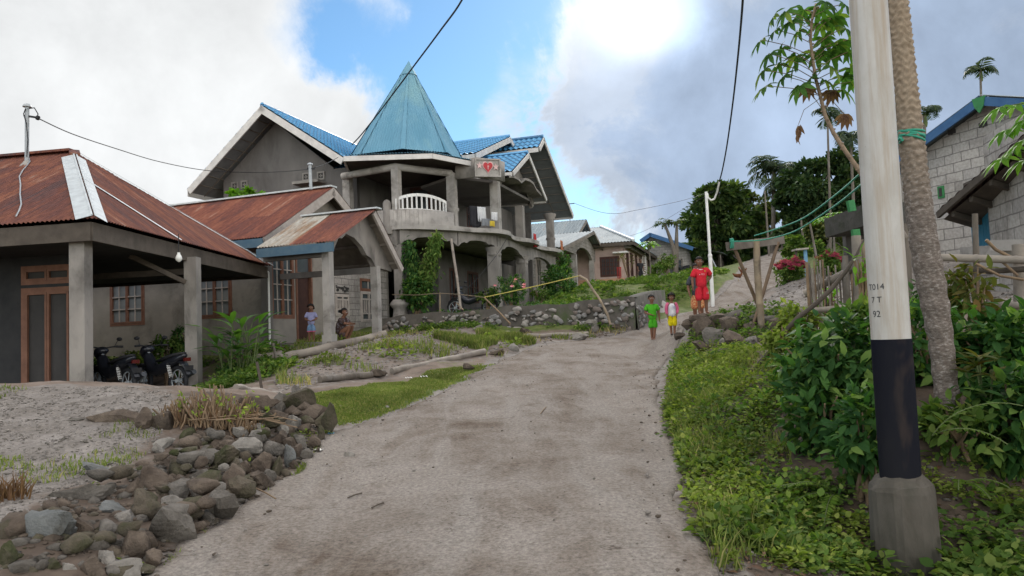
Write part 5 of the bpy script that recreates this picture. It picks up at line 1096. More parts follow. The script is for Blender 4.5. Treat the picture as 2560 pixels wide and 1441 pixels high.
def shed():
 A = W(2343, 527, 12.2); B = W(2600, 300, 9.4)
 root = thing('dark_roof_shed', 'block shed with dark rusted overhanging roof and blue shutters at the right edge', 'shed', (8.6, 11.5, 2.1))
 back = Vector((.94, .35, .0)).normalized(); r = MB(); drop = Z * -.25
 r.sheet([A, B, B + back * 3.2 - Z * .6, A + back * 3.2 - Z * .6], period=.085, amp=.012, rows=2); r.build('roof', mat('dark_rusted_iron', (.060, .036, .032), (.085, .05, .042), 5, .8, .2), root)
 f = MB(); f.beam(A - Z * .03, B - Z * .03, .05, .10); f.build('bargeboard', MT['wood_dark'], root)
 d = (Vector((B.x, B.y, 0)) - Vector((A.x, A.y, 0))).normalized(); n = Vector((d.y, -d.x, 0)); n = n if n.x < 0 else -n
 f = MB(); ins = back * .12
 f.add([A + ins - Z * .14, B + ins - Z * .14, B + back * 3 - Z * .74, A + back * 3 - Z * .74], [(0, 1, 2, 3)])
 for k in range(5): q = A.lerp(B, .12 + .2 * k); f.beam(q + ins - Z * .15, q + back * 3 - Z * .73, .06, .08)
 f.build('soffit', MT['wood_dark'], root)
 s0 = W(2438, 600, 12.5); s1 = W(2503, 600, 11.6); s2 = W(2640, 600, 10.0)
 def seg(a, b, z0, z1, m, nm, th=.12):
  a = Vector((a.x, a.y, 0)); b = Vector((b.x, b.y, 0)); dd = (b - a).normalized(); nn = Vector((dd.y, -dd.x, 0)); nn = nn if nn.y < 0 else -nn
  w = MB(); w.wall(a, dd, (b - a).length, z0, z1, th, nn); return w.build(nm, m, root), a, dd, nn
 seg(s0, s1, 1.6, 2.55, MT['block'], 'wall'); o, a, dd, nn = seg(s0, s1, 3.32, 3.75, MT['wood_dark'], 'lintel')
 L = (Vector((s1.x, s1.y, 0)) - a).length; blue = mat('blue_shutter_paint', (.035, .17, .26), (.025, .12, .19), 5, .6, .2)
 for k in range(2):
  b = MB(); x0, x1 = L * k / 2 + .01, L * (k + 1) / 2 - .01
  for j in range(4): xa = x0 + (x1 - x0) * j / 4; xb = x0 + (x1 - x0) * (j + 1) / 4 - .006; b.obox(a + dd * (xa + xb) / 2 + Z * (2.93) - nn * .04, dd * (xb - xa) / 2, nn * .012, Z * .36)
  b.obox(a + dd * (x0 + x1) / 2 + Z * 3.0 - nn * .02, dd * (x1 - x0) / 2, nn * .012, Z * .03, m=0); b.build('shutter', blue, root)
 seg(s1 + Z * 0, s2, 1.6, 4.3, MT['block_pale'], 'wall', .15)
 b = MB(); b.box((s1.x - .06, s1.y - .16, 1.6), (s1.x + .1, s1.y - .02, 3.9)); b.build('pillar', MT['concrete'], root)
 b = MB(); p, q = W(2418, 632, 10.8), W(2620, 622, 9.2); b.beam(Vector((p.x, p.y, p.z + .08)), Vector((q.x, q.y, q.z + .08)), .2, .35); tag(b.build('concrete_kerb', MT['concrete_pale'], None, p), 'rough pale concrete kerb in front of the blue shutters', 'kerb')
 b = MB(); p, q = W(2490, 606, 9.9), W(2590, 604, 9.3); b.beam(Vector((p.x, p.y, p.z + .03)), Vector((q.x, q.y, q.z + .03)), .18, .14); tag(b.build('loose_block', MT['concrete_pale'], None, p), 'loose pale block lying on the concrete kerb', 'block')
shed()
def shelter():
 a = W(2106, 530, 15.5); root = thing('roadside_shelter', 'small shelter with dark mossy concrete slab roof on a green post', 'shelter', (a.x + .6, a.y, tz(a.x, a.y)))
 r = MB(); p, q = W(2106, 530, 15.2), W(2235, 522, 15.2); r.obox((p + q) / 2 - Z * .21, (q - p) / 2, Vector((0, .9, 0)), Z * .2); r.build('roof_slab', mat('mossy_dark_concrete', (.055, .052, .045), (.085, .08, .07), 4, .95, .5, 20, c3=(.03, .035, .02), scale3=2), root)
 t0, t1 = W(2122, 503, 14.2), W(2128, 530, 14.2); r = MB(); r.beam(t0, t1, .12, .1, up=(0, 1, 0)); r.build('roof_post', MT['green_paint'], root)
 t0, t1 = W(2135, 575, 14.2), W(2150, 690, 14.2); r = MB(); r.beam(t0, t1 - Z * .3, .13, .1, up=(0, 1, 0)); r.build('post', MT['green_paint'], root)
 r = MB(); p, q = W(2120, 585, 16.0), W(2235, 580, 16.0); r.obox(Vector(((p.x + q.x) / 2, 16.2, (p.z - .1 + tz(p.x, 16)) / 2)), Vector(((q.x - p.x) / 2, 0, 0)), Vector((0, .08, 0)), Z * ((p.z - tz(p.x, 16)) / 2 + .1)); r.build('back_wall', MT['plaster_dark'], root)
shelter()
MT['bark'] = mat('grey_brown_bark', (.16, .135, .11), (.10, .085, .07), 6, .9, .6, 30, c3=(.22, .20, .18), scale3=3, stretch=(1, 1, .4))
MT['stem_green'] = mat('green_stem', (.10, .13, .045), (.075, .10, .035), 8, .7, .2)
MT['twig'] = mat('dry_twig', (.235, .165, .10), (.155, .105, .068), 9, .85, .3, 50)
MT['bamboo'] = mat('weathered_bamboo', (.30, .235, .155), (.215, .165, .11), 4, .65, .25, 40, c3=(.13, .105, .08), scale3=2.5)
MT['bamboo_grey'] = mat('grey_weathered_bamboo', (.27, .235, .195), (.19, .165, .14), 4, .75, .25, 40, c3=(.12, .10, .085), scale3=2.2)
L_ = {}
L_['tree'] = leafmat('dark_tree_leaf', (.030, .058, .020), (.058, .095, .03), (.11, .145, .04), .35, .6, .1)
L_['tree_y'] = leafmat('yellowish_tree_leaf', (.035, .055, .014), (.075, .095, .025), (.14, .14, .04), .3)
L_['forest'] = leafmat('deep_forest_leaf', (.020, .040, .018), (.038, .066, .026), (.07, .095, .035), .3, .65, .08)
L_['palm'] = leafmat('palm_frond_leaf', (.018, .038, .020), (.04, .065, .03), (.075, .09, .035), .3, .5, .3)
L_['coffee'] = leafmat('glossy_shrub_leaf', (.024, .068, .021), (.056, .13, .034), (.15, .235, .055), .35, .6, .07)
L_['weed'] = leafmat('bright_weed_leaf', (.095, .135, .026), (.17, .225, .045), (.27, .29, .085), .35, .8, .03)
L_['weed_d'] = leafmat('green_weed_leaf', (.045, .088, .022), (.10, .16, .036), (.17, .21, .06), .35, .8, .03)
L_['cassava'] = leafmat('cassava_leaf', (.03, .075, .022), (.06, .13, .03), (.15, .20, .045), .5, .55, .12)
L_['cassava_b'] = leafmat('bright_cassava_leaf', (.08, .19, .02), (.14, .28, .03), (.2, .33, .05), .45, .55, .12)
L_['grass'] = leafmat('short_grass', (.095, .13, .032), (.15, .185, .055), (.26, .23, .11), .3, .8, .03)
L_['dry'] = leafmat('dry_grass', (.19, .165, .07), (.27, .22, .11), (.33, .26, .14), .3, .8, .03)
L_['big'] = leafmat('broad_fresh_leaf', (.045, .115, .022), (.085, .18, .035), (.12, .22, .05), .4, .35, .45)
L_['fern'] = leafmat('fern_frond', (.08, .15, .02), (.14, .21, .04), None, .4, .8, .03)
L_['red'] = leafmat('crimson_bract', (.17, .018, .04), (.27, .035, .065), (.36, .08, .11), .4, .6, .2)
L_['dead'] = leafmat('dead_brown_leaf', (.095, .05, .03), (.15, .085, .045), None, .2, .8, .2)
L_['olive'] = leafmat('olive_bronze_leaf', (.07, .09, .025), (.12, .12, .035), (.17, .11, .04), .3, .8, .04)
def shell_pts(c, r, n, inner=.35):
 d = rand_dirs(n); k = inner + (1 - inner) * nr.random(n) ** .5; return np.asarray(c) + d * k[:, None] * np.asarray(r), d
def tree(name, label, base, crown, lf, n_leaf, leaf, clumps=26, trunk_r=.25, group=None, cat='tree', up=.25, cr=.36, limbs=7):
 """crown: list of (centre, radii) lobes; leaves sit in clumps so that sky shows between them"""
 root = thing(name, label, cat, base, group); base = Vector(base)
 tr = MB(); c0 = Vector(crown[0][0]); g = nr
 mid = base.lerp(c0, .55) + Vector((g.normal(0, .15), g.normal(0, .15), 0)); tr.tube([base - Z * .3, base.lerp(mid, .5), mid, c0], [trunk_r * 1.25, trunk_r, trunk_r * .75, trunk_r * .3], 9)
 P = []; D = []
 tot = sum(r[0] * r[2] for _, r in crown)
 for (c, r) in crown:
  k = max(4, int(clumps * r[0] * r[2] / tot)); cc, cd = shell_pts(c, r, k, .45)
  for i in range(k):
   m = max(10, int(n_leaf * r[0] * r[2] / tot / k)); s = min(r) * cr * g.uniform(.6, 1.25)
   d = rand_dirs(m); q = cc[i] + d * (nr.random(m) ** .45)[:, None] * np.array([s * 1.15, s * 1.15, s * .8]); P.append(q); D.append(d * .7 + cd[i] * .5)
   if i < limbs:
    e = Vector(cc[i]); tr.tube([mid.lerp(c0, g.uniform(0, .6)), mid.lerp(e, .55) + Z * .2, e], [trunk_r * .35, trunk_r * .2, trunk_r * .06], 6)
 tr.build('trunk', MT['bark'], root)
 P = np.concatenate(P); D = np.concatenate(D); N = unit(rand_dirs(len(P)) * .8 + np.array([0, 0, 1.0])); L = leaf * nr.uniform(.6, 1.3, len(P))
 leaf_obj('crown', P, D + rand_dirs(len(P)) * .6 - np.array([0, 0, .25]), N, L, L * .55, lf, root); return root
def frond(mb_pts, rachis, n, L, w, droop, out):
 """leaflets along a rachis (list of Vectors)"""
 k = len(rachis)
 for i in range(n):
  t = (i + .5) / n; x = t * (k - 1); a = min(int(x), k - 2); f = x - a; p = rachis[a].lerp(rachis[a + 1], f); d = (rachis[a + 1] - rachis[a]).normalized(); s = d.cross(Z); s = s.normalized() if s.length > .05 else Vector((1, 0, 0)); nrm = s.cross(d)
  ll = L * (math.sin(math.pi * min(1, t * .85 + .15)) ** .7)
  for sg in (-1, 1):
   dd = (s * sg + d * .55 - Z * droop + Vector((rnd.gauss(0, .1), rnd.gauss(0, .1), rnd.gauss(0, .1)))).normalized(); out[0].append(p); out[1].append(dd); out[2].append(nrm); out[3].append(ll * rnd.uniform(.85, 1.1))
def palm(name, label, base, top, crown_r, nf, lf, trunk_r, leaflet, group=None, droop=.55, upright=.9, per=26, shaft=True, wid=.09):
 root = thing(name, label, 'palm tree', base, group); base, top = Vector(base), Vector(top); ax = (top - base)
 t = MB(); k = 14; pts = [base.lerp(top, i / k) + Vector((math.sin(i * .35) * .02, 0, 0)) for i in range(k + 1)]; t.tube([base - Z * .3] + pts, [trunk_r * 1.2] + [trunk_r * (1.1 - .35 * i / k) for i in range(k + 1)], 9); t.build('trunk', MT['bark'], root)
 r = MB(); out = ([], [], [], [])
 for i in range(nf):
  a = 2 * math.pi * i / nf + rnd.uniform(-.25, .25); e = upright * rnd.uniform(.25, 1.15) ; R_ = crown_r * rnd.uniform(.85, 1.1); h = Vector((math.cos(a), math.sin(a), 0)); pts = []
  el = 1.25 * e; p = Vector(top); stp = R_ / 8
  for j in range(9): pts.append(Vector(p)); dv = h * math.cos(el) + Z * math.sin(el); p = p + dv * stp; el -= droop * .33 * (1 + j * .12)
  r.tube(pts, [.02 * crown_r * (1 - .8 * j / 8) for j in range(9)], 5); frond(None, pts, per, leaflet, .03, .25, out)
 if shaft: r.lathe((top.x, top.y, top.z - crown_r * .45), [(trunk_r * .8, 0), (trunk_r * 1.25, crown_r * .15), (trunk_r * .9, crown_r * .4), (trunk_r * .4, crown_r * .52)], 8)
 c = r.build('crown', MT['stem_green'], root)
 L = np.array(out[3]); leaf_obj('fronds', np.array([p[:] for p in out[0]]), np.array([p[:] for p in out[1]]), np.array([p[:] for p in out[2]]), L, L * wid, lf, c, droop=.3); return root
def bush(name, label, c, r, lf, n, leaf, cat='shrub', group=None, stems=9, wid=.5, fold=.18, droop=.2, base=None, inner=.25, spread=1.0):
 """stems fanning up from the foot, leaves in tufts towards the outside"""
 c = Vector(c); foot = Vector(base) if base is not None else Vector((c.x, c.y, c.z - r[2])); root = thing(name, label, cat, foot, group)
 m = MB(); P = []; D = []
 for i in range(stems):
  d = rand_dirs(1)[0]; d[2] = abs(d[2]) * .9 + .1; e = c + Vector(d * np.array(r)) * rnd.uniform(.6, .95); mid = foot.lerp(e, .5) + Z * r[2] * .15; m.tube([foot + Vector((rnd.gauss(0, .05), rnd.gauss(0, .05), -.05)), mid, e], [.018, .012, .006], 5)
 m.build('stems', MT['twig'], root)
 k = max(6, n // 14); q, d = shell_pts(c, r, k, inner)
 per = n // k; P = np.repeat(q, per, 0) + nr.normal(size=(k * per, 3)) * leaf * .35; D = np.repeat(d, per, 0) * .7 * spread + rand_dirs(k * per); D[:, 2] -= .15
 N = unit(np.array([0, 0, 1.0]) + rand_dirs(len(P)) * .55 + np.repeat(d, per, 0) * .5); L = leaf * nr.uniform(.6, 1.25, len(P)); leaf_obj('foliage', P, D, N, L, L * wid, lf, root, fold=fold, droop=droop); return root
def at(px, py, Y): return W(px, py, Y)
def lobe(px, py, Y, rx, rz, ry=None): c = W(px, py, Y); s = Y / FPX; return (tuple(c), (rx * s, (ry or rx) * s, rz * s))
def gbase(px, Y): p = W(px, 700, Y); return (p.x, p.y, gz(p.x, p.y))
tree('broad_tree', 'dense dark green tree behind the white steel pole', gbase(1800, 58), [lobe(1805, 545, 58, 78, 92), lobe(1775, 500, 57, 45, 50), lobe(1850, 560, 58, 55, 75), lobe(1760, 600, 57, 45, 60), lobe(1875, 620, 57, 45, 55), lobe(1815, 650, 57, 70, 40)], L_['tree'], 17000, .42, 70, .35)
tree('broad_tree', 'yellowish green tree just right of the dense dark tree', gbase(1905, 62), [lobe(1880, 540, 62, 42, 58), lobe(1925, 570, 62, 30, 50), lobe(1900, 610, 62, 45, 45)], L_['tree_y'], 5000, .40, 26, .25)
tree('broad_tree', 'very dark broad tree behind the green clothes line', gbase(2035, 50), [lobe(2040, 470, 50, 75, 80), lobe(2090, 440, 50, 60, 60), lobe(1995, 500, 50, 50, 70), lobe(2050, 560, 50, 85, 60), lobe(2120, 500, 50, 55, 80), lobe(1985, 570, 50, 40, 60)], L_['forest'], 17000, .38, 75, .3)
tree('broad_tree', 'dark tree standing behind the steel lamp pole and palm trunk', gbase(2200, 52), [lobe(2180, 470, 52, 70, 85), lobe(2235, 440, 52, 55, 70), lobe(2200, 560, 52, 80, 70)], L_['forest'], 9000, .38, 45, .3)
tree('low_tree', 'low dark tree at the end of the lane under the tall palm', gbase(1950, 60), [lobe(1945, 620, 60, 40, 35), lobe(1985, 625, 60, 40, 30)], L_['tree'], 4000, .36, 22, .2)
tree('low_tree', 'pale green low tree between the lane and the clothes stand', gbase(2065, 38), [lobe(2060, 585, 38, 40, 30), lobe(2100, 600, 38, 30, 34)], L_['tree_y'], 2600, .26, 20, .14)
tree('low_tree', 'small leafy tree beside the low table behind the red flowers', gbase(2010, 34), [lobe(1990, 620, 34, 26, 28), lobe(2030, 630, 34, 24, 22)], L_['weed_d'], 1800, .2, 16, .08)
def wood():
 P = []; D = []
 for (px, py, Y, rx, rz) in [(1960, 660, 70, 60, 40), (2040, 640, 66, 60, 50), (2110, 620, 60, 60, 60), (1730, 690, 66, 40, 25), (1840, 675, 66, 50, 30)]:
  c, r = lobe(px, py, Y, rx, rz); q, d = shell_pts(c, r, 1500, .3); P.append(q); D.append(d)
 P = np.concatenate(P); D = np.concatenate(D); L = .55 * nr.uniform(.6, 1.2, len(P)); o = leaf_obj('undergrowth', P, D + rand_dirs(len(P)), unit(rand_dirs(len(P)) + np.array([0, 0, 1.])), L, L * .6, L_['forest']); tag(o, 'dark undergrowth massed below the trees at the end of the lane', 'undergrowth', kind='stuff')
wood()
palm('coconut_palm', 'tall feathery coconut palm above the end of the lane', gbase(1935, 55), W(1935, 430, 55), 2.6, 17, L_['palm'], .16, 1.0, droop=.6, per=26, wid=.11)
palm('coconut_palm', 'shaggy palm leaning out behind the dark broad tree', gbase(1962, 54), W(1960, 470, 54), 2.4, 12, L_['palm'], .14, .9, droop=.7, per=24, wid=.11)
AR = 'slender areca palms on the slope'
palm('areca_palm', 'thin areca palm highest in the sky at the far right', gbase(2470, 40), W(2452, 178, 40), 1.25, 7, L_['palm'], .075, .55, AR, .75, 1.0, per=20, wid=.16)
palm('areca_palm', 'thin areca palm just right of the palm trunk', gbase(2322, 34), W(2312, 290, 34), 1.15, 7, L_['palm'], .085, .5, AR, .75, 1.0, per=20, wid=.16)
palm('areca_palm', 'thin areca palm behind the cassava stem', gbase(2079, 36), W(2070, 292, 36), 1.1, 7, L_['palm'], .06, .5, AR, .75, 1.0, per=20, wid=.16)
palm('areca_palm', 'short areca palm with hanging fronds left of the steel lamp pole', gbase(2140, 33), W(2128, 345, 33), 1.15, 7, L_['palm'], .07, .55, AR, .85, 1.0, per=20, wid=.16)
palm('areca_palm', 'areca palm showing between the steel lamp pole and the palm trunk', gbase(2260, 33), W(2248, 330, 33), 1.2, 7, L_['palm'], .07, .55, AR, .85, 1.0, per=20, wid=.16)
def bare_trunk(px0, py0, px1, py1, Y, r, label):
 a, b = W(px0, py0, Y), W(px1, py1, Y); m = MB(); a.z = min(a.z, gz(a.x, a.y)); m.tube([a - Z * .2, a.lerp(b, .5), b], [r, r * .85, r * .6], 7); tag(m.build('bare_trunk', MT['bark'], None, a), label, 'tree trunk')
bare_trunk(1923, 640, 1912, 478, 45, .07, 'slim pale trunk rising in front of the coconut palm'); bare_trunk(2012, 640, 2002, 545, 40, .07, 'short pale trunk behind the green clothes line')
bare_trunk(2046, 600, 2025, 560, 30, .06, 'leaning pale trunk beside the shelter')
def papaya(label, base, stems, lf, r, group=None, leafr=.4, nleaf=15):
 root = thing('papaya_tree', label, 'papaya tree', base, group); base = Vector(base); m = MB(); P, D, N, L = [], [], [], []; pt = MB()
 for (top, via) in stems:
  top = Vector(top); via = Vector(via); m.tube([base - Z * .2, via, via.lerp(top, .5), top], [r, r * .9, r * .7, r * .45], 8)
  for i in range(nleaf):
   a = 2.4 * i; d = Vector((math.cos(a), math.sin(a), rnd.uniform(-.1, .55))).normalized(); e = top + d * leafr * rnd.uniform(.8, 1.2); pt.tube([top - Z * .03 * i, top.lerp(e, .6) + Z * .04, e], .010, 4); palmate(e, d, leafr * .85, P, D, N, L, 7)
  for i in range(5): pt.ellipsoid(top - Z * (.12 + .07 * (i // 2)) + Vector((math.cos(i * 2.1), math.sin(i * 2.1), 0)) * r * 1.6, (.05, .05, .08), 7, 5)
 m.build('trunk', MT['bark'], root); c = pt.build('leaf_stalks', MT['stem_green'], root); leaf_obj('crown', np.array(P), np.array(D), np.array(N), np.array(L), np.array(L) * .34, lf, root, droop=.2)
def palmate(p, d, R_, P, D, N, L, lobes=7, hang=.35, span=2.3):
 d = Vector(d); s = d.cross(Z); s = s.normalized() if s.length > .1 else Vector((1, 0, 0)); d2 = (d - Z * hang).normalized(); n = s.cross(d2).normalized(); n = n if n.z > 0 else -n
 for i in range(lobes):
  a = -span + 2 * span * i / (lobes - 1); v = d2 * math.cos(a) + s * math.sin(a) - Z * .12; P.append(p[:]); D.append(v[:]); N.append(n[:]); L.append(R_ * (1 - .16 * abs(a)) * rnd.uniform(.9, 1.1))
b = Vector(gbase(1690, 49)); papaya('forked bare papaya tree with two small crowns in front of the blue trimmed house', b, [(W(1662, 560, 49), W(1684, 620, 49)), (W(1692, 556, 49), W(1691, 620, 49))], L_['tree'], .16, leafr=.5)
b = Vector(gbase(1625, 43)); papaya('small slim papaya tree in front of the pink house', b, [(W(1622, 612, 43), W(1626, 665, 43))], L_['cassava_b'], .05, leafr=.42, nleaf=12)
b = Vector(gbase(2085, 24)); papaya('slim papaya sapling with pale leaves left of the shelter', b, [(W(2082, 548, 24), W(2086, 620, 24))], L_['cassava_b'], .045, leafr=.35, nleaf=12)
def cassava():
 Y = 7.6; path = [(2175, 470), (2147, 425), (2118, 385), (2085, 335), (2063, 290), (2052, 245), (2040, 200), (2032, 150), (2026, 100), (2030, 50), (2040, 10)]; pts = [W(x, y, Y) for x, y in path]; foot = W(2230, 700, 7.7); foot.z = gz(foot.x, foot.y)
 root = thing('cassava_tree', 'lanky cassava tree with drooping palmate leaves left of the steel lamp pole', 'cassava tree', foot); m = MB(); m.tube([foot - Z * .1, W(2215, 560, 7.65)] + pts, [.030, .028] + [.026 - .0014 * i for i in range(len(pts))], 8)
 for i in range(len(pts) - 1):
  for k in range(4): q = pts[i].lerp(pts[i + 1], k / 4.0); a = 2.4 * (i * 4 + k); m.ellipsoid(q + Vector((math.cos(a), math.sin(a), 0)) * .027, (.012, .012, .009), 6, 4)
 m.build('stem', mat('knobbly_cassava_stem', (.30, .215, .15), (.20, .145, .10), 12, .8, .4, 50), root)
 P, D, N, L = [], [], [], []; P2, D2, N2, L2 = [], [], [], []; st = MB()
 spots = [(1965, 30, 2035, 60), (2010, 25, 2035, 40), (2050, 20, 2036, 40), (2080, 45, 2034, 70), (1940, 75, 2030, 110), (2000, 75, 2030, 100), (2090, 40, 2032, 90), (2110, 70, 2034, 120), (1905, 100, 2030, 140), (1955, 120, 2032, 160), (2060, 95, 2030, 120), (2095, 110, 2032, 150), (1925, 135, 2034, 180), (1990, 140, 2034, 170), (2040, 130, 2032, 150), (2120, 130, 2036, 180), (1910, 175, 2040, 210), (1995, 150, 2038, 190), (2075, 165, 2038, 195), (2110, 190, 2042, 220), (1960, 190, 2044, 225), (2030, 190, 2042, 210), (1915, 215, 2050, 240), (2000, 215, 2048, 238), (2060, 200, 2046, 225), (2105, 225, 2050, 245), (2050, 60, 2033, 80), (2120, 100, 2034, 130), (1975, 55, 2031, 80), (2125, 170, 2040, 200), (2128, 205, 2046, 230), (1935, 40, 2036, 60), (2065, 5, 2038, 30), (2110, 10, 2038, 40), (2075, 130, 2034, 160), (1950, 160, 2040, 200)]
 for (x, y, sx, sy) in spots:
  dy = rnd.uniform(-.22, .22); e = W(x, y, Y + dy); s = W(sx, sy, Y); st.tube([s, s.lerp(e, .5) + Z * .025, e], .0042, 4); d = (e - s); d.z = min(d.z, .0); d = d.normalized() if d.length > .02 else Vector((-1, 0, -.2)); palmate(e, d, .225, P, D, N, L, 7, rnd.uniform(.5, 1.5), 2.0)
 for (x, y, sx, sy) in [(2015, 215, 2060, 280), (2075, 225, 2060, 280), (2110, 285, 2070, 240)]:
  e = W(x, y, Y); s = W(sx, sy, Y); st.tube([s, e], .004, 4); palmate(e, Vector((0, -.2, -1)), .17, P2, D2, N2, L2, 6, .2, 1.1)
 st.tube([W(2052, 245, Y), W(2010, 275, Y), W(1996, 312, Y)], .003, 4); e = W(1996, 312, Y)
 for i in range(7): P2.append((e + Vector((rnd.gauss(0, .012), rnd.gauss(0, .01), -.03 * (i % 3))))[:]); D2.append((rnd.gauss(0, .28), rnd.gauss(0, .2), -1)); N2.append((rnd.gauss(0, 1), 1, 0)); L2.append(rnd.uniform(.10, .16))
 st.build('leaf_stalks', mat('reddish_leaf_stalk', (.20, .11, .08), (.14, .13, .06), 9, .6, .1), root); leaf_obj('crown', np.array(P), np.array(D), np.array(N), np.array(L), np.array(L) * .31, L_['cassava'], root, droop=.25); leaf_obj('dead_leaves', np.array(P2), np.array(D2), np.array(N2), np.array(L2), np.array(L2) * .34, L_['dead'], root, droop=.3, fold=.4)
cassava()
def cassava_sprig():
 foot = W(2640, 620, 6.4); foot.z = gz(foot.x, foot.y); root = thing('cassava_bush', 'bright green palmate cassava leaves reaching in at the right edge', 'cassava bush', foot); m = MB(); P, D, N, L = [], [], [], []
 tops = [W(2610, 250, 6.3), W(2600, 330, 6.4), W(2610, 400, 6.3)]
 for t in tops: m.tube([foot - Z * .1, foot.lerp(t, .5) + Vector((.1, 0, 0)), t], [.02, .016, .01], 6)
 for (x, y, k) in [(2540, 262, 0), (2500, 268, 0), (2560, 300, 0), (2552, 308, 1), (2515, 325, 1), (2560, 350, 1), (2535, 372, 2), (2505, 395, 2), (2560, 400, 2), (2580, 270, 0), (2590, 330, 1)]:
  e = W(x, y, 6.3 + rnd.uniform(-.1, .1)); m.tube([tops[k], e], .004, 4); palmate(e, Vector((-1, -.2, -.25)), .22, P, D, N, L, 6, .3, 1.5)
 m.build('stems', MT['stem_green'], root); leaf_obj('foliage', np.array(P), np.array(D), np.array(N), np.array(L), np.array(L) * .30, L_['cassava_b'], root, droop=.25)
cassava_sprig()
def big_trunk():
 Y = 5.6; path = [(2372, 1015, .082), (2362, 940, .080), (2352, 850, .083), (2337, 760, .094), (2322, 680, .099), (2309, 600, .094), (2298, 520, .087), (2288, 440, .081), (2280, 360, .077), (2271, 280, .074), (2263, 200, .071), (2255, 120, .068), (2247, 40, .066), (2240, -40, .064), (2225, -200, .062), (2215, -330, .06)]
 pts = [W(x, y, Y) for x, y, _ in path]; rr = [r for *_, r in path]; pts[0].z = gz(pts[0].x, pts[0].y) - .1
 base = pts[0] + Z * .1; root = thing('palm_trunk', 'pale ringed palm trunk wound with green cord beside the steel lamp pole', 'palm tree', base)
 n = 40; V = []; K = 420; cum = [0]
 for i in range(1, len(pts)): cum.append(cum[-1] + (pts[i] - pts[i - 1]).length)
 for j in range(K):
  s = cum[-1] * j / (K - 1); i = min(max(np.searchsorted(cum, s) - 1, 0), len(pts) - 2); f = (s - cum[i]) / (cum[i + 1] - cum[i]); p = pts[i].lerp(pts[i + 1], f); r = rr[i] + (rr[i + 1] - rr[i]) * f
  for k in range(n):
   a = 2 * math.pi * k / n; z = s
   wav = math.sin(a * 5 + 2.2 * math.sin(z * 9)) * .35 + math.sin(a * 3 - z * 7) * .3
   hi = min(1, max(0, (s - 1.15) / .8)); rel = (abs(((z / .055 + wav) % 1) - .5) * 2) ** 1.5 * .017 * hi + (.004 * (1 - hi)) * math.sin(z / .16 * 6.28 + wav) + .003 * math.sin(a * 9 + z * 31)
   V.append((p.x + math.cos(a) * (r + rel), p.y + math.sin(a) * (r + rel), p.z))
 idx = np.arange(K * n).reshape(K, n); Q = np.stack([idx[:-1], np.roll(idx[:-1], -1, 1), np.roll(idx[1:], -1, 1), idx[1:]], -1).reshape(-1, 4)
 m, nt, b, o = _nt('ringed_palm_bark'); p_ = pos(nt); z = nd(nt, 'ShaderNodeSeparateXYZ', {0: p_}).outputs[2]
 lowc = ramp(nt, noise(nt, scaled(nt, p_, (.7, .7, 1.6)), 42, 7, .7), [(.36, (.095, .074, .06)), (.54, (.165, .138, .118)), (.66, (.33, .30, .27))]); hic = ramp(nt, noise(nt, p_, 26, 6, .6), [(.3, (.215, .163, .112)), (.7, (.33, .262, .19))])
 fz = nd(nt, 'ShaderNodeMapRange', {'Value': z, 'From Min': 2.3, 'From Max': 3.2}).outputs[0]; nt.links.new(mixc(nt, fz, lowc, hic), b.inputs['Base Color']); b.inputs['Roughness'].default_value = .85; b.inputs['Specular IOR Level'].default_value = .15; bump(nt, b, noise(nt, p_, 60, 6, .7), .5, .008)
 link('trunk', quickmesh('trunk', np.array(V), Q, True), m, root)
 palm_top = pts[-1]; r = MB(); out = ([], [], [], [])
 for i in range(9):
  a = 2 * math.pi * i / 9; h = Vector((math.cos(a), math.sin(a), 0)); el = 1.0; q = Vector(palm_top); ps = []
  for j in range(9): ps.append(Vector(q)); q = q + (h * math.cos(el) + Z * math.sin(el)) * .2; el -= .22
  r.tube(ps, .015, 5); frond(None, ps, 18, .45, .03, .2, out)
 c = r.build('crown', MT['stem_green'], root); L = np.array(out[3]); leaf_obj('fronds', np.array([p[:] for p in out[0]]), np.array([p[:] for p in out[1]]), np.array([p[:] for p in out[2]]), L, L * .14, L_['palm'], c)
 return W
big_trunk()
def gb(px, py): return ground_hit(px, py)
SH = 'glossy leaved shrubs along the right bank'
def shrub_px(px, py, Y, rx, rz, lf, n, leaf, label, cat='shrub', name='shrub', group=None, ry=None, **k):
 c = W(px, py, Y); s = Y / FPX; r = (rx * s, (ry or rx) * s, rz * s); f = Vector((c.x, c.y, gz(c.x, c.y)));
 if f.z > c.z - r[2] * .5: pass
 return bush(name, label, c, r, lf, n, leaf, cat, group, base=f, **k)
shrub_px(2090, 930, 6.3, 140, 130, L_['coffee'], 2300, .125, 'large glossy dark green shrub immediately left of the steel lamp pole', wid=.48, stems=14)
shrub_px(2060, 1060, 5.9, 90, 100, L_['coffee'], 1000, .115, 'dark leafy shrub low on the bank below the large glossy shrub', wid=.48)
shrub_px(2150, 840, 7.2, 90, 70, L_['weed_d'], 900, .11, 'brighter green bushy shrub under the bamboo rail by the steel lamp pole', wid=.55)
shrub_px(2160, 1080, 5.2, 70, 95, L_['coffee'], 700, .11, 'dark shrub hugging the foot of the black painted steel lamp pole', wid=.48)
shrub_px(2490, 900, 6.2, 130, 130, L_['coffee'], 2000, .13, 'large glossy shrub right of the palm trunk by the bamboo fence', wid=.48, stems=14)
shrub_px(2310, 900, 6.3, 60, 150, L_['coffee'], 900, .12, 'tall narrow shrub filling the gap between steel lamp pole and palm trunk', wid=.48)
shrub_px(2530, 1040, 5.3, 110, 120, L_['coffee'], 1300, .125, 'low glossy shrub at the right edge below the fence', wid=.45)
shrub_px(2400, 1090, 5.3, 85, 80, L_['weed_d'], 800, .10, 'small bright shrub right of the concrete footing', wid=.5)
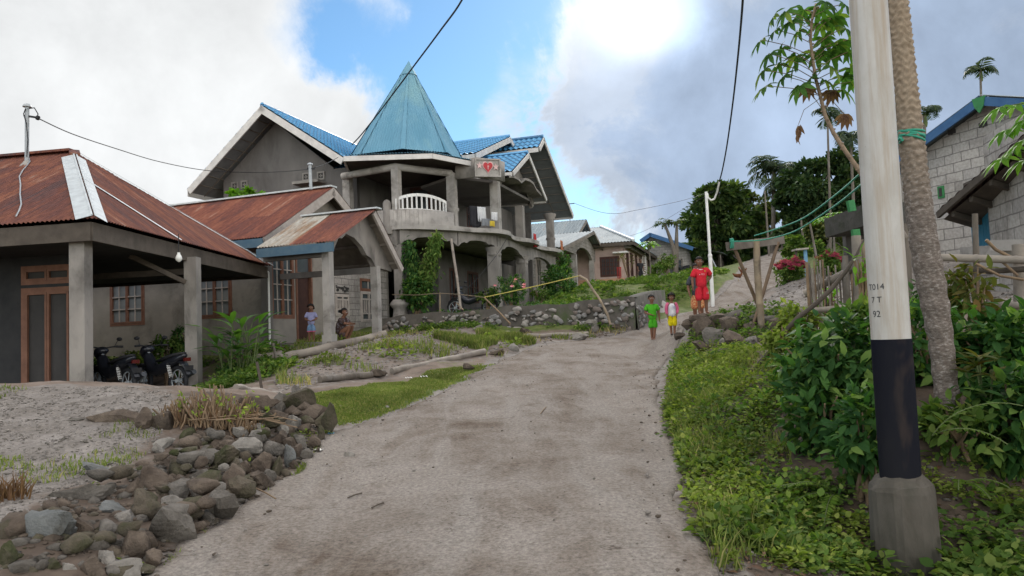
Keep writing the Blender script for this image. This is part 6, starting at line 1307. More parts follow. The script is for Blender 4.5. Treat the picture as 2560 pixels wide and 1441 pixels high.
shrub_px(2330, 770, 7.2, 45, 60, L_['coffee'], 350, .12, 'sprig of broad leaves between the palm trunk and the lower rail', wid=.5)
shrub_px(2430, 730, 6.8, 50, 70, L_['olive'], 220, .13, 'sparse shrub with yellow olive leaves in front of the bamboo fence', wid=.4)
shrub_px(2075, 760, 9.0, 25, 35, L_['cassava_b'], 60, .13, 'few bright leaves climbing over the crossed bamboo rails', 'plant', 'climber', wid=.5)
shrub_px(2155, 665, 8.0, 22, 25, L_['cassava_b'], 40, .14, 'bright leaf sprig at the left edge of the steel lamp pole', 'plant', 'climber', wid=.5)
shrub_px(1995, 800, 8.6, 45, 35, L_['weed'], 420, .09, 'bright green leafy clump below the leaning branch', wid=.55)
shrub_px(1960, 850, 8.3, 45, 40, L_['weed'], 450, .085, 'light green clump beside the foot of the bamboo clothes stand', wid=.55)
def croton(px, py, Y, label):
 c = W(px, py, Y); f = Vector((c.x, c.y, gz(c.x, c.y))); root = thing('croton', label, 'plant', f); m = MB(); P, D, N, L = [], [], [], []
 for k in range(4):
  t = c + Vector((rnd.uniform(-.12, .12), rnd.uniform(-.1, .1), rnd.uniform(-.05, .12))); m.tube([f, f.lerp(t, .5), t], .008, 5)
  for i in range(9): a = 2.4 * i; P.append(t[:]); D.append((math.cos(a), math.sin(a), rnd.uniform(.0, .9))); N.append((0, 0, 1)); L.append(rnd.uniform(.13, .2))
 m.build('stems', MT['stem_green'], root); leaf_obj('foliage', np.array(P), np.array(D), np.array(N), np.array(L), np.array(L) * .3, L_['olive'], root, droop=.2)
croton(2455, 930, 5.4, 'bronze green croton rosette right of the palm trunk')
def fern(name, label, px, py, dirs, L0, Y=None):
 f = ground_hit(px, py) if Y is None else W(px, py, Y); root = thing(name, label, 'fern', f); m = MB(); out = ([], [], [], [])
 for (dx, dy, up, l) in dirs:
  h = Vector((dx, dy, 0)).normalized(); q = Vector(f); el = up; ps = []
  for j in range(9): ps.append(Vector(q)); q = q + (h * math.cos(el) + Z * math.sin(el)) * l / 8; el -= .16
  m.tube(ps, .004, 4); frond(None, ps, 24, L0, .01, .05, out)
 c = m.build('stalks', MT['stem_green'], root); L = np.array(out[3]); leaf_obj('fronds', np.array([p[:] for p in out[0]]), np.array([p[:] for p in out[1]]), np.array([p[:] for p in out[2]]), L, L * .3, L_['fern'], root, droop=.1)
fern('fern', 'yellow green fern frond sticking out below the palm trunk', 2330, 1090, [(1, -.3, .9, .6), (.6, -.6, .5, .45)], .06, 5.0)
fern('fern', 'pale fern fronds hanging over the bare soil left of the concrete footing', 2090, 1240, [(-1, -.4, .35, .55), (-.9, .1, .6, .5), (-1, -.8, .1, .45), (-.6, -.9, .3, .45), (-.8, -.2, .8, .4)], .06)
fern('fern', 'small fern right of the concrete footing', 2400, 1210, [(-.5, -.8, .6, .3), (.8, -.4, .5, .3), (.1, -1, .4, .3)], .05)
def flower_bush(name, label, px, py, Y, rx, rz, lf, n, leaf, fl, nf, fs, cat='flower bush', top=.3):
 c = W(px, py, Y); s = Y / FPX; r = (rx * s, rx * s, rz * s); root = bush(name, label, c, r, lf, n, leaf, cat, base=(c.x, c.y, gz(c.x, c.y))); P = []; D = []; N = []; L = []
 for i in range(nf):
  d = rand_dirs(1)[0]; d[2] = abs(d[2]) * (1 - top) + top * rnd.random(); d[1] = -abs(d[1]) if rnd.random() < .6 else d[1]; p = np.array(c[:]) + d * np.array(r) * 1.02
  for k in range(7): a = 6.283 * k / 7; P.append(p); D.append((math.cos(a), math.sin(a) * .6 - .3, .3 + .5 * math.sin(a))); N.append((0, -1, .4)); L.append(fs * rnd.uniform(.7, 1.2))
 leaf_obj('blossoms', np.array(P), np.array(D), np.array(N), np.array(L), np.array(L) * .5, fl, root)
flower_bush('poinsettia', 'large red bracted bush on the lane edge left of the stick fence', 1975, 680, 20, 34, 36, L_['weed_d'], 900, .13, L_['red'], 40, .105)
flower_bush('poinsettia', 'smaller red bracted bush just behind the stick fence', 2072, 660, 19, 28, 28, L_['weed_d'], 600, .13, L_['red'], 20, .10)
PK = leafmat('pink_petal', (.55, .12, .16), (.65, .25, .28), (.7, .5, .5), .3, .5, .3)
flower_bush('rose_bush', 'rose bush with pink blooms beside the front column of the tower house', 1275, 725, 25, 42, 38, L_['coffee'], 1400, .10, PK, 7, .075)
flower_bush('rose_bush', 'small pink flowered plant behind the second motorbike', 452, 925, 16.5, 12, 24, L_['coffee'], 160, .08, PK, 2, .05)
def climber_column(label, px0, py0, px1, py1, Y, w0, w1, lf, n, leaf):
 a, b = W(px0, py0, Y), W(px1, py1, Y); f = Vector((a.x, a.y, gz(a.x, a.y))); root = thing('shrub', label, 'shrub', f); m = MB(); m.tube([f, f.lerp(b, .5), b], [.03, .02, .01], 6); m.build('stems', MT['twig'], root)
 t = nr.random(n); c = np.array(a[:]) + (np.array(b[:]) - np.array(a[:])) * t[:, None]; w = (w0 + (w1 - w0) * t) * Y / FPX; P = c + nr.normal(size=(n, 3)) * (w * .55)[:, None]; D = rand_dirs(n) * .7 + np.array([0, -.3, -.7]); L = leaf * nr.uniform(.6, 1.2, n); leaf_obj('foliage', P, D, unit(rand_dirs(n) * .6 + np.array([0, -.5, .8])), L, L * .36, lf, root, droop=.3)
climber_column('tall leafy shrub leaning right with yellowish leaves at the tower house corner', 1050, 745, 1093, 585, 25.2, 26, 11, L_['weed_d'], 1400, .17)
climber_column('tall leafy shrub leaning left at the tower house corner', 1045, 745, 1022, 605, 25.4, 26, 10, L_['coffee'], 1300, .17)
shrub_px(1040, 735, 25, 42, 40, L_['coffee'], 1400, .15, 'dense shrub at the foot of the tall leaning shrubs')
shrub_px(1395, 710, 31, 42, 50, L_['coffee'], 2200, .15, 'dark bushy shrub under the far end of the balcony slab')
shrub_px(1410, 665, 33, 18, 34, L_['coffee'], 700, .15, 'upright dark shrub in front of the grey iron roofed house')
shrub_px(1350, 735, 29, 22, 16, L_['weed_d'], 420, .12, 'low green plant behind the stone wall by the second column')
shrub_px(1220, 740, 25.2, 22, 20, L_['weed_d'], 420, .11, 'low leafy plant left of the rose bush')
tree('young_tree', 'young light green tree whose top shows above the red roof ridge', tuple(W(610, 800, 26.6).xy) + (gz(*W(610, 800, 26.6).xy),), [lobe(608, 488, 26.6, 26, 12), lobe(640, 492, 26.6, 14, 8)], L_['cassava_b'], 500, .26, 12, .07)
shrub_px(1640, 680, 44, 16, 16, L_['weed_d'], 420, .2, 'round green bush by the porch of the pink house'); shrub_px(1545, 725, 36, 16, 12, L_['weed'], 260, .14, 'small light green bush on the grass bank below the pink house')
shrub_px(1665, 655, 47, 20, 22, L_['weed_d'], 500, .2, 'bush between pink house and papaya tree')
def dry_plant(px, py, Y, h, label):
 b = W(px, py, Y); b.z = gz(b.x, b.y); root = thing('dry_plant', label, 'plant', b); m = MB(); P = []
 for i in range(7): e = b + Vector((rnd.uniform(-.35, .35), rnd.uniform(-.3, .3), h * rnd.uniform(.6, 1))); m.tube([b, b.lerp(e, .5), e], .015, 4); P += [e[:]] * 8
 m.build('stems', MT['twig'], root); P = np.array(P) + nr.normal(size=(len(P), 3)) * .1; leaf_obj('foliage', P, rand_dirs(len(P)), rand_dirs(len(P)), .16, .06, L_['olive'], root)
dry_plant(1572, 715, 43, 1.5, 'thin brownish shrub in front of the pink house')
def canna():
 b = W(590, 955, 15.6); b.z = gz(b.x, b.y); root = thing('canna_clump', 'clump of long broad glossy leaves right of the second porch post', 'plant', b); m = MB(); P, D, N, L = [], [], [], []
 for i in range(17):
  a = rnd.uniform(0, 6.28); h = rnd.uniform(.5, 1.05); f = b + Vector((rnd.gauss(0, .18), rnd.gauss(0, .18), 0)); t = f + Vector((math.cos(a) * .22 * h, math.sin(a) * .22 * h, h)); m.tube([f, f.lerp(t, .5), t], [.018, .014, .008], 5)
  for k in range(3): q = f.lerp(t, .5 + .25 * k); aa = a + rnd.uniform(-1.2, 1.2); P.append(q[:]); D.append((math.cos(aa), math.sin(aa), rnd.uniform(.15, 1.0) if k < 2 else .9)); N.append((-math.cos(aa) * .5, -math.sin(aa) * .5, 1)); L.append(rnd.uniform(.45, .72))
 m.build('stems', MT['stem_green'], root); P, D, N, L = map(np.array, (P, D, N, L)); leaf_obj('foliage', P, D, N, L, L * .24, L_['big'], root, droop=.35, fold=.22)
canna()
shrub_px(415, 880, 18.5, 45, 34, L_['weed_d'], 1100, .12, 'bushy green plants growing along the wall behind the motorbikes'); shrub_px(445, 850, 18.8, 18, 34, L_['coffee'], 500, .11, 'taller dark plant against the wall left of the second porch post'); shrub_px(345, 895, 17.5, 30, 22, L_['weed'], 500, .10, 'yellowish low plant behind the first motorbike')
shrub_px(600, 930, 16.0, 60, 30, L_['coffee'], 900, .09, 'dark low growth at the foot of the canna clump'); shrub_px(665, 925, 14.5, 22, 22, L_['weed_d'], 260, .08, 'small green weed clump beside the thin stake')
def steel_pole():
 Y = 4.6; a = W(2251, 1190, Y); b = W(2170, 0, Y); ax = (b - a).normalized(); gzv = gz(a.x, a.y) - .02
 root = thing('utility_pole', 'thick white steel pole with black painted foot on a round concrete footing', 'pole', (a.x, a.y, gzv)); top = a + ax * 7.2
 zb = W(2231, 848, Y); tb = (zb - a).dot(ax); r = .1105
 m = MB(); m.tube([a + ax * (tb - .02), a + ax * 4, top], [r, r * .985, r * .93], 40); m.lathe(top, [(r * .93, -.01), (r * .95, .02), (.02, .05)], 24)
 pm, nt, bs, o = _nt('stained_white_pole_paint'); p = pos(nt)
 col = ramp(nt, noise(nt, scaled(nt, p, (1, 1, .35)), 7, 7, .65, .3), [(.35, (.355, .335, .30)), (.55, (.425, .408, .378)), (.75, (.46, .45, .43))])
 run = ramp(nt, noise(nt, scaled(nt, p, (9, 9, .45)), 1.6, 7, .7, .2), [(.47, 0.0), (.70, .8)]); col = mixc(nt, run, col, (.30, .235, .165))
 sp_ = ramp(nt, noise(nt, p, 55, 4, .7), [(.66, 0.0), (.72, .7)]); sp2 = ramp(nt, noise(nt, p, 5, 4, .6), [(.5, 0.0), (.6, 1.0)]); col = mixc(nt, nd(nt, 'ShaderNodeMath', {0: sp_, 1: sp2}, operation='MULTIPLY').outputs[0], col, (.14, .11, .09))
 nt.links.new(col, bs.inputs['Base Color']); bs.inputs['Roughness'].default_value = .55; bs.inputs['Specular IOR Level'].default_value = .35; bump(nt, bs, noise(nt, p, 20, 5), .12, .004)
 m.build('shaft', pm, root)
 m = MB(); m.tube([a - ax * .15, a + ax * tb], [r + .0025, r + .0025], 40); m.build('black_band', mat('worn_black_paint', (.008, .009, .015), (.016, .016, .019), 3, .75, .12, 25, c3=(.085, .06, .045), scale3=2.6, stretch=(1, 1, .35), lo3=.56, hi3=.78, spec=.03), root)
 c = MB(); V = []; n = 16; prof = [(gzv - .5, .190), (gzv + .15, .186), (a.z - .075, .182), (a.z - .045, .174), (a.z - .012, .145), (a.z + .006, .112)]; g = np.random.default_rng(8)
 for z, rr in prof:
  for k in range(n):
   t = 2 * math.pi * (k // 2 + (.14 if k % 2 else -.14)) / 8; q = rr * (1 + .012 * g.normal()); V.append((a.x + math.cos(t + .2) * q, a.y + math.sin(t + .2) * q, z + .007 * g.normal()))
 c.add(V, [(i * n + k, i * n + (k + 1) % n, (i + 1) * n + (k + 1) % n, (i + 1) * n + k) for i in range(len(prof) - 1) for k in range(n)])
 c.build('footing', mat('mossy_concrete_footing', (.105, .093, .078), (.06, .052, .041), 4, .92, .6, 30, c3=(.035, .036, .026), scale3=2.2, stretch=(1, 1, .5), lo3=.45, hi3=.65), root)
 ink = mat('black_stencil_ink', (.02, .02, .025), (.05, .05, .055), 30, .7, 0)
 axis0 = a; toc = math.atan2(CAM.y - a.y, CAM.x - a.x)
 for txt, px, py, h in (('T014', 2192, 718, .052), ('7 T', 2194, 750, .052), ('92', 2195, 785, .056)):
  p = W(px, py, Y); hc = (p - a).dot(ax); cc = a + ax * hc; ccx = proj(cc)[0]; rpx = r / Y * FPX
  off = math.asin(max(-.95, min(.95, (px - ccx) / rpx)))
  def bend(x, y, hc=hc, off=off, h=h * .7):
   t = toc + off + (x) / r; q = a + ax * (hc + y - h * .5); return q + Vector((math.cos(t), math.sin(t), 0)) * (r + .0015)
  text_mesh(txt, None, (1, 0, 0), (0, 0, 1), h * .7, ink, root, 'stencil_number', bend=bend)
steel_pole()
def thin_pole():
 b = W(1783, 775, 26); b.z = gz(b.x, b.y); t = W(1765, 480, 26); root = thing('pipe_pole', 'slim white pipe pole with a looped cable at its top, behind the boy in red', 'pole', b)
 m = MB(); mid = W(1775, 640, 26); m.tube([b - Z * .3, mid], .066, 12); m.tube([mid, t], .05, 12); m.lathe(mid - Z * .05, [(.066, 0), (.075, .02), (.075, .08), (.05, .12)], 12); m.build('shaft', MT['white_paint'], root)
 m = MB(); m.tube([W(1768, 484, 26), W(1770, 495, 26), W(1778, 501, 26), W(1786, 498, 26), W(1793, 480, 25.7), W(1798, 455, 25.4)], .035, 6); m.build('cable_loop', MT['white_paint'], root)
 m = MB(); m.tube([W(1776, 640, 26), W(1790, 668, 26)], .02, 5); m.build('stay', MT['steel'], root)
thin_pole()
def wire(label, pts, r, m=None, name='power_cable'):
 P = [W(*p) for p in pts]; out = []
 for i in range(len(P) - 1):
  p0, p1, p2, p3 = P[max(i - 1, 0)], P[i], P[i + 1], P[min(i + 2, len(P) - 1)]
  for k in range(6): t = k / 6; out.append(.5 * ((2 * p1) + (p2 - p0) * t + (2 * p0 - 5 * p1 + 4 * p2 - p3) * t ** 2 + (3 * p1 - p0 - 3 * p2 + p3) * t ** 3))
 out.append(P[-1]); mb = MB(); mb.tube(out, r, 6); return tag(mb.build(name, m or MT['black'], None, out[0]), label, 'cable')
wire('thick twisted cable crossing in front of the turquoise tower roof', [(1200, -110, 13), (1155, 0, 15), (1100, 78, 17.5), (1035, 165, 20), (960, 265, 23), (905, 335, 26), (880, 362, 27.2)], .022)
wire('black cable hanging from the sky down to the slim white pipe pole', [(1862, -110, 11), (1857, 0, 13), (1847, 120, 16), (1833, 250, 19.5), (1818, 360, 22.5), (1806, 425, 24.6), (1798, 455, 25.4)], .022)
wire('thin wire from the hip roof mast to the tower house gable', [(97, 297, 15.9), (180, 335, 17.5), (290, 372, 20), (400, 405, 23), (520, 427, 26), (640, 432, 28.3)], .012)
wire('thin wire from the gable roof mast up to the tower eave', [(787, 419, 22.8), (815, 410, 24), (845, 394, 25.6)], .011)
wire('thin wire along the tower house gable wall', [(640, 432, 28.4), (700, 430, 28), (770, 424, 23.5), (776, 422, 22.8)], .010)
_g = proj(GM); wire('thin wire from the grey roof mast off to the right', [(_g[0], _g[1], GM.y), (1520, 534, 47), (1600, 524, 50), (1720, 498, 54), (1800, 470, 57)], .013)
wire('faint sagging wire above the blue trimmed house', [(1570, 592, 50), (1610, 578, 51), (1660, 552, 52), (1730, 510, 54), (1800, 470, 56)], .010)
CORD = mat('green_nylon_cord', (.045, .30, .20), (.035, .24, .16), 20, .6, 0); YEL = mat('yellow_cord', (.50, .42, .10), (.42, .36, .10), 20, .6, 0)
def bamboo(mb, p, q, r, joints=True, m=0):
 p, q = Vector(p), Vector(q); L = (q - p).length; n = max(2, int(L / .32)); pts = []; rr = []
 for i in range(n):
  for (f, k) in ((0.0, 1.10), (.06, .97), (.5, .95), (.94, .97)): pts.append(p.lerp(q, (i + f) / n)); rr.append(r * k)
 pts.append(q); rr.append(r); w = rnd.uniform(0, 6)
 pts = [x + Vector((math.sin(i * .3 + w), 0, math.cos(i * .27 + w))) * r * .12 for i, x in enumerate(pts)]; mb.tube(pts, rr, 10, m)
def clothes_stand():
 Y = 13.4; b = W(1905, 852, Y); b.z = min(b.z, gz(b.x, b.y) + .05); root = thing('clothes_stand', 'bamboo post with a plank crosspiece and crossed braces holding the green cord', 'clothes stand', b)
 m = MB(); bamboo(m, b - Z * .1, W(1890, 600, Y), .062); m.build('post', MT['bamboo'], root)
 m = MB(); p, q = W(1817, 606, 13.1), W(1956, 590, 13.8); m.beam(p, q, .07, .15); m.build('crosspiece', MT['wood_grey'], root)
 for (x0, y0, x1, y1, Y0, Y1) in ((1836, 618, 1912, 800, 13.25, 13.75), (1946, 606, 1880, 800, 13.7, 13.7)):
  m = MB(); p, q = W(x0, y0, Y0), W(x1, y1, Y1); q.z = min(q.z, gz(q.x, q.y)); bamboo(m, q, p, .032); m.build('brace', mat('brown_bamboo', (.19, .13, .085), (.13, .09, .06), 5, .7, .3, 40), root)
clothes_stand()
wire('upper strand of green cord from the bamboo stand to the palm trunk', [(1886, 590, 13.35), (1940, 573, 12.6), (2010, 545, 11.4), (2090, 487, 9.6), (2150, 435, 8.0), (2215, 375, 6.3), (2252, 345, 5.55)], .011, CORD, 'clothes_line')
wire('lower strand of green cord looped over the plank end of the bamboo stand', [(1826, 604, 13.0), (1870, 603, 13.0), (1920, 598, 12.8), (1990, 577, 11.8), (2080, 520, 9.8), (2152, 463, 8.0), (2215, 400, 6.4), (2256, 350, 5.5)], .011, CORD, 'clothes_line')
def cord_wrap():
 c = W(2279, 340, 5.6); m = MB(); pts = []
 for i in range(90): a = i / 90 * 6.283 * 4; pts.append(c + Vector((math.cos(a) * .084, math.sin(a) * .084, .022 * math.sin(a * .5 + 1) - .03 + .02 * (i / 30.0) + .022 * math.cos(a + 3.5))))
 m.tube(pts, .010, 5); m.tube([W(2252, 346, 5.48), W(2228, 362, 5.6), W(2210, 380, 5.8)], .008, 5); tag(m.build('cord_wrapping', CORD, None, c), 'green cord wrapped several turns round the palm trunk', 'cord')
cord_wrap()
def knot():
 c = W(1829, 601, 13.05); m = MB()
 for k in range(3): m.tube([c + Vector((-.02 + .02 * k, math.cos(a) * .045, math.sin(a) * .085 - .055)) for a in [i * .5 for i in range(14)]], .008, 5)
 tag(m.build('cord_knot', CORD, None, c), 'green cord knotted round the left end of the plank', 'knot')
knot()
def fence_post(mb, px, py0, py1, Y, r, m=None):
 t = W(px, py0, Y); b = W(px + 3, py1, Y); b.z = min(b.z, gz(b.x, b.y) - .1); mb.tube([b, b.lerp(t, .5) + Vector((.01, 0, 0)), t], [r * 1.05, r, r * .92], 9)
def right_fence():
 p0 = W(2450, 760, 7.6); p0.z = gz(p0.x, p0.y); root = thing('bamboo_fence', 'bamboo rail fence right of the palm trunk in front of the shed', 'fence', p0)
 for (a, b, r) in (((2252, 641, 7.7), (2640, 655, 7.2), .040), ((2340, 758, 7.9), (2560, 764, 7.4), .038)): m = MB(); bamboo(m, W(*a), W(*b), r); m.build('rail', MT['bamboo_grey'], root)
 m = MB(); m.tube([W(2385, 700, 7.6), W(2388, 684, 7.6), W(2400, 676, 7.6), W(2480, 678, 7.5), W(2580, 672, 7.3)], .03, 8); m.tube([W(2388, 690, 7.6), W(2392, 760, 7.6)], .028, 8); m.build('dark_branch', MT['wood_dark'], root)
 for (x, y0, y1, r, k) in ((2437, 535, 830, .030, 'bark'), (2545, 612, 800, .062, 'bamboo_grey'), (2470, 735, 860, .025, 'bark'), (2262, 560, 830, .05, 'bark')): m = MB(); fence_post(m, x, y0, y1, 7.55, r); m.build('post', MT[k], root)
 m = MB(); m.tube([W(2246, 585, 7.5), W(2262, 600, 7.6)], .06, 8); m.build('rail_end', MT['wood_grey'], root)
 m = MB(); m.tube([W(2465, 600, 7.4), W(2490, 625, 7.4), W(2540, 650, 7.4)], .016, 6); m.tube([W(2500, 650, 7.4), W(2545, 690, 7.3)], .014, 6); m.tube([W(2440, 660, 7.4), W(2500, 690, 7.35), W(2560, 700, 7.2)], .014, 6); m.build('dry_branches', MT['twig'], root)
right_fence()
def stick_fence():
 p0 = W(2070, 790, 8.8); p0.z = gz(p0.x, p0.y); root = thing('stick_fence', 'rickety fence of thin stakes and two bamboo rails left of the steel lamp pole', 'fence', p0)
 m = MB(); bamboo(m, W(2012, 736, 8.9), W(2150, 662, 8.5), .045); m.build('rail', MT['bamboo_grey'], root)
 m = MB(); bamboo(m, W(2000, 778, 8.6), W(2215, 762, 8.3), .034); m.build('rail', MT['bamboo_grey'], root)
 for (x, y0, y1, r, k) in ((2140, 590, 790, .055, 'bamboo_grey'), (2157, 600, 800, .04, 'bamboo'), (2112, 640, 760, .035, 'bark')): m = MB(); fence_post(m, x, y0, y1, 8.45, r); m.build('post', MT[k], root)
 for i, (x, y0, y1) in enumerate([(2016, 660, 770), (2022, 655, 775), (2030, 668, 780), (2035, 650, 780), (2043, 660, 800), (2050, 655, 835), (2056, 650, 800), (2062, 668, 845), (2070, 660, 800), (2076, 680, 820), (2098, 690, 770), (2088, 665, 775), (2126, 650, 760), (2105, 655, 765)]):
  m = MB(); fence_post(m, x, y0 + rnd.uniform(-6, 6), y1, 8.7 + rnd.uniform(-.15, .15), rnd.uniform(.009, .018)); m.build('stake', MT[['twig', 'bark', 'bamboo_grey'][i % 3]], root)
stick_fence()
def branch():
 g = ground_hit(1840, 973); pts = [W(2160, 600, 8.2), W(2140, 640, 8.15), (W(2118, 675, 8.15)), W(2080, 722, 8.1), W(2040, 760, 8.15), W(1995, 795, 8.2), W(1960, 832, 8.35), W(1925, 880, 8.6), W(1880, 930, 8.9), g + Z * .02]
 m = MB(); m.tube(pts, [.012, .016, .022, .024, .025, .026, .028, .029, .03, .026], 8); tag(m.build('fallen_branch', MT['wood_dark'], None, g), 'long bent dead branch leaning from the stick fence down the bank', 'branch')
branch()
def log(label, a, b, r, m='bamboo_grey', sink=.25, gr=True, name='log'):
 p, q = W(*a), W(*b)
 if gr: p.z = gz(p.x, p.y) + r * (1 - sink); q.z = gz(q.x, q.y) + r * (1 - sink)
 mb = MB(); n = 9; up = max(0, max(gz(*p.lerp(q, i / n).xy) - r * .3 - p.lerp(q, i / n).z for i in range(n + 1))); mb.tube([p.lerp(q, i / n) + Z * (up * .8 + .012 * math.sin(i * 1.7)) for i in range(n + 1)], [r * (1 + .06 * math.sin(i * 2.3)) for i in range(n + 1)], 12); tag(mb.build(name, MT[m], None, p.lerp(q, .5)), label, 'log')
log('long pale log lying along the bank below the porch', (700, 884, 17.2), (965, 857, 18.6), .10, 'bamboo_grey')
log('dark broken log end at the left tip of the long pale log', (642, 892, 17.0), (704, 884, 17.3), .13, 'bark')
log('weathered log edging the lawn, its cut end nearest the road', (980, 937, 14.0), (1212, 900, 16.2), .065, 'bamboo_grey', .25)
log('half buried log left of the weathered lawn log', (800, 962, 12.6), (960, 942, 13.9), .06, 'bark', .2)
log('short log lying in the grass below the retaining wall', (1215, 838, 20.0), (1272, 834, 20.5), .075, 'bamboo_grey')
log('slim pole log right of the short log below the retaining wall', (1308, 845, 19.7), (1470, 837, 20.4), .055, 'bamboo_grey')
log('pale slim log half hidden in weeds behind the brushwood', (590, 997, 9.6), (700, 984, 10.6), .045, 'bamboo_grey')
def stick(label, pts, r, m='bark', name='stake'):
 P = [W(*p) for p in pts]; mb = MB(); mb.tube(P, r, 7); tag(mb.build(name, MT[m], None, P[0]), label, 'stick')
stick('dark stake standing left of the half buried log', [(657, 990, 11.5), (650, 945, 11.5), (642, 905, 11.5)], .022, 'wood_dark')
stick('short stake leaning on the dark log end', [(692, 906, 16.6), (688, 885, 16.6), (682, 858, 16.6)], .03)
stick('pale bamboo prop leaning in front of the tower house', [(1152, 775, 23.4), (1142, 690, 24), (1134, 640, 24.3), (1128, 598, 24.5)], .045, 'bamboo_grey', 'bamboo_prop')
stick('short stick leaning at the foot of the pale bamboo prop', [(1158, 775, 23.3), (1142, 758, 23.6)], .02, 'bamboo')
stick('crooked stick propping the right end of the yellow cord', [(1526, 812, 20.6), (1518, 785, 20.7), (1497, 745, 20.9), (1480, 722, 21), (1466, 700, 21.1), (1448, 690, 21.2)], .036, 'bamboo', 'crooked_stick')
stick('slanted stick under the middle knot of the yellow cord', [(1276, 810, 21.2), (1245, 778, 21.6), (1210, 744, 22)], .022, 'twig', 'slanted_stick')
stick('upright stake in the garden holding the left end of the yellow cord', [(1100, 782, 23.5), (1100, 732, 23.5)], .02, 'bamboo')
wire('yellow cord strung from the crooked stick to the slanted stick', [(1448, 690, 21.2), (1330, 718, 21.6), (1210, 744, 22)], .014, YEL, 'garden_line')
wire('greyish cord strung from the slanted stick left to the house corner', [(1210, 744, 22), (1160, 738, 22.8), (1098, 734, 23.5), (1040, 738, 24), (980, 737, 24.5)], .011, MT['bamboo'], 'garden_line')
wire('thin line from the balcony edge down to the bamboo prop', [(1272, 588, 27.6), (1240, 640, 26.5), (1190, 700, 25.2), (1165, 725, 24.5), (1152, 745, 24)], .009, None, 'garden_line')
def brushwood():
 c = ground_hit(520, 1072); root = thing('brushwood_heap', 'heap of upright cut dry stems with a few green leaves on the stone edge', 'brushwood', c); m = MB(); P = []
 for i in range(330):
  x = rnd.uniform(-.42, .44); y = rnd.uniform(-.2, .28); b = Vector((c.x + x, c.y + y + .1, 0)); b.z = gz(b.x, b.y) - .02 + .06 * (1 - abs(x) / .45); l = rnd.uniform(.10, .33) * (1 - .35 * abs(x) / .45); d = Vector((x * .7 + rnd.gauss(0, .28), rnd.gauss(-.05, .28), 1)).normalized(); e = b + d * l; r = rnd.uniform(.005, .012); m.tube([b, b.lerp(e, .5) + Vector((rnd.gauss(0, .015), 0, 0)), e], [r, r * .9, r * .85], 5)
  if rnd.random() < .14: P += [e[:]] * 5
 for i in range(16): b = c + Vector((rnd.uniform(-.2, .75), rnd.uniform(-.3, .2), .1)); a = rnd.uniform(-.9, .3); e = b + Vector((math.cos(a), math.sin(a) * .7, rnd.uniform(-.25, .1))) * rnd.uniform(.2, .45); m.tube([b, e], .005, 4)
 m.build('stems', MT['twig'], root); P = np.array(P) + nr.normal(size=(len(P), 3)) * .02; D = rand_dirs(len(P)) + np.array([0, 0, .5]); leaf_obj('foliage', P, D, rand_dirs(len(P)), .05, .022, L_['weed'], root)
 n = 170; Q = np.stack([c.x + nr.uniform(-.42, .45, n), c.y + nr.uniform(-.15, .25, n), np.zeros(n)], 1); Q[:, 2] = ground_h(Q[:, 0], Q[:, 1]) + nr.uniform(.0, .16, n); blade_obj('dry_leaves', Q, nr.uniform(.05, .16, n), .004, .9, L_['dead'], root)
brushwood()
def dead_tuft(px, py, label):
 c = ground_hit(px, py); n = 160; P = np.array(c[:]) + np.concatenate([nr.normal(size=(n, 2)) * .05, np.zeros((n, 1))], 1); tag(blade_obj('dead_tuft', P, nr.uniform(.08, .26, n), .006, .8, L_['dead'], None, c), label, 'dead plant')
dead_tuft(22, 1268, 'dead brown tuft on the gravel at the left edge')
def stmat(n, a, b, c, **k): return mat(n, a, b, 7, .95, 1.0, 38, .02, .08, c, **k)
ST = [stmat('grey_field_stone', (.165, .150, .132), (.095, .085, .073), (.055, .048, .04), scale3=3), stmat('brown_field_stone', (.145, .115, .09), (.082, .064, .051), (.045, .037, .03), scale3=3), stmat('pale_field_stone', (.27, .25, .222), (.175, .16, .14), (.09, .08, .066), scale3=4), stmat('blue_grey_slate', (.175, .18, .175), (.11, .114, .112), (.065, .06, .05), scale3=3), stmat('mossy_field_stone', (.118, .098, .074), (.072, .062, .047), (.05, .055, .025), scale3=3.5, lo3=.46, hi3=.66)]
PB = mat('gravel_stone', (.235, .212, .19), (.165, .148, .132), 9, .95, .3, 60)
_seed = [100]
def stone(px, py, w, h, mi, label, group=None, dep=None, name='stone', sub=3, planes=13, tilt=0, sharp=14, lift=0.0, Y=None):
 """a stone about w x h photo pixels whose middle shows at px,py; it rests on the ground there"""
 _seed[0] += 1; foot = ground_hit(px, py + h * .38); c = Vector(foot); d = (c - CAM).y; s = d / FPX; sw, sh = w * s, h * s; sd_ = (dep or 1.0) * (sw + sh) / 2
 k_ = 1.12 if group is None else 1.0; A, Fq = rock_arrays((sw * 1.14 * k_, sd_ * 1.12 * k_, sh * 1.34 * k_), _seed[0], sub, planes, sharp)
 if tilt: A = A @ np.array([[math.cos(tilt), 0, math.sin(tilt)], [0, 1, 0], [-math.sin(tilt), 0, math.cos(tilt)]])
 c = c + Vector((0, sd_ * .18, sh * .38 + lift)); V = A + np.array(c[:]); me = quickmesh(name, V, Fq, True); me.set_sharp_from_angle(angle=rad(24)); o = link(name, me, ST[mi], None, c); tag(o, label, 'stone', group); return o
def cs(x, y, w, h): return (x / 2.663, 900 + y / 2.663, w / 2.663, h / 2.663)
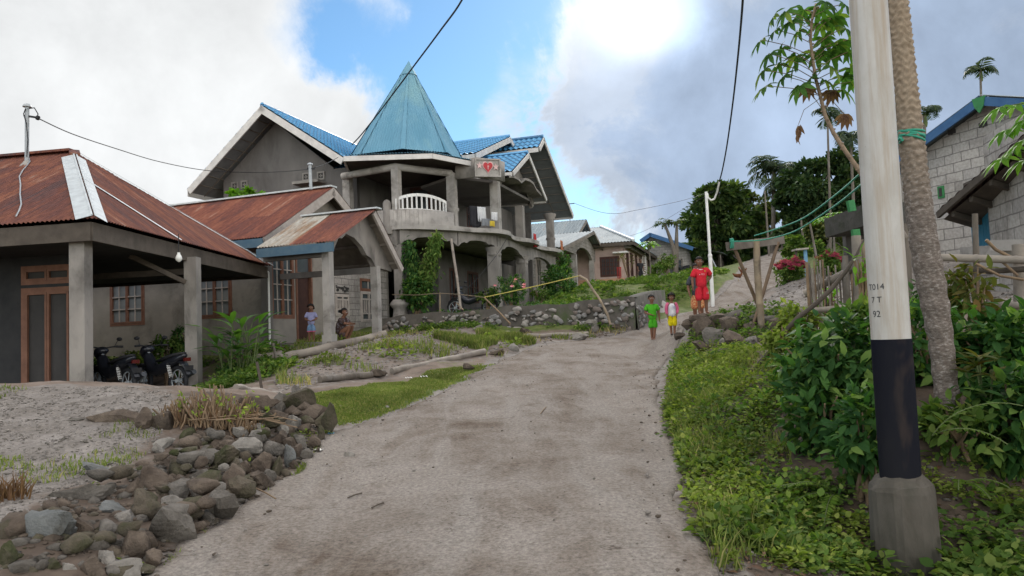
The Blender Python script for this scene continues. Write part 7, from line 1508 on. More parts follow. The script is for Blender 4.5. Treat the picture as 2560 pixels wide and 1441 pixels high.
big = [((740, 390, 340, 200), 1, 'largest brown boulder at the top of the stone edge left of the brushwood', {}), ((950, 430, 120, 150), 1, 'upright brown stone just right of the largest brown boulder', {}), ((1090, 430, 140, 120), 1, 'brown stone tucked under the left side of the brushwood', {}), ((1105, 545, 150, 115), 2, 'round pale stone below the left end of the brushwood', {'sharp': 7}),
 ((470, 420, 150, 50), 0, 'flat stone lying alone on the gravel left of the largest boulder', {}), ((680, 775, 280, 120), 3, 'broad pale blue slate slab resting on the stone edge', {'planes': 9, 'sharp': 30}), ((600, 915, 500, 120), 0, 'long dark slab jutting left beneath the pale blue slate', {'planes': 10, 'dep': .5, 'tilt': .12}), ((1120, 1100, 260, 270), 0, 'biggest square grey boulder standing at the road edge', {'planes': 10}),
 ((1450, 980, 240, 180), 0, 'wedge shaped grey boulder at the road edge above the biggest square one', {'planes': 9}), ((250, 1160, 350, 230), 3, 'wide pale grey boulder in the bottom left corner', {'planes': 9, 'sharp': 24}), ((800, 1380, 250, 130), 2, 'pale pointed stone at the very bottom of the stone edge', {}), ((1360, 655, 150, 105), 0, 'flat topped grey stone in the middle of the dry stone edge', {'planes': 8}),
 ((1490, 660, 210, 130), 4, 'mossy brown stone leaning on the flat topped grey stone', {}), ((1920, 660, 85, 125), 3, 'upright blue grey stone at the road edge near the far end', {}), ((1700, 320, 230, 130), 1, 'wide stone at the top of the heap right of the brushwood', {}), ((1960, 300, 260, 150), 4, 'big dark mossy boulder at the far top end of the stone edge', {}), ((2060, 400, 150, 130), 1, 'angular stone on the far end of the heap facing the lawn', {'planes': 8}),
 ((2185, 420, 110, 190), 4, 'tall dark mossy stone at the corner of the heap and the lawn', {}), ((1850, 300, 90, 110), 0, 'small upright grey stone beside the big dark mossy boulder', {}), ((710, 1010, 210, 100), 3, 'cracked blue grey slate below the long dark slab', {'planes': 9}), ((930, 1010, 170, 190), 4, 'narrow mossy stone left of the biggest square boulder', {}), ((1140, 960, 140, 75), 2, 'smooth pale stone on top of the biggest square boulder', {'sharp': 8}), ((1000, 800, 210, 150), 1, 'blocky brown stone right of the pale blue slate', {})]
for (q, mi, lb, kw) in big: stone(*cs(*q), mi, lb, **kw)
small = [(1030, 590, 100, 90), (1250, 660, 100, 80), (1640, 650, 80, 75), (1470, 570, 160, 90), (1650, 600, 210, 120), (1800, 600, 150, 110), (1730, 710, 130, 130), (1850, 720, 100, 130), (1550, 790, 140, 140), (1340, 790, 150, 100), (1420, 820, 100, 90), (1460, 860, 90, 70), (1280, 880, 150, 140), (1160, 900, 150, 130), (880, 880, 120, 130), (1590, 870, 170, 140), (1720, 800, 150, 140), (1790, 780, 80, 80), (40, 1330, 120, 170), (560, 1150, 130, 150), (820, 1080, 150, 110), (1260, 1000, 110, 130),
 (440, 1400, 110, 90), (330, 1390, 130, 100), (160, 1350, 120, 100), (270, 1350, 120, 90), (180, 1430, 150, 70), (600, 1400, 170, 130), (700, 1340, 130, 100), (620, 1270, 190, 110), (900, 1250, 160, 200), (1770, 430, 220, 130), (1830, 390, 150, 90), (1950, 430, 120, 100), (2140, 430, 110, 130), (2030, 460, 100, 80), (1890, 470, 90, 70), (2010, 560, 90, 120), (2090, 550, 80, 90), (2140, 500, 60, 100), (1990, 610, 100, 90), (2050, 635, 90, 70), (1950, 500, 100, 90), (1870, 530, 110, 90), (1590, 490, 100, 70), (1400, 500, 90, 70), (1250, 560, 110, 70), (1180, 760, 110, 80), (1080, 700, 120, 80), (1240, 730, 90, 70), (1400, 740, 110, 70), (1500, 540, 120, 70), (1720, 520, 130, 90), (1830, 660, 80, 70), (1620, 720, 90, 70), (1490, 730, 80, 60), (1340, 960, 110, 90), (1210, 820, 90, 70), (1080, 860, 100, 90), (1020, 940, 110, 80), (760, 1130, 130, 90), (480, 1250, 130, 90), (1010, 1330, 110, 100), (960, 1410, 130, 70), (520, 1330, 110, 80), (1380, 1060, 90, 80), (1580, 700, 80, 70), (1930, 570, 90, 80), (1690, 460, 110, 70), (840, 760, 80, 60), (450, 830, 80, 50), (190, 950, 60, 50), (1950, 700, 90, 60), (1680, 380, 90, 70), (1240, 500, 100, 70)]
GSTONE = 'loose stones of the dry stacked edge'
for i, q in enumerate(small): stone(*cs(*q), [1, 0, 4, 1, 2, 0, 1, 4][i % 8] if i % 11 else 2, 'fist to head sized stone in the loose heap along the left edge of the road', GSTONE, sub=2 if max(q[2:]) < 110 else 3)
HEAP = gpoly([(0, 1441), (380, 1441), (480, 1370), (600, 1260), (720, 1190), (825, 1090), (820, 1030), (700, 1005), (620, 1060), (470, 1100), (380, 1150), (250, 1240), (60, 1310), (0, 1340)]); hx = [p[0] for p in HEAP]; hy = [p[1] for p in HEAP]; k = 0; tries = 0
while k < 90 and tries < 4000:
 tries += 1; x, y = rnd.uniform(min(hx), max(hx)), rnd.uniform(min(hy), max(hy))
 if not inpoly(np.array([x]), np.array([y]), HEAP)[0] or float(road_dist(np.array([x]), np.array([y]))[0]) < .03: continue
 s = rnd.uniform(.07, .19); _seed[0] += 1; A, Fq = rock_arrays((s * rnd.uniform(.9, 1.5), s * rnd.uniform(.9, 1.3), s * rnd.uniform(.7, 1)), _seed[0], 2, 11); c = Vector((x, y, gz(x, y) + s * .22 + (.10 if k % 3 == 0 else 0))); o = link('stone', quickmesh('stone', rotz(A, rnd.uniform(0, 6)) + np.array(c[:]), Fq, True), ST[rnd.choice([0, 1, 1, 4, 4])], None, c); tag(o, 'fist to head sized stone in the loose heap along the left edge of the road', 'stone', GSTONE); k += 1
stone(873, 1141, 26, 24, 2, 'single stone lying alone on the road near the stone edge')
for (x, y, w, h, mi, lb) in [(1445, 800, 30, 26, 2, 'pale stone leaning on the retaining wall left of its neighbour'), (1480, 808, 32, 28, 2, 'pale stone in front of the retaining wall beside the crooked stick'), (1488, 826, 26, 18, 0, 'grey stone lying under the two pale stones by the retaining wall'), (1447, 845, 44, 16, 2, 'flat pale stone at the road edge below the slim pole log'), (1545, 818, 34, 14, 1, 'flat stone at the corner of the retaining wall'), (1315, 832, 28, 18, 1, 'brown stone beside the short log below the retaining wall'), (1195, 822, 24, 14, 2, 'pale stone in the grass left of the short log'), (1285, 873, 22, 20, 2, 'rounded stone in the weeds at the bend of the road edge'), (1240, 886, 34, 18, 1, 'brown clod of earth and stone at the lawn corner'), (1170, 920, 28, 16, 1, 'stone beside the cut end of the lawn log'), (945, 935, 40, 16, 1, 'half buried stone between the two lawn logs'), (850, 1018, 14, 10, 2, 'small pale stone on the lawn, left of its twin'), (968, 1020, 14, 8, 2, 'small pale stone on the lawn near the road edge')]:
 stone(x, y, w, h, mi, lb, sub=2)
GR = 'stones under the terrace edge on the right bank'
rb_ = [(1762, 799, 70, 34, 1), (1768, 818, 60, 42, 1), (1725, 812, 40, 26, 1), (1800, 800, 60, 36, 1), (1845, 790, 70, 36, 0), (1835, 818, 60, 44, 1), (1784, 843, 50, 44, 0), (1808, 858, 34, 26, 2), (1845, 850, 62, 40, 1), (1895, 800, 50, 34, 0), (1930, 800, 60, 36, 0), (1960, 812, 60, 40, 1), (1876, 855, 36, 22, 2), (1760, 870, 50, 30, 1), (1815, 885, 50, 26, 4), (1920, 850, 50, 30, 4), (1975, 850, 50, 36, 4), (1740, 832, 36, 26, 4), (1870, 822, 40, 28, 1), (1700, 840, 26, 18, 1), (1985, 790, 40, 24, 0), (2020, 800, 40, 24, 1)]
for i, (x, y, w, h, mi) in enumerate(rb_): stone(x, y, w, h, mi, 'brown stone of the rough terrace edge under the boy in red', GR, sub=2)
def litter(px, py, s, m, label, name='litter_scrap', cat='litter'):
 c = ground_hit(px, py); V = []; n = 6
 for j in range(n + 1):
  for i in range(n + 1): V.append(c + Vector(((i / n - .5) * s, (j / n - .5) * s * .7, .012 + .25 * s * abs(math.sin(i * 1.9 + px) * math.cos(j * 1.3 + py)))))
 mb = MB(); mb.add(V, [(j * (n + 1) + i, j * (n + 1) + i + 1, (j + 1) * (n + 1) + i + 1, (j + 1) * (n + 1) + i) for j in range(n) for i in range(n)], True); tag(mb.build(name, m, None, c), label, cat)
MT['blue_plastic'] = mat('blue_plastic', (.06, .25, .40), (.05, .2, .33), 6, .4, 0); MT['red_plastic'] = mat('red_plastic', (.5, .07, .06), (.42, .06, .05), 6, .4, 0)
litter(795, 1131, .09, MT['white_paint'], 'crumpled white scrap at the foot of the stone heap'); litter(828, 1088, .06, MT['blue_plastic'], 'blue plastic scrap at the far end of the stone heap'); litter(1060, 945, .12, MT['white_paint'], 'white scrap on the lawn below the weathered log'); litter(1022, 948, .11, MT['white_paint'], 'white scrap left of the other one on the lawn'); litter(1773, 1236, .055, MT['red_plastic'], 'red plastic scrap among the weeds on the right bank'); litter(1742, 1232, .05, MT['red_plastic'], 'faded red scrap left of the red plastic on the bank'); litter(1785, 1282, .07, MT['white_paint'], 'white wrapper in the weeds below the red scraps'); litter(1805, 1065, .08, MT['white_paint'], 'greyish scrap among the weeds high on the right bank')
for (x0, y0, x1, y1, lb) in [(870, 1262, 905, 1250, 'dark twig lying left of the middle of the road'), (930, 1288, 960, 1275, 'dark twig below the other twig on the road'), (1352, 1045, 1366, 1028, 'pale wood splinter on the road ahead'), (640, 1238, 690, 1265, 'crooked twig sticking out from the stone edge')]:
 a, b = ground_hit(x0, y0), ground_hit(x1, y1); m = MB(); m.tube([a + Z * .05, a.lerp(b, .5) + Z * .055, b + Z * .05], .006, 5); tag(m.build('twig', MT['wood_dark'] if 'dark' in lb else MT['twig'], None, a), lb, 'twig')
def motorbike(px, Y, heading, label, z=None):
 c = W(px, 960, Y); c.z = z if z is not None else .60; root = thing('motorbike', label, 'motorbike', c); a = math.atan2(heading[1], heading[0]); cs_, sn = math.cos(a), math.sin(a)
 def T(x, y, zz): return c + Vector((x * cs_ - y * sn, x * sn + y * cs_, zz))   # x forwards
 blk = MT['bike_body'];
 for x in (-.62, .62):
  m = MB(); pts = [T(x + .265 * math.cos(t), 0, .30 + .265 * math.sin(t)) for t in [i * 6.2832 / 28 for i in range(29)]]; m.tube(pts, .042, 8, cap=False); w = m.build('wheel', MT['black'], root)
  m = MB(); pts = [T(x + .225 * math.cos(t), 0, .30 + .225 * math.sin(t)) for t in [i * 6.2832 / 28 for i in range(29)]]; m.tube(pts, .016, 6, cap=False)
  for k in range(7): t = k * .8976; m.tube([T(x, 0, .30), T(x + .22 * math.cos(t), 0, .30 + .22 * math.sin(t))], .009, 4)
  m.tube([T(x, -.06, .3), T(x, .06, .3)], .04, 8); m.build('rim', MT['steel'], w)
 def loft(sec, m, name, mt):  # sections: (x, z, halfwidth, halfheight)
  mb = MB(); n = 12; vs = []
  for (x, zz, hw, hh) in sec:
   for k in range(n): t = 6.2832 * k / n; vs.append(T(x, math.cos(t) * hw, zz + math.sin(t) * hh))
  mb.add(vs, [(i * n + k, i * n + (k + 1) % n, (i + 1) * n + (k + 1) % n, (i + 1) * n + k) for i in range(len(sec) - 1) for k in range(n)] + [tuple(range(n - 1, -1, -1)), tuple(range((len(sec) - 1) * n, len(sec) * n))], True); return mb.build(name, mt, root)
 loft([(-.86, .80, .05, .03), (-.7, .74, .11, .08), (-.4, .66, .13, .11), (-.1, .56, .11, .12), (.1, .50, .10, .12), (.25, .55, .12, .14), (.38, .68, .13, .18), (.46, .80, .10, .12)], None, 'body', blk)
 loft([(-.80, .845, .07, .025), (-.5, .80, .12, .05), (-.2, .74, .12, .05), (.06, .70, .08, .03)], None, 'seat', MT['black'])
 loft([(.36, .95, .10, .05), (.46, .96, .15, .08), (.56, .90, .12, .09), (.62, .82, .05, .05)], None, 'front_cowl', blk)
 loft([(-.98, .42, .05, .012), (-.92, .55, .07, .02), (-.80, .66, .08, .03), (-.66, .68, .07, .02)], None, 'rear_mudguard', blk); loft([(.36, .52, .05, .02), (.5, .62, .07, .02), (.66, .64, .07, .02), (.86, .50, .06, .015)], None, 'front_mudguard', blk)
 m = MB(); m.tube([T(.60, 0, .3), T(.5, 0, .62), T(.40, 0, .95)], .03, 8); m.build('fork', MT['steel'], root)
 m = MB(); m.tube([T(.30, -.34, 1.02), T(.38, -.2, 1.03), T(.42, 0, 1.0), T(.38, .2, 1.03), T(.30, .34, 1.02)], .014, 7); m.tube([T(.30, -.36, 1.02), T(.345, -.23, 1.03)], .022, 8); m.tube([T(.30, .36, 1.02), T(.345, .23, 1.03)], .022, 8)
 m.build('handlebar', MT['black'], root)
 for s in (-1, 1):
  m = MB(); m.tube([T(.38, s * .22, 1.03), T(.34, s * .27, 1.16)], .006, 5); m.ellipsoid(T(.34, s * .30, 1.18), (.06, .045, .04), 10, 6); m.build('mirror', MT['black'], root)
  m = MB(); p, q = T(-.60, s * .13, .33), T(-.46, s * .13, .66); m.tube([p, q], .018, 7); ln = []
  for i in range(60): t = i / 59; pp = p.lerp(q, .15 + .7 * t); an = t * 6.2832 * 7; ln.append(pp + T(0, math.cos(an) * .033, 0) - c + Vector((0, 0, 0)) + (T(math.sin(an) * .033, 0, 0) - c));
  m.tube(ln, .008, 5, m=1); m.build('shock_absorber', [MT['black'], MT['white_paint']], root)
 m = MB(); m.tube([T(.0, -.17, .27), T(-.35, -.18, .28), T(-.5, -.19, .33), T(-.86, -.19, .47)], [.018, .02, .045, .052], 10); m.build('exhaust', MT['bike_grey'], root)
 m = MB(); m.obox(T(-.92, 0, .72), T(.02, 0, 0) - c, T(0, .07, 0) - c, Z * .035); m.build('tail_light', mat('red_tail_lens', (.09, .008, .008), (.07, .006, .006), 8, .2, 0, spec=.6), root)
 m = MB(); m.obox(T(-.985, 0, .55), T(.004, 0, .0) - c, T(0, .09, 0) - c, Z * .05); m.build('number_plate', MT['black'], root)
MT['bike_body'] = mat('black_bike_plastic', (.012, .013, .018), (.018, .019, .024), 4, .28, 0, spec=.5); MT['bike_grey'] = mat('dark_exhaust_shield', (.05, .055, .065), (.07, .075, .085), 4, .35, 0, spec=.5)
motorbike(282, 15.3, (-.80, .60), 'black motorbike nearest the first porch post under the hip roof'); motorbike(402, 15.5, (-.83, .56), 'black motorbike nearest the second porch post under the hip roof')
b_ = W(1722, 685, 53); motorbike(1720, 53, (-.8, -.6), 'small dark motorbike parked by the blue trimmed house', gz(b_.x, b_.y))
b_ = W(1188, 755, 25.6); motorbike(1188, 25.6, (-.9, .3), 'dark red motorbike parked under the tower house balcony', gz(b_.x, b_.y))
def pedestal():
 c = W(1000, 770, 25.0); c.z = gz(c.x, c.y); m = MB(); m.lathe(c, [(.34, -.2), (.34, .1), (.26, .16), (.22, .5), (.30, .58), (.34, .66), (.22, .8)], 14); tag(m.build('concrete_pedestal', MT['concrete_pale'], None, c), 'pale turned concrete pedestal left of the climbing shrub', 'pedestal')
pedestal()
def lane_table():
 c = W(2005, 640, 24); c.z = gz(c.x, c.y); root = thing('roadside_bench', 'small roadside table with pale top and light blue leg beyond the red flowers', 'table', c); t0, t1 = W(1984, 624, 24), W(2016, 621, 24); m = MB(); m.beam(t0, t1, .4, .05); m.build('tabletop', MT['wood_pale'], root)
 m = MB(); q = t1 - Vector((.06, 0, .05)); m.beam(q, Vector((q.x + .02, q.y, c.z - .1)), .10, .06, up=(0, 1, 0)); m.build('leg', mat('light_blue_paint', (.18, .36, .52), (.15, .3, .45), 5, .6, 0), root); m = MB(); q = t0 + Vector((.06, 0, -.05)); m.beam(q, Vector((q.x, q.y, c.z - .1)), .06, .06, up=(0, 1, 0)); m.build('leg', MT['wood_dark'], root)
lane_table()
cloth('hanging_cloth', 'pale blue cloth hanging on a line near the shelter', W(2080, 556, 26), .42, .32, mat('pale_blue_cloth', (.42, .5, .58), (.36, .43, .5), 5, .9, .1), (1, 0, 0), 'cloth', seed=21)
cloth('hanging_cloth', 'red cloth hanging on the pink house window bars', W(1548, 668, 47.0), .3, .7, MT['cl_red'], (1, -.3, 0), 'cloth', seed=22)
def skin_mesh(verts, edges, radii, root=0, sub=2):
 me = bpy.data.meshes.new('tmp'); me.from_pydata([tuple(v) for v in verts], edges, []); ob = bpy.data.objects.new('tmp', me); COL.objects.link(ob)
 md = ob.modifiers.new('skin', 'SKIN'); md.use_smooth_shade = True; md.branch_smoothing = .5
 sv = me.skin_vertices[0].data if me.skin_vertices else None
 if sv is None: me.skin_vertices.new() if hasattr(me.skin_vertices, 'new') else None; sv = me.skin_vertices[0].data
 for i, r in enumerate(radii): sv[i].radius = (r, r) if not isinstance(r, tuple) else r; sv[i].use_root = (i == root)
 ss = ob.modifiers.new('sub', 'SUBSURF'); ss.levels = sub; ss.render_levels = sub
 dg = bpy.context.evaluated_depsgraph_get(); dg.update(); out = bpy.data.meshes.new_from_object(ob.evaluated_get(dg)); bpy.data.objects.remove(ob)
 V = [v.co.copy() for v in out.vertices]; Fc = [tuple(p.vertices) for p in out.polygons]; bpy.data.meshes.remove(out); return V, Fc
BASEJ = dict(pelvis=(0, 0, .49), waist=(0, 0, .57), chest=(0, .0, .69), neck0=(0, .005, .78), neck1=(0, .0, .815), chin=(0, -.022, .845), head=(0, .0, .90), top=(0, .004, .955),
 shL=(-.10, .005, .755), elL=(-.135, .012, .605), wrL=(-.14, -.02, .47), shR=(.10, .005, .755), elR=(.135, .012, .605), wrR=(.14, -.02, .47),
 hipL=(-.052, 0, .475), knL=(-.054, -.012, .265), anL=(-.054, .012, .045), toL=(-.062, -.075, .018), hipR=(.052, 0, .475), knR=(.054, -.012, .265), anR=(.054, .012, .045), toR=(.062, -.075, .018))
SKIN = mat('brown_skin', (.185, .088, .052), (.16, .074, .044), 9, .55, .05, spec=.3); HAIR = mat('black_hair', (.012, .010, .009), (.022, .018, .016), 40, .7, .5, 90); EYEW = mat('eye_white', (.55, .5, .46), (.5, .46, .42), 9, .4, 0); LIP = mat('lip', (.17, .065, .05), (.15, .055, .045), 9, .5, 0); SOLE = mat('dark_sandal', (.025, .02, .022), (.035, .03, .03), 9, .7, 0)
def person(label, foot, H, yaw, J, shirt=None, shorts=None, sleeves=None, hair='short', shoes=False, sleeve_len=.85, short_len=.8, skirt=None, group=None, extra=None, hem=None, hs=1.0):
 """foot: point on the ground; yaw 0 faces the camera side (-Y); J: joints changed from the relaxed stance, in body heights"""
 root = thing('person', label, 'person', foot, group); j = {k: Vector(v) for k, v in BASEJ.items()}; j.update({k: Vector(v) for k, v in J.items()})
 Rz = Matrix.Rotation(yaw, 3, 'Z'); foot = Vector(foot)
 def G(p): return foot + Rz @ (Vector(p) * H)
 names = ['pelvis', 'waist', 'chest', 'neck0', 'neck1', 'chin', 'head', 'top']; rad_ = dict(pelvis=.066, waist=.060, chest=.074, neck0=.04, neck1=.032, chin=.040 * hs, head=.064 * hs, top=.04 * hs, sh=.034, el=.027, wr=.020, hip=.052, kn=.037, an=.025, to=.019)
 V, E, Rr = [], [], []; ix = {}
 def addv(n, p, r, par=None): ix[n] = len(V); V.append(p); Rr.append(r); E.append((ix[par], ix[n])) if par else None
 par = None
 for n in names: addv(n, j[n], rad_[n], par); par = n
 for s in 'LR':
  addv('sh' + s, j['sh' + s], rad_['sh'], 'chest'); m1 = j['sh' + s].lerp(j['el' + s], .5); addv('ua' + s, m1, .031, 'sh' + s); addv('el' + s, j['el' + s], rad_['el'], 'ua' + s); addv('wr' + s, j['wr' + s], rad_['wr'], 'el' + s)
  d = (j['wr' + s] - j['el' + s]).normalized(); side = d.cross(Vector((0, 1, 0))); side = side.normalized() if side.length > .1 else Vector((1, 0, 0)); fw = side.cross(d)
  pal = j['wr' + s] + d * .032; addv('pa' + s, pal, (.019, .012), 'wr' + s)
  for k in range(4):
   b = pal + d * .018 + fw * (.0115 * (k - 1.5)); l = (.034, .038, .036, .028)[k]; addv('f%d%s' % (k, s), b, .006, 'pa' + s); addv('g%d%s' % (k, s), b + d * l * .6 + side * .004, .0056, 'f%d%s' % (k, s)); addv('h%d%s' % (k, s), b + d * l + side * .012, .0046, 'g%d%s' % (k, s))
  b = j['wr' + s] + d * .014 - fw * .02; addv('t%s' % s, b, .007, 'wr' + s); addv('u%s' % s, b + d * .024 - fw * .008 + side * .004, .006, 't%s' % s)
  addv('hip' + s, j['hip' + s], rad_['hip'], 'pelvis'); addv('th' + s, j['hip' + s].lerp(j['kn' + s], .5), .045, 'hip' + s); addv('kn' + s, j['kn' + s], rad_['kn'], 'th' + s); addv('ca' + s, j['kn' + s].lerp(j['an' + s], .4) + Vector((0, .006, 0)), .030, 'kn' + s); addv('an' + s, j['an' + s], rad_['an'], 'ca' + s); addv('to' + s, j['to' + s], (.024, .014), 'an' + s)
 BV, BF = skin_mesh([v * H for v in V], E, [tuple(x * H for x in r) if isinstance(r, tuple) else r * H for r in Rr], 0, 2)
 mb = MB(); mb.add([foot + Rz @ v for v in BV], BF, True)
 hd = j['head']; fdir = (j['chin'] - hd); fdir = Vector((fdir.x * 0 + J.get('_face', (0, -1))[0], J.get('_face', (0, -1))[1], 0)).normalized() if '_face' in J else Vector((0, -1, 0)); sdir = Vector((-fdir.y, fdir.x, 0))
 hr = .064 * hs
 def fp(a, b, c): return G(hd + fdir * a + sdir * b + Vector((0, 0, c)))
 RF = Rz @ Matrix((sdir, -fdir, Vector((0, 0, 1)))).transposed()
 for s in (-1, 1):
  mb.ellipsoid(fp(hr * .80, s * hr * .38, -.006), (.013 * H, .008 * H, .008 * H), 10, 6, 2, RF); mb.ellipsoid(fp(hr * .90, s * hr * .38, -.006), (.0065 * H, .005 * H, .0065 * H), 8, 5, 1, RF); mb.ellipsoid(fp(hr * .88, s * hr * .40, .010), (.016 * H, .006 * H, .004 * H), 8, 4, 1, RF); mb.ellipsoid(fp(.0, s * hr * 1.0, -.008), (.008 * H, .015 * H, .020 * H), 8, 6, 0, RF)
 mb.ellipsoid(fp(hr * .96, 0, -.020), (.010 * H, .013 * H, .014 * H), 8, 6, 0, RF); mb.ellipsoid(fp(hr * .84, 0, -.042), (.019 * H, .008 * H, .006 * H), 10, 5, 3, RF)
 mb.build('body', [SKIN, HAIR, EYEW, LIP], root)
 hb = MB(); n, k = 22, 14; vs = []; g = np.random.default_rng(int(abs(foot.x) * 1000)); keep = {}
 big_ = 1.17 if hair == 'curly' else 1.0
 for a in range(k + 1):
  for b in range(n):
   t = math.pi * a / k; f = 2 * math.pi * b / n; d = Vector((math.sin(t) * math.cos(f), math.sin(t) * math.sin(f), math.cos(t))); w = 1 + (.13 if hair == 'curly' else .035) * g.normal(); keep[len(vs)] = (d.z > (.42 if hair == 'short' else .35) or d.y > (.22 if hair == 'short' else -.05)) and d.z > (-.35 if hair == 'short' else -.75)
   vs.append(fp(0, 0, .012) + RF @ Vector((d.x * hr * big_ * H * w, d.y * hr * (big_ + .04) * H * w, d.z * hr * (big_ + .05) * H * w)))
 fs = [(a * n + b, a * n + (b + 1) % n, (a + 1) * n + (b + 1) % n, (a + 1) * n + b) for a in range(k) for b in range(n)]
 fs = [f for f in fs if all(keep[i] for i in f)]; hb.add(vs, fs, True)
 if hair == 'bun': hb.ellipsoid(fp(-hr * 1.15, 0, .02), (.03 * H, .03 * H, .03 * H), 10, 7)
 hb.build('hair', HAIR, root)
 def garment(name, m, chain, radii, edges, ridx=0, sub=2):
  v, f = skin_mesh([c * H for c in chain], edges, [tuple(x * H for x in r) if isinstance(r, tuple) else r * H for r in radii], ridx, sub); q = MB(); q.add([foot + Rz @ x for x in v], f, True); return q.build(name, m, root)
 if shirt:
  ch = [j['pelvis'] - Vector((0, 0, .075 if j['pelvis'].z > .3 else .02)), j['waist'], j['chest'], j['neck0'] - Vector((0, 0, .012))]; rr = [.112, .100, .099, .056]; ed = [(0, 1), (1, 2), (2, 3)]
  if sleeves is None:
   for s in 'LR':
    a = len(ch); ch += [j['sh' + s], j['sh' + s].lerp(j['el' + s], .5), j['sh' + s].lerp(j['el' + s], sleeve_len)]; rr += [.055, .052, .053]; ed += [(2, a), (a, a + 1), (a + 1, a + 2)]
   o = garment('shirt', shirt, ch, rr, ed)
  else:
   o = garment('shirt', shirt, ch, rr, ed)
   for s in 'LR': garment('sleeve', sleeves, [j['chest'].lerp(j['sh' + s], .6), j['sh' + s], j['sh' + s].lerp(j['el' + s], .5), j['el' + s], j['el' + s].lerp(j['wr' + s], .85)], [.042, .055, .046, .040, .033], [(0, 1), (1, 2), (2, 3), (3, 4)])
 if shorts:
  ch = [j['pelvis'] + Vector((0, 0, .035)), j['pelvis'] - Vector((0, 0, .01))]; rr = [.084, .090]; ed = [(0, 1)]
  for s in 'LR':
   a = len(ch); kk = j['hip' + s].lerp(j['kn' + s], min(short_len + .14, 1))
   if short_len > 1: kk = j['kn' + s].lerp(j['an' + s], short_len - .9)
   ch += [j['hip' + s], j['hip' + s].lerp(kk, .55), kk]; rr += [.064, .066, .070]; ed += [(1, a), (a, a + 1), (a + 1, a + 2)]
  garment('shorts', shorts, ch, rr, ed)
 if shoes:
  for s in 'LR':
   q = MB(); q.ellipsoid(G(j['to' + s].lerp(j['an' + s], .45) + Vector((0, -.008, 0)) + Vector((0, 0, .012 - j['to' + s].lerp(j['an' + s], .45).z + min(j['to' + s].z, .03)))), (.030 * H, .070 * H, .016 * H), 12, 6, 0, Rz); q.build('sandal', SOLE, root)
 if extra: extra(root, G, j, Rz, H)
 return root
def gpt(px, py, Y=None):
 p = ground_hit(px, py) if Y is None else W(px, py, Y); return p
def cm(name, a, b=None, **k): return mat(name, a, b or tuple(x * .72 for x in a), 9, .95, .9, 16, .03, .05, **k)
GREEN = cm('bright_green_cotton', (.075, .37, .025)); PINKS = cm('pink_cotton', (.62, .13, .24)); WHITES = cm('white_printed_cotton', (.66, .64, .66)); YELS = cm('yellow_cotton_shorts', (.66, .54, .015)); REDS = cm('red_jersey', (.58, .03, .045), (.50, .025, .04)); GREYS = cm('charcoal_cotton', (.07, .075, .085)); LILAC = cm('lilac_cotton', (.30, .30, .48)); DENIM = cm('washed_denim', (.17, .27, .42)); ORPR = mat('orange_patterned_cotton', (.50, .12, .05), (.60, .36, .17), 34, .9, .2, 60, lo=.45, hi=.55)
FLOR = mat('dark_floral_cotton', (.055, .032, .028), (.15, .13, .14), 16, .9, .2, 60, lo=.52, hi=.62)
f = gpt(1634, 853); person('small barefoot boy in bright green shirt and shorts walking down the road', f, 118 * f.y / FPX, rad(-3), dict(elL=(-.15, .0, .60), wrL=(-.03, -.085, .555), elR=(.14, .02, .60), wrR=(.145, .0, .465), knL=(-.03, -.0, .26), anL=(-.022, .05, .06), toL=(-.028, -.02, .02), knR=(.035, -.03, .262), anR=(.012, -.03, .042), toR=(.012, -.11, .018)), GREEN, GREEN, short_len=.92, sleeve_len=.75, hs=1.12)
def print_(root, G, j, Rz, H):
 q = MB(); g = np.random.default_rng(4)
 for i in range(9): p = j['chest'] + Vector((g.uniform(-.045, .045), -.097, g.uniform(-.06, .03))); q.ellipsoid(G(p), (.008 * H, .006 * H, .008 * H), 8, 5)
 q.build('print', cm('pale_blue_print', (.3, .3, .55)), root)
f = gpt(1683, 839); person('toddler in white shirt with pink sleeves and yellow shorts beside the boy in green', f, 106 * f.y / FPX, 0, dict(elL=(-.135, .0, .61), wrL=(-.125, -.04, .475), elR=(.135, .0, .61), wrR=(.10, -.05, .48), knL=(-.045, 0, .25), anL=(-.035, .02, .045), toL=(-.045, -.06, .018), knR=(.045, -.02, .25), anR=(.03, -.02, .045), toR=(.035, -.09, .018)), WHITES, YELS, PINKS, 'curly', True, short_len=1.12, extra=print_, hs=1.18)
def jersey(root, G, j, Rz, H):
 q = MB(); c = j['neck0'] - Vector((0, 0, .014)); q.tube([G(c + Vector((math.cos(t) * .047, math.sin(t) * .046 - .004, .006 - .018 * max(0, -math.sin(t))))) for t in [i * 6.2832 / 20 for i in range(21)]], .008 * H, 6, cap=False); q.build('collar', WHITES, root)
 ch = j['chest']; text_mesh('Standard', G(ch + Vector((.0, -.100, -.012))), Rz @ Vector((1, 0, 0)), Z, .011 * H, WHITES, root, 'sponsor_print'); text_mesh('Chartered', G(ch + Vector((.0, -.100, -.030))), Rz @ Vector((1, 0, 0)), Z, .011 * H, WHITES, root, 'sponsor_print')
 q = MB(); q.ellipsoid(G(ch + Vector((.042, -.094, .035))), (.010 * H, .006 * H, .014 * H), 8, 6); q.build('crest', cm('yellow_crest', (.6, .42, .06)), root); q = MB(); q.ellipsoid(G(ch + Vector((-.05, -.092, -.02))), (.008 * H, .006 * H, .008 * H), 8, 6); q.build('badge', WHITES, root)
 text_mesh('11', G(j['hipR'].lerp(j['knR'], .62) + Vector((.012, -.080, .0))), Rz @ Vector((1, 0, 0)), Z, .036 * H, WHITES, root, 'shorts_number')
f = gpt(1757, 786, 15.3); f.z = gz(f.x, f.y) + .0
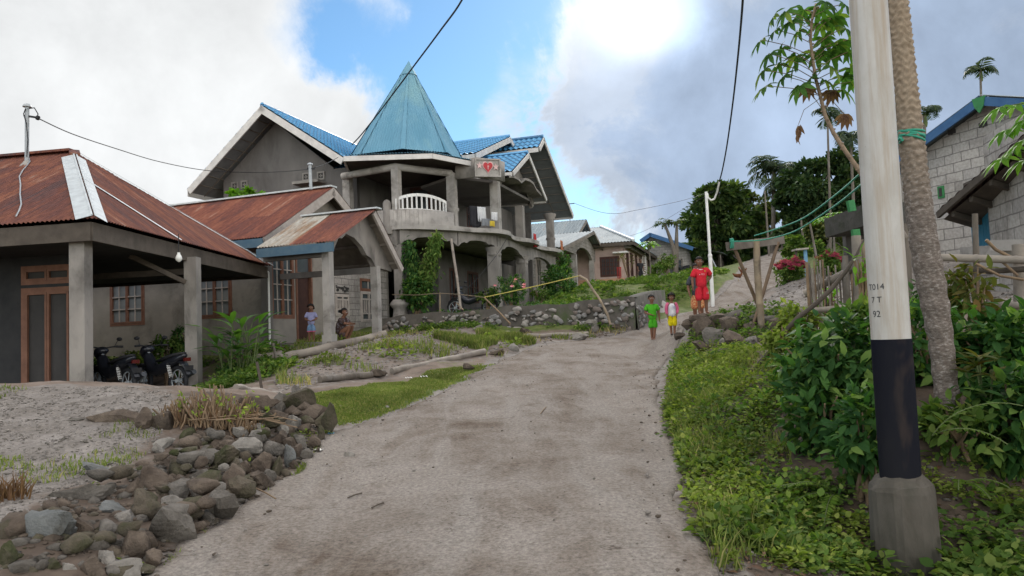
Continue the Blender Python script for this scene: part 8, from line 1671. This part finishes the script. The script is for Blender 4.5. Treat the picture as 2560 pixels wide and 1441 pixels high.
f = Vector((f.x, f.y, W(1757, 788, 15.3).z)); person('boy in red football shirt and shorts standing on the rocks, hand on hip', f, 150 * f.y / FPX, rad(4), dict(elR=(.185, .03, .64), wrR=(.095, .0, .545), shR=(.105, .0, .765), shL=(-.10, .0, .75), elL=(-.15, -.01, .61), wrL=(-.155, -.03, .49), chest=(.005, 0, .69), neck0=(-.005, 0, .78), neck1=(-.012, -.005, .815), chin=(-.02, -.035, .84), head=(-.018, -.012, .895), top=(-.018, -.008, .95), hipR=(.055, 0, .475), knR=(.065, -.02, .265), anR=(.072, .015, .05), toR=(.09, -.065, .02), knL=(-.05, -.015, .26), anL=(-.05, .012, .045)), REDS, REDS, short_len=1.08, sleeve_len=.9, extra=jersey, hs=1.08)
f = W(1748, 812, 15.9); person('boy in charcoal shirt and orange patterned shorts half hidden behind the boy in red', f, 157 * f.y / FPX, rad(-18), dict(elL=(-.14, .0, .60), wrL=(-.12, -.06, .50), knR=(.05, -.02, .27)), GREYS, ORPR, short_len=1.05, hs=1.05)
f = W(779, 850, 19.3); f.z = 1.56
def hemx(root, G, j, Rz, H):
 q = MB()
 for s in 'LR': c = j['hip' + s].lerp(j['kn' + s], .93); q.tube([G(c + Vector((math.cos(t) * .05, math.sin(t) * .05, 0))) for t in [i * 6.2832 / 16 for i in range(17)]], .012 * H, 6, cap=False)
 q.build('hem', PINKS, root)
person('little girl in lilac shirt and denim shorts standing at the porch edge', f, 96 * f.y / FPX, rad(8), dict(elL=(-.145, .0, .60), wrL=(-.04, -.085, .56), elR=(.145, .0, .60), wrR=(.04, -.085, .56)), LILAC, DENIM, None, 'curly', short_len=.9, sleeve_len=.8, extra=hemx, hs=1.18)
f = W(860, 851, 19.6); f.z = 1.57; H_ = 1.5
woman = dict(pelvis=(-.055, .0, .115), waist=(-.065, 0, .19), chest=(-.035, 0, .305), neck0=(-.005, 0, .385), neck1=(.008, 0, .415), chin=(.036, 0, .438), head=(.018, 0, .485), top=(.014, 0, .535), _face=(1, 0), shL=(-.03, -.095, .365), elL=(.07, -.10, .29), wrL=(.155, -.06, .275), shR=(-.03, .095, .365), elR=(.07, .09, .29), wrR=(.15, .03, .285),
 hipL=(-.04, -.05, .115), knL=(.15, -.06, .245), anL=(.05, -.06, .04), toL=(.13, -.065, .018), hipR=(-.04, .05, .115), knR=(.15, .055, .245), anR=(.05, .055, .04), toR=(.13, .06, .018))
person('older woman in dark floral dress squatting beside the porch column', f, H_, rad(-14), woman, FLOR, FLOR, None, 'bun', sleeve_len=1.0, short_len=1.75, hs=.98)
f = W(1603, 705, 47.5); f.z = W(1603, 703, 47.5).z; person('distant person in dark clothes standing in the pink house porch', f, 1.45, rad(20), {}, MT['cl_black'], MT['cl_black'], short_len=1.6)
def hen(px, py, Y, yaw, label, s=1.0, m=None):
 c = W(px, py, Y); c.z = gz(c.x, c.y) + .02; root = thing('hen', label, 'hen', c); Rz = Matrix.Rotation(yaw, 3, 'Z'); T = lambda x, y, z: c + Rz @ (Vector((x, y, z)) * s)
 v, f = skin_mesh([Vector(p) * s for p in [(0, 0, .20), (.08, 0, .21), (.14, 0, .27), (.16, 0, .33), (.18, 0, .36), (.225, 0, .355), (-.10, 0, .24), (-.20, 0, .33)]], [(0, 1), (1, 2), (2, 3), (3, 4), (4, 5), (0, 6), (6, 7)], [r * s for r in (.085, .075, .045, .03, .032, .008, .06, .02)], 0, 2); q = MB(); q.add([c + Rz @ x for x in v], f, True)
 for sd_ in (-1, 1): q.tube([T(.0, sd_ * .04, .13), T(.01, sd_ * .04, .06), T(.0, sd_ * .04, .0)], .008 * s, 5, 1); q.tube([T(.0, sd_ * .04, .004), T(.05, sd_ * .05, .004)], .006 * s, 4, 1)
 q.build('body', [m or cm('red_brown_feather', (.15, .065, .035)), cm('hen_leg', (.35, .25, .1))], root); q = MB(); q.ellipsoid(T(.18, 0, .40), (.03 * s, .008 * s, .02 * s), 8, 5); q.build('comb', MT['red_sign'], root)
hen(1846, 717, 30, rad(-20), 'dark brown hen crossing the upper lane'); hen(1858, 690, 34, rad(150), 'reddish hen further up the lane', .9)
def scatter(poly, n, keep=None):
 x0, x1 = min(p[0] for p in poly), max(p[0] for p in poly); y0, y1 = min(p[1] for p in poly), max(p[1] for p in poly); X = nr.uniform(x0, x1, n * 3); Y = nr.uniform(y0, y1, n * 3); k = inpoly(X, Y, poly)
 if keep is not None: k &= keep(X, Y)
 X, Y = X[k][:n], Y[k][:n]; return X, Y
def clumpy(s, t, o=0): return lambda X, Y: fbm(X * s + o, Y * s + o * 1.7, 3) > t
def on(X, Y, dz=0): return np.stack([X, Y, ground_h(X, Y) + dz], 1)
def weeds(name, label, poly, n, leaf, lf, h, keep, wid=.75):
 per = 26; X, Y = scatter(poly, max(8, n // per), keep); k = road_dist(X, Y) > -.05 + .12 * nr.random(len(X)); X, Y = X[k], Y[k]; m = len(X); R_ = leaf * nr.uniform(1.2, 3.6, m) * (.8 + .5 * (road_dist(X, Y) > .3)); hh = np.minimum(h, R_ * nr.uniform(.5, 1.5, m))
 d = rand_dirs(m * per); d[:, 2] = np.abs(d[:, 2]); rr = nr.random(m * per) ** .4; P = np.repeat(on(X, Y), per, 0) + d * rr[:, None] * np.stack([np.repeat(R_, per), np.repeat(R_, per), np.repeat(hh, per)], 1); P[:, 2] = np.maximum(P[:, 2], ground_h(P[:, 0], P[:, 1]) + .004)
 D = d * .9 + rand_dirs(m * per) * .6; D[:, 2] *= .5; N = unit(rand_dirs(m * per) * .5 + d * .6 + np.array([0, 0, .9])); L = leaf * nr.uniform(.5, 1.3, m * per) * np.repeat(nr.uniform(.7, 1.4, m), per); tag(leaf_obj(name, P, D, N, L, L * wid, lf, fold=.12, droop=.15), label, name.replace('_', ' '), kind='stuff')
SOIL = [gpoly([(1905, 1085), (1960, 1060), (2010, 1090), (2020, 1180), (2010, 1280), (1930, 1290), (1900, 1200)]), gpoly([(1745, 1080), (1790, 1070), (1800, 1120), (1760, 1160), (1735, 1130)]), gpoly([(1800, 1380), (1900, 1360), (1930, 1441), (1810, 1441)]), gpoly([(1830, 1010), (1880, 1000), (1900, 1030), (1840, 1040)])]
def ck(s, t, o):
 f = clumpy(s, t, o); return lambda X, Y: f(X, Y) & ~(np.any([inpoly(X, Y, p) for p in SOIL], 0) & (nr.random(len(X)) < .88))
weeds('weeds', 'bright green small leaved weeds covering the right bank beside the road', BANKR, 36000, .036, L_['weed'], .14, ck(.95, -.04, 3)); weeds('weeds', 'darker weeds mixed into the ground cover of the right bank', BANKR, 20000, .048, L_['weed_d'], .2, ck(1.3, .06, 9))
LOWR = gpoly([(1790, 1441), (1760, 1330), (1900, 1230), (2060, 1170), (2200, 1180), (2350, 1150), (2560, 1100), (2800, 1150), (2800, 1500), (2500, 1600), (1800, 1600)]); weeds('weeds', 'larger leaved weeds round the concrete footing', LOWR, 9000, .052, L_['weed_d'], .16, clumpy(1.4, .02, 5), .8); weeds('weeds', 'pale clover like weeds at the bottom right', LOWR, 7000, .035, L_['weed'], .10, clumpy(1.8, .05, 15), .9)
UPR = gpoly([(1665, 980), (1700, 870), (1760, 850), (1850, 860), (1990, 870), (2000, 960), (1900, 1000), (1750, 1000)]); weeds('weeds', 'yellowish weeds under the terrace stones', UPR, 9000, .045, L_['weed'], .16, clumpy(1.2, -.1, 25))
TERR = [tuple(W(*p)[:2]) for p in [(1740, 800, 15), (1860, 780, 15), (2000, 770, 14), (2000, 820, 12.6), (1850, 840, 13), (1740, 850, 14)]]; weeds('weeds', 'straggling weeds between the terrace stones', TERR, 3500, .06, L_['weed_d'], .18, clumpy(1.5, -.05, 31))
X, Y = scatter(LAWN, 62000, lambda x, y: (soft(LAWN, x, y, 7, .55) > .15 + .85 * nr.random(len(x))) & (road_dist(x, y) > .25 * nr.random(len(x))) & (fbm(x * 1.1 + 7, y * 1.1, 3) > -.55 + .3 * nr.random(len(x)))); tag(blade_obj('grass', on(X, Y), nr.uniform(.012, .042, len(X)), nr.uniform(.004, .008, len(X)), .9, L_['grass']), 'short cropped lawn between road and earth bank', 'grass', kind='stuff')
BANKL = gpoly([(690, 900), (800, 850), (980, 838), (1200, 838), (1500, 832), (1590, 815), (1560, 838), (1390, 852), (1320, 866), (1255, 895), (1200, 900), (980, 925), (800, 960), (690, 990)])
X, Y = scatter(BANKL, 13000, lambda x, y: (fbm(x * .7 + 3, y * .7, 3) > .2 + .1 * nr.random(len(x))) & (road_dist(x, y) > .05)); tag(blade_obj('grass', on(X, Y), nr.uniform(.05, .20, len(X)), nr.uniform(.006, .012, len(X)), .7, L_['grass']), 'green grass tufts scattered over the earth bank below the houses', 'grass', kind='stuff')
X, Y = scatter(BANKL, 6500, lambda x, y: (fbm(x * .8 + 33, y * .8, 3) > .18 + .1 * nr.random(len(x))) & (road_dist(x, y) > .05)); tag(blade_obj('dry_grass', on(X, Y), nr.uniform(.05, .22, len(X)), nr.uniform(.006, .012, len(X)), .8, L_['dry']), 'yellow dry grass on the earth bank in front of the porch', 'grass', kind='stuff')
weeds('weeds', 'leafy weeds on the earth bank and under the retaining wall', BANKL, 7000, .07, L_['weed'], .14, clumpy(.8, .22, 43))
GR1 = gpoly([(1080, 850), (1200, 832), (1290, 850), (1340, 860), (1260, 893), (1190, 880)]); X, Y = scatter(GR1, 16000, lambda x, y: (fbm(x * .8 + 13, y * .8, 2) > -.12) & (road_dist(x, y) > .05)); tag(blade_obj('grass', on(X, Y), nr.uniform(.08, .26, len(X)), nr.uniform(.008, .014, len(X)), .7, L_['grass']), 'taller bright grass clump on the bank right of the porch', 'grass', kind='stuff')
WALLF = [(3.3, 20.6), (3.4, 21.3), (-3.9, 24.0), (-4.0, 22.8), (0, 21.2)]; weeds('weeds', 'weeds growing along the foot of the retaining wall', WALLF, 5000, .07, L_['weed_d'], .16, clumpy(.9, .08, 61)); YARD = [(3.2, 21.8), (4.2, 24.5), (3.0, 27), (-4, 26), (-4, 24.6)]; weeds('weeds', 'garden weeds behind the retaining wall', YARD, 5000, .09, L_['coffee'], .22, clumpy(.7, .03, 71))
BK = [(1.0, 24.6), (4.0, 23.6), (4.5, 26.2), (6.4, 27.6), (8.6, 31), (10.5, 36), (9, 42), (4, 40), (2, 34)]; X, Y = scatter(BK, 34000, lambda x, y: (road_dist(x, y) > .1) & (fbm(x * .5, y * .5, 3) > -.12 + .2 * nr.random(len(x)))); tag(blade_obj('grass', on(X, Y), nr.uniform(.04, .16, len(X)), nr.uniform(.012, .022, len(X)), .8, L_['weed_d']), 'long grass on the bank between the stone wall and the upper lane', 'grass', kind='stuff'); weeds('weeds', 'dark weeds on the bank below the pink house', BK, 11000, .11, L_['weed_d'], .16, clumpy(.6, .05, 81))
LN = [(12.6, 30), (14.5, 36), (17, 42), (19.5, 48), (26, 48), (22, 34), (17, 27), (13, 26)]; weeds('weeds', 'weeds along the right side of the upper lane', LN, 9000, .16, L_['weed_d'], .5, clumpy(.5, -.05, 91));
GARD = [(-12.5, 21.4), (-6.9, 20.6), (-5.0, 17.4), (-6.4, 18.6), (-8, 19.5), (-12, 20.6)]; weeds('weeds', 'low garden weeds at the foot of the gable house wall', GARD, 9000, .09, L_['weed_d'], .3, clumpy(.9, -.1, 101))
PST = [(-5.8, 13.8), (-4.6, 12.4), (-4.4, 16), (-5.0, 17.2), (-6.3, 17.5)]; weeds('weeds', 'weeds on the slope beside the second porch post', PST, 6000, .075, L_['weed_d'], .2, clumpy(1.1, -.1, 111))
X, Y = scatter(MOUND, 5000, clumpy(.9, .2, 121)); tag(blade_obj('grass', on(X, Y), nr.uniform(.015, .06, len(X)), nr.uniform(.003, .006, len(X)), .9, L_['grass']), 'thin green tufts on the gravel mound', 'grass', kind='stuff'); weeds('weeds', 'small weeds growing in the gravel mound', MOUND, 2600, .028, L_['weed'], .05, clumpy(1.4, .3, 131))
HW = gpoly([(380, 1441), (500, 1345), (620, 1255), (735, 1190), (840, 1080), (850, 1090), (745, 1205), (640, 1265), (520, 1360), (420, 1441)]); X, Y = scatter(HW, 4200, lambda x, y: (road_dist(x, y) > -.03) & (fbm(x * 2 + 3, y * 2, 3) > .0)); tag(blade_obj('grass', on(X, Y, .0), nr.uniform(.02, .07, len(X)), nr.uniform(.003, .006, len(X)), .8, L_['grass']), 'green fringe between the stone heap and the road', 'grass', kind='stuff')
weeds('weeds', 'small leafy sprigs between the stones of the heap', HEAP, 1500, .035, L_['weed'], .14, clumpy(2.0, .22, 141))
def pebbles(name, label, poly, n, s0, s1, ms, keep=None, z=.0, road=False):
 X, Y = scatter(poly, n, keep); V0, F0 = ico(1); n = len(X); S = s0 + (s1 - s0) * nr.random(n) ** 3; A = V0[None] * (S[:, None, None] * np.stack([nr.uniform(.8, 1.3, n), nr.uniform(.8, 1.3, n), nr.uniform(.45, .8, n)], 1)[:, None, :]) * (1 + .22 * nr.normal(size=(n, len(V0), 1)))
 base = (np.stack([X, Y, TZ(X, Y) + .045], 1) if road else on(X, Y)); V = (A + base[:, None, :]).reshape(-1, 3); Fq = (F0[None] + (np.arange(n) * len(V0))[:, None, None]).reshape(-1, 3); mi = np.repeat(nr.integers(0, len(ms), n), len(F0)); tag(link(name, quickmesh(name, V, Fq, False, mi), ms), label, 'gravel', kind='stuff')
pebbles('gravel', 'grey gravel and small stones on the mound at the left', MOUND, 16000, .003, .015, [PB, PB, ST[0]]); pebbles('gravel', 'small rubble between the stones of the heap', HEAP, 1600, .012, .06, [ST[1], ST[0], ST[4]])
RP = [(float(_rl[i]), float(_ry[i])) for i in range(80, 300, 6)] + [(float(_rr[i]), float(_ry[i])) for i in range(298, 80, -6)]
pebbles('gravel', 'loose grit and pebbles on the concrete road', RP, 700, .003, .013, [PB, ST[1], ST[2]], road=True); pebbles('gravel', 'loose grit gathered along the road edges', RP, 2600, .004, .020, [ST[1], PB], lambda x, y: (road_dist(x, y) > -.30) & (nr.random(len(x)) < .9), road=True)
pebbles('gravel', 'stones strewn over the terrace on the right', GRAVR, 5000, .012, .05, [PB, PB, ST[1]]); pebbles('gravel', 'crumbs of earth and stone on the bank by the lawn', BANKL, 6000, .008, .05, [ST[1], PB, PB]); pebbles('gravel', 'small stones on the bare soil of the right bank', BANKR, 1600, .008, .04, [ST[1], ST[0], ST[2]]); pebbles('gravel', 'clods and stones at the bottom right', LOWR, 1500, .008, .035, [ST[1], ST[0]])
X, Y = scatter(LOWR, 500); L = nr.uniform(.03, .08, len(X)); a = nr.uniform(0, 6.28, len(X)); tag(leaf_obj('leaf_litter', on(X, Y, .012), np.stack([np.cos(a), np.sin(a), a * 0], 1), unit(rand_dirs(len(X)) * .5 + np.array([0, 0, 1.])), L, L * .5, L_['dead']), 'dead leaves lying on the soil by the concrete footing', 'leaf litter', kind='stuff')
X, Y = scatter(BANKR, 9000, lambda x, y: fbm(x * 1.3 + 5, y * 1.3, 3) > .02 + .15 * nr.random(len(x))); tag(blade_obj('grass', on(X, Y), nr.uniform(.04, .20, len(X)), nr.uniform(.003, .006, len(X)), .9, L_['grass']), 'grass blades standing among the weeds of the right bank', 'grass', kind='stuff')
X, Y = scatter(BANKR, 900); L = nr.uniform(.02, .06, len(X)); a = nr.uniform(0, 6.28, len(X)); tag(leaf_obj('leaf_litter', on(X, Y, .05), np.stack([np.cos(a), np.sin(a), a * 0], 1), unit(rand_dirs(len(X)) * .6 + np.array([0, 0, 1.])), L, L * .5, L_['dead']), 'dead leaves caught in the weeds of the right bank', 'leaf litter', kind='stuff')
ROWS = [tuple(W(*p)[:2]) for p in [(1470, 728, 34), (1700, 690, 38), (1720, 705, 36), (1480, 742, 32)]]; pebbles('gravel', 'pale rubble along the top of the bank below the pink house', ROWS, 1600, .04, .16, [ST[2], PB, PB])
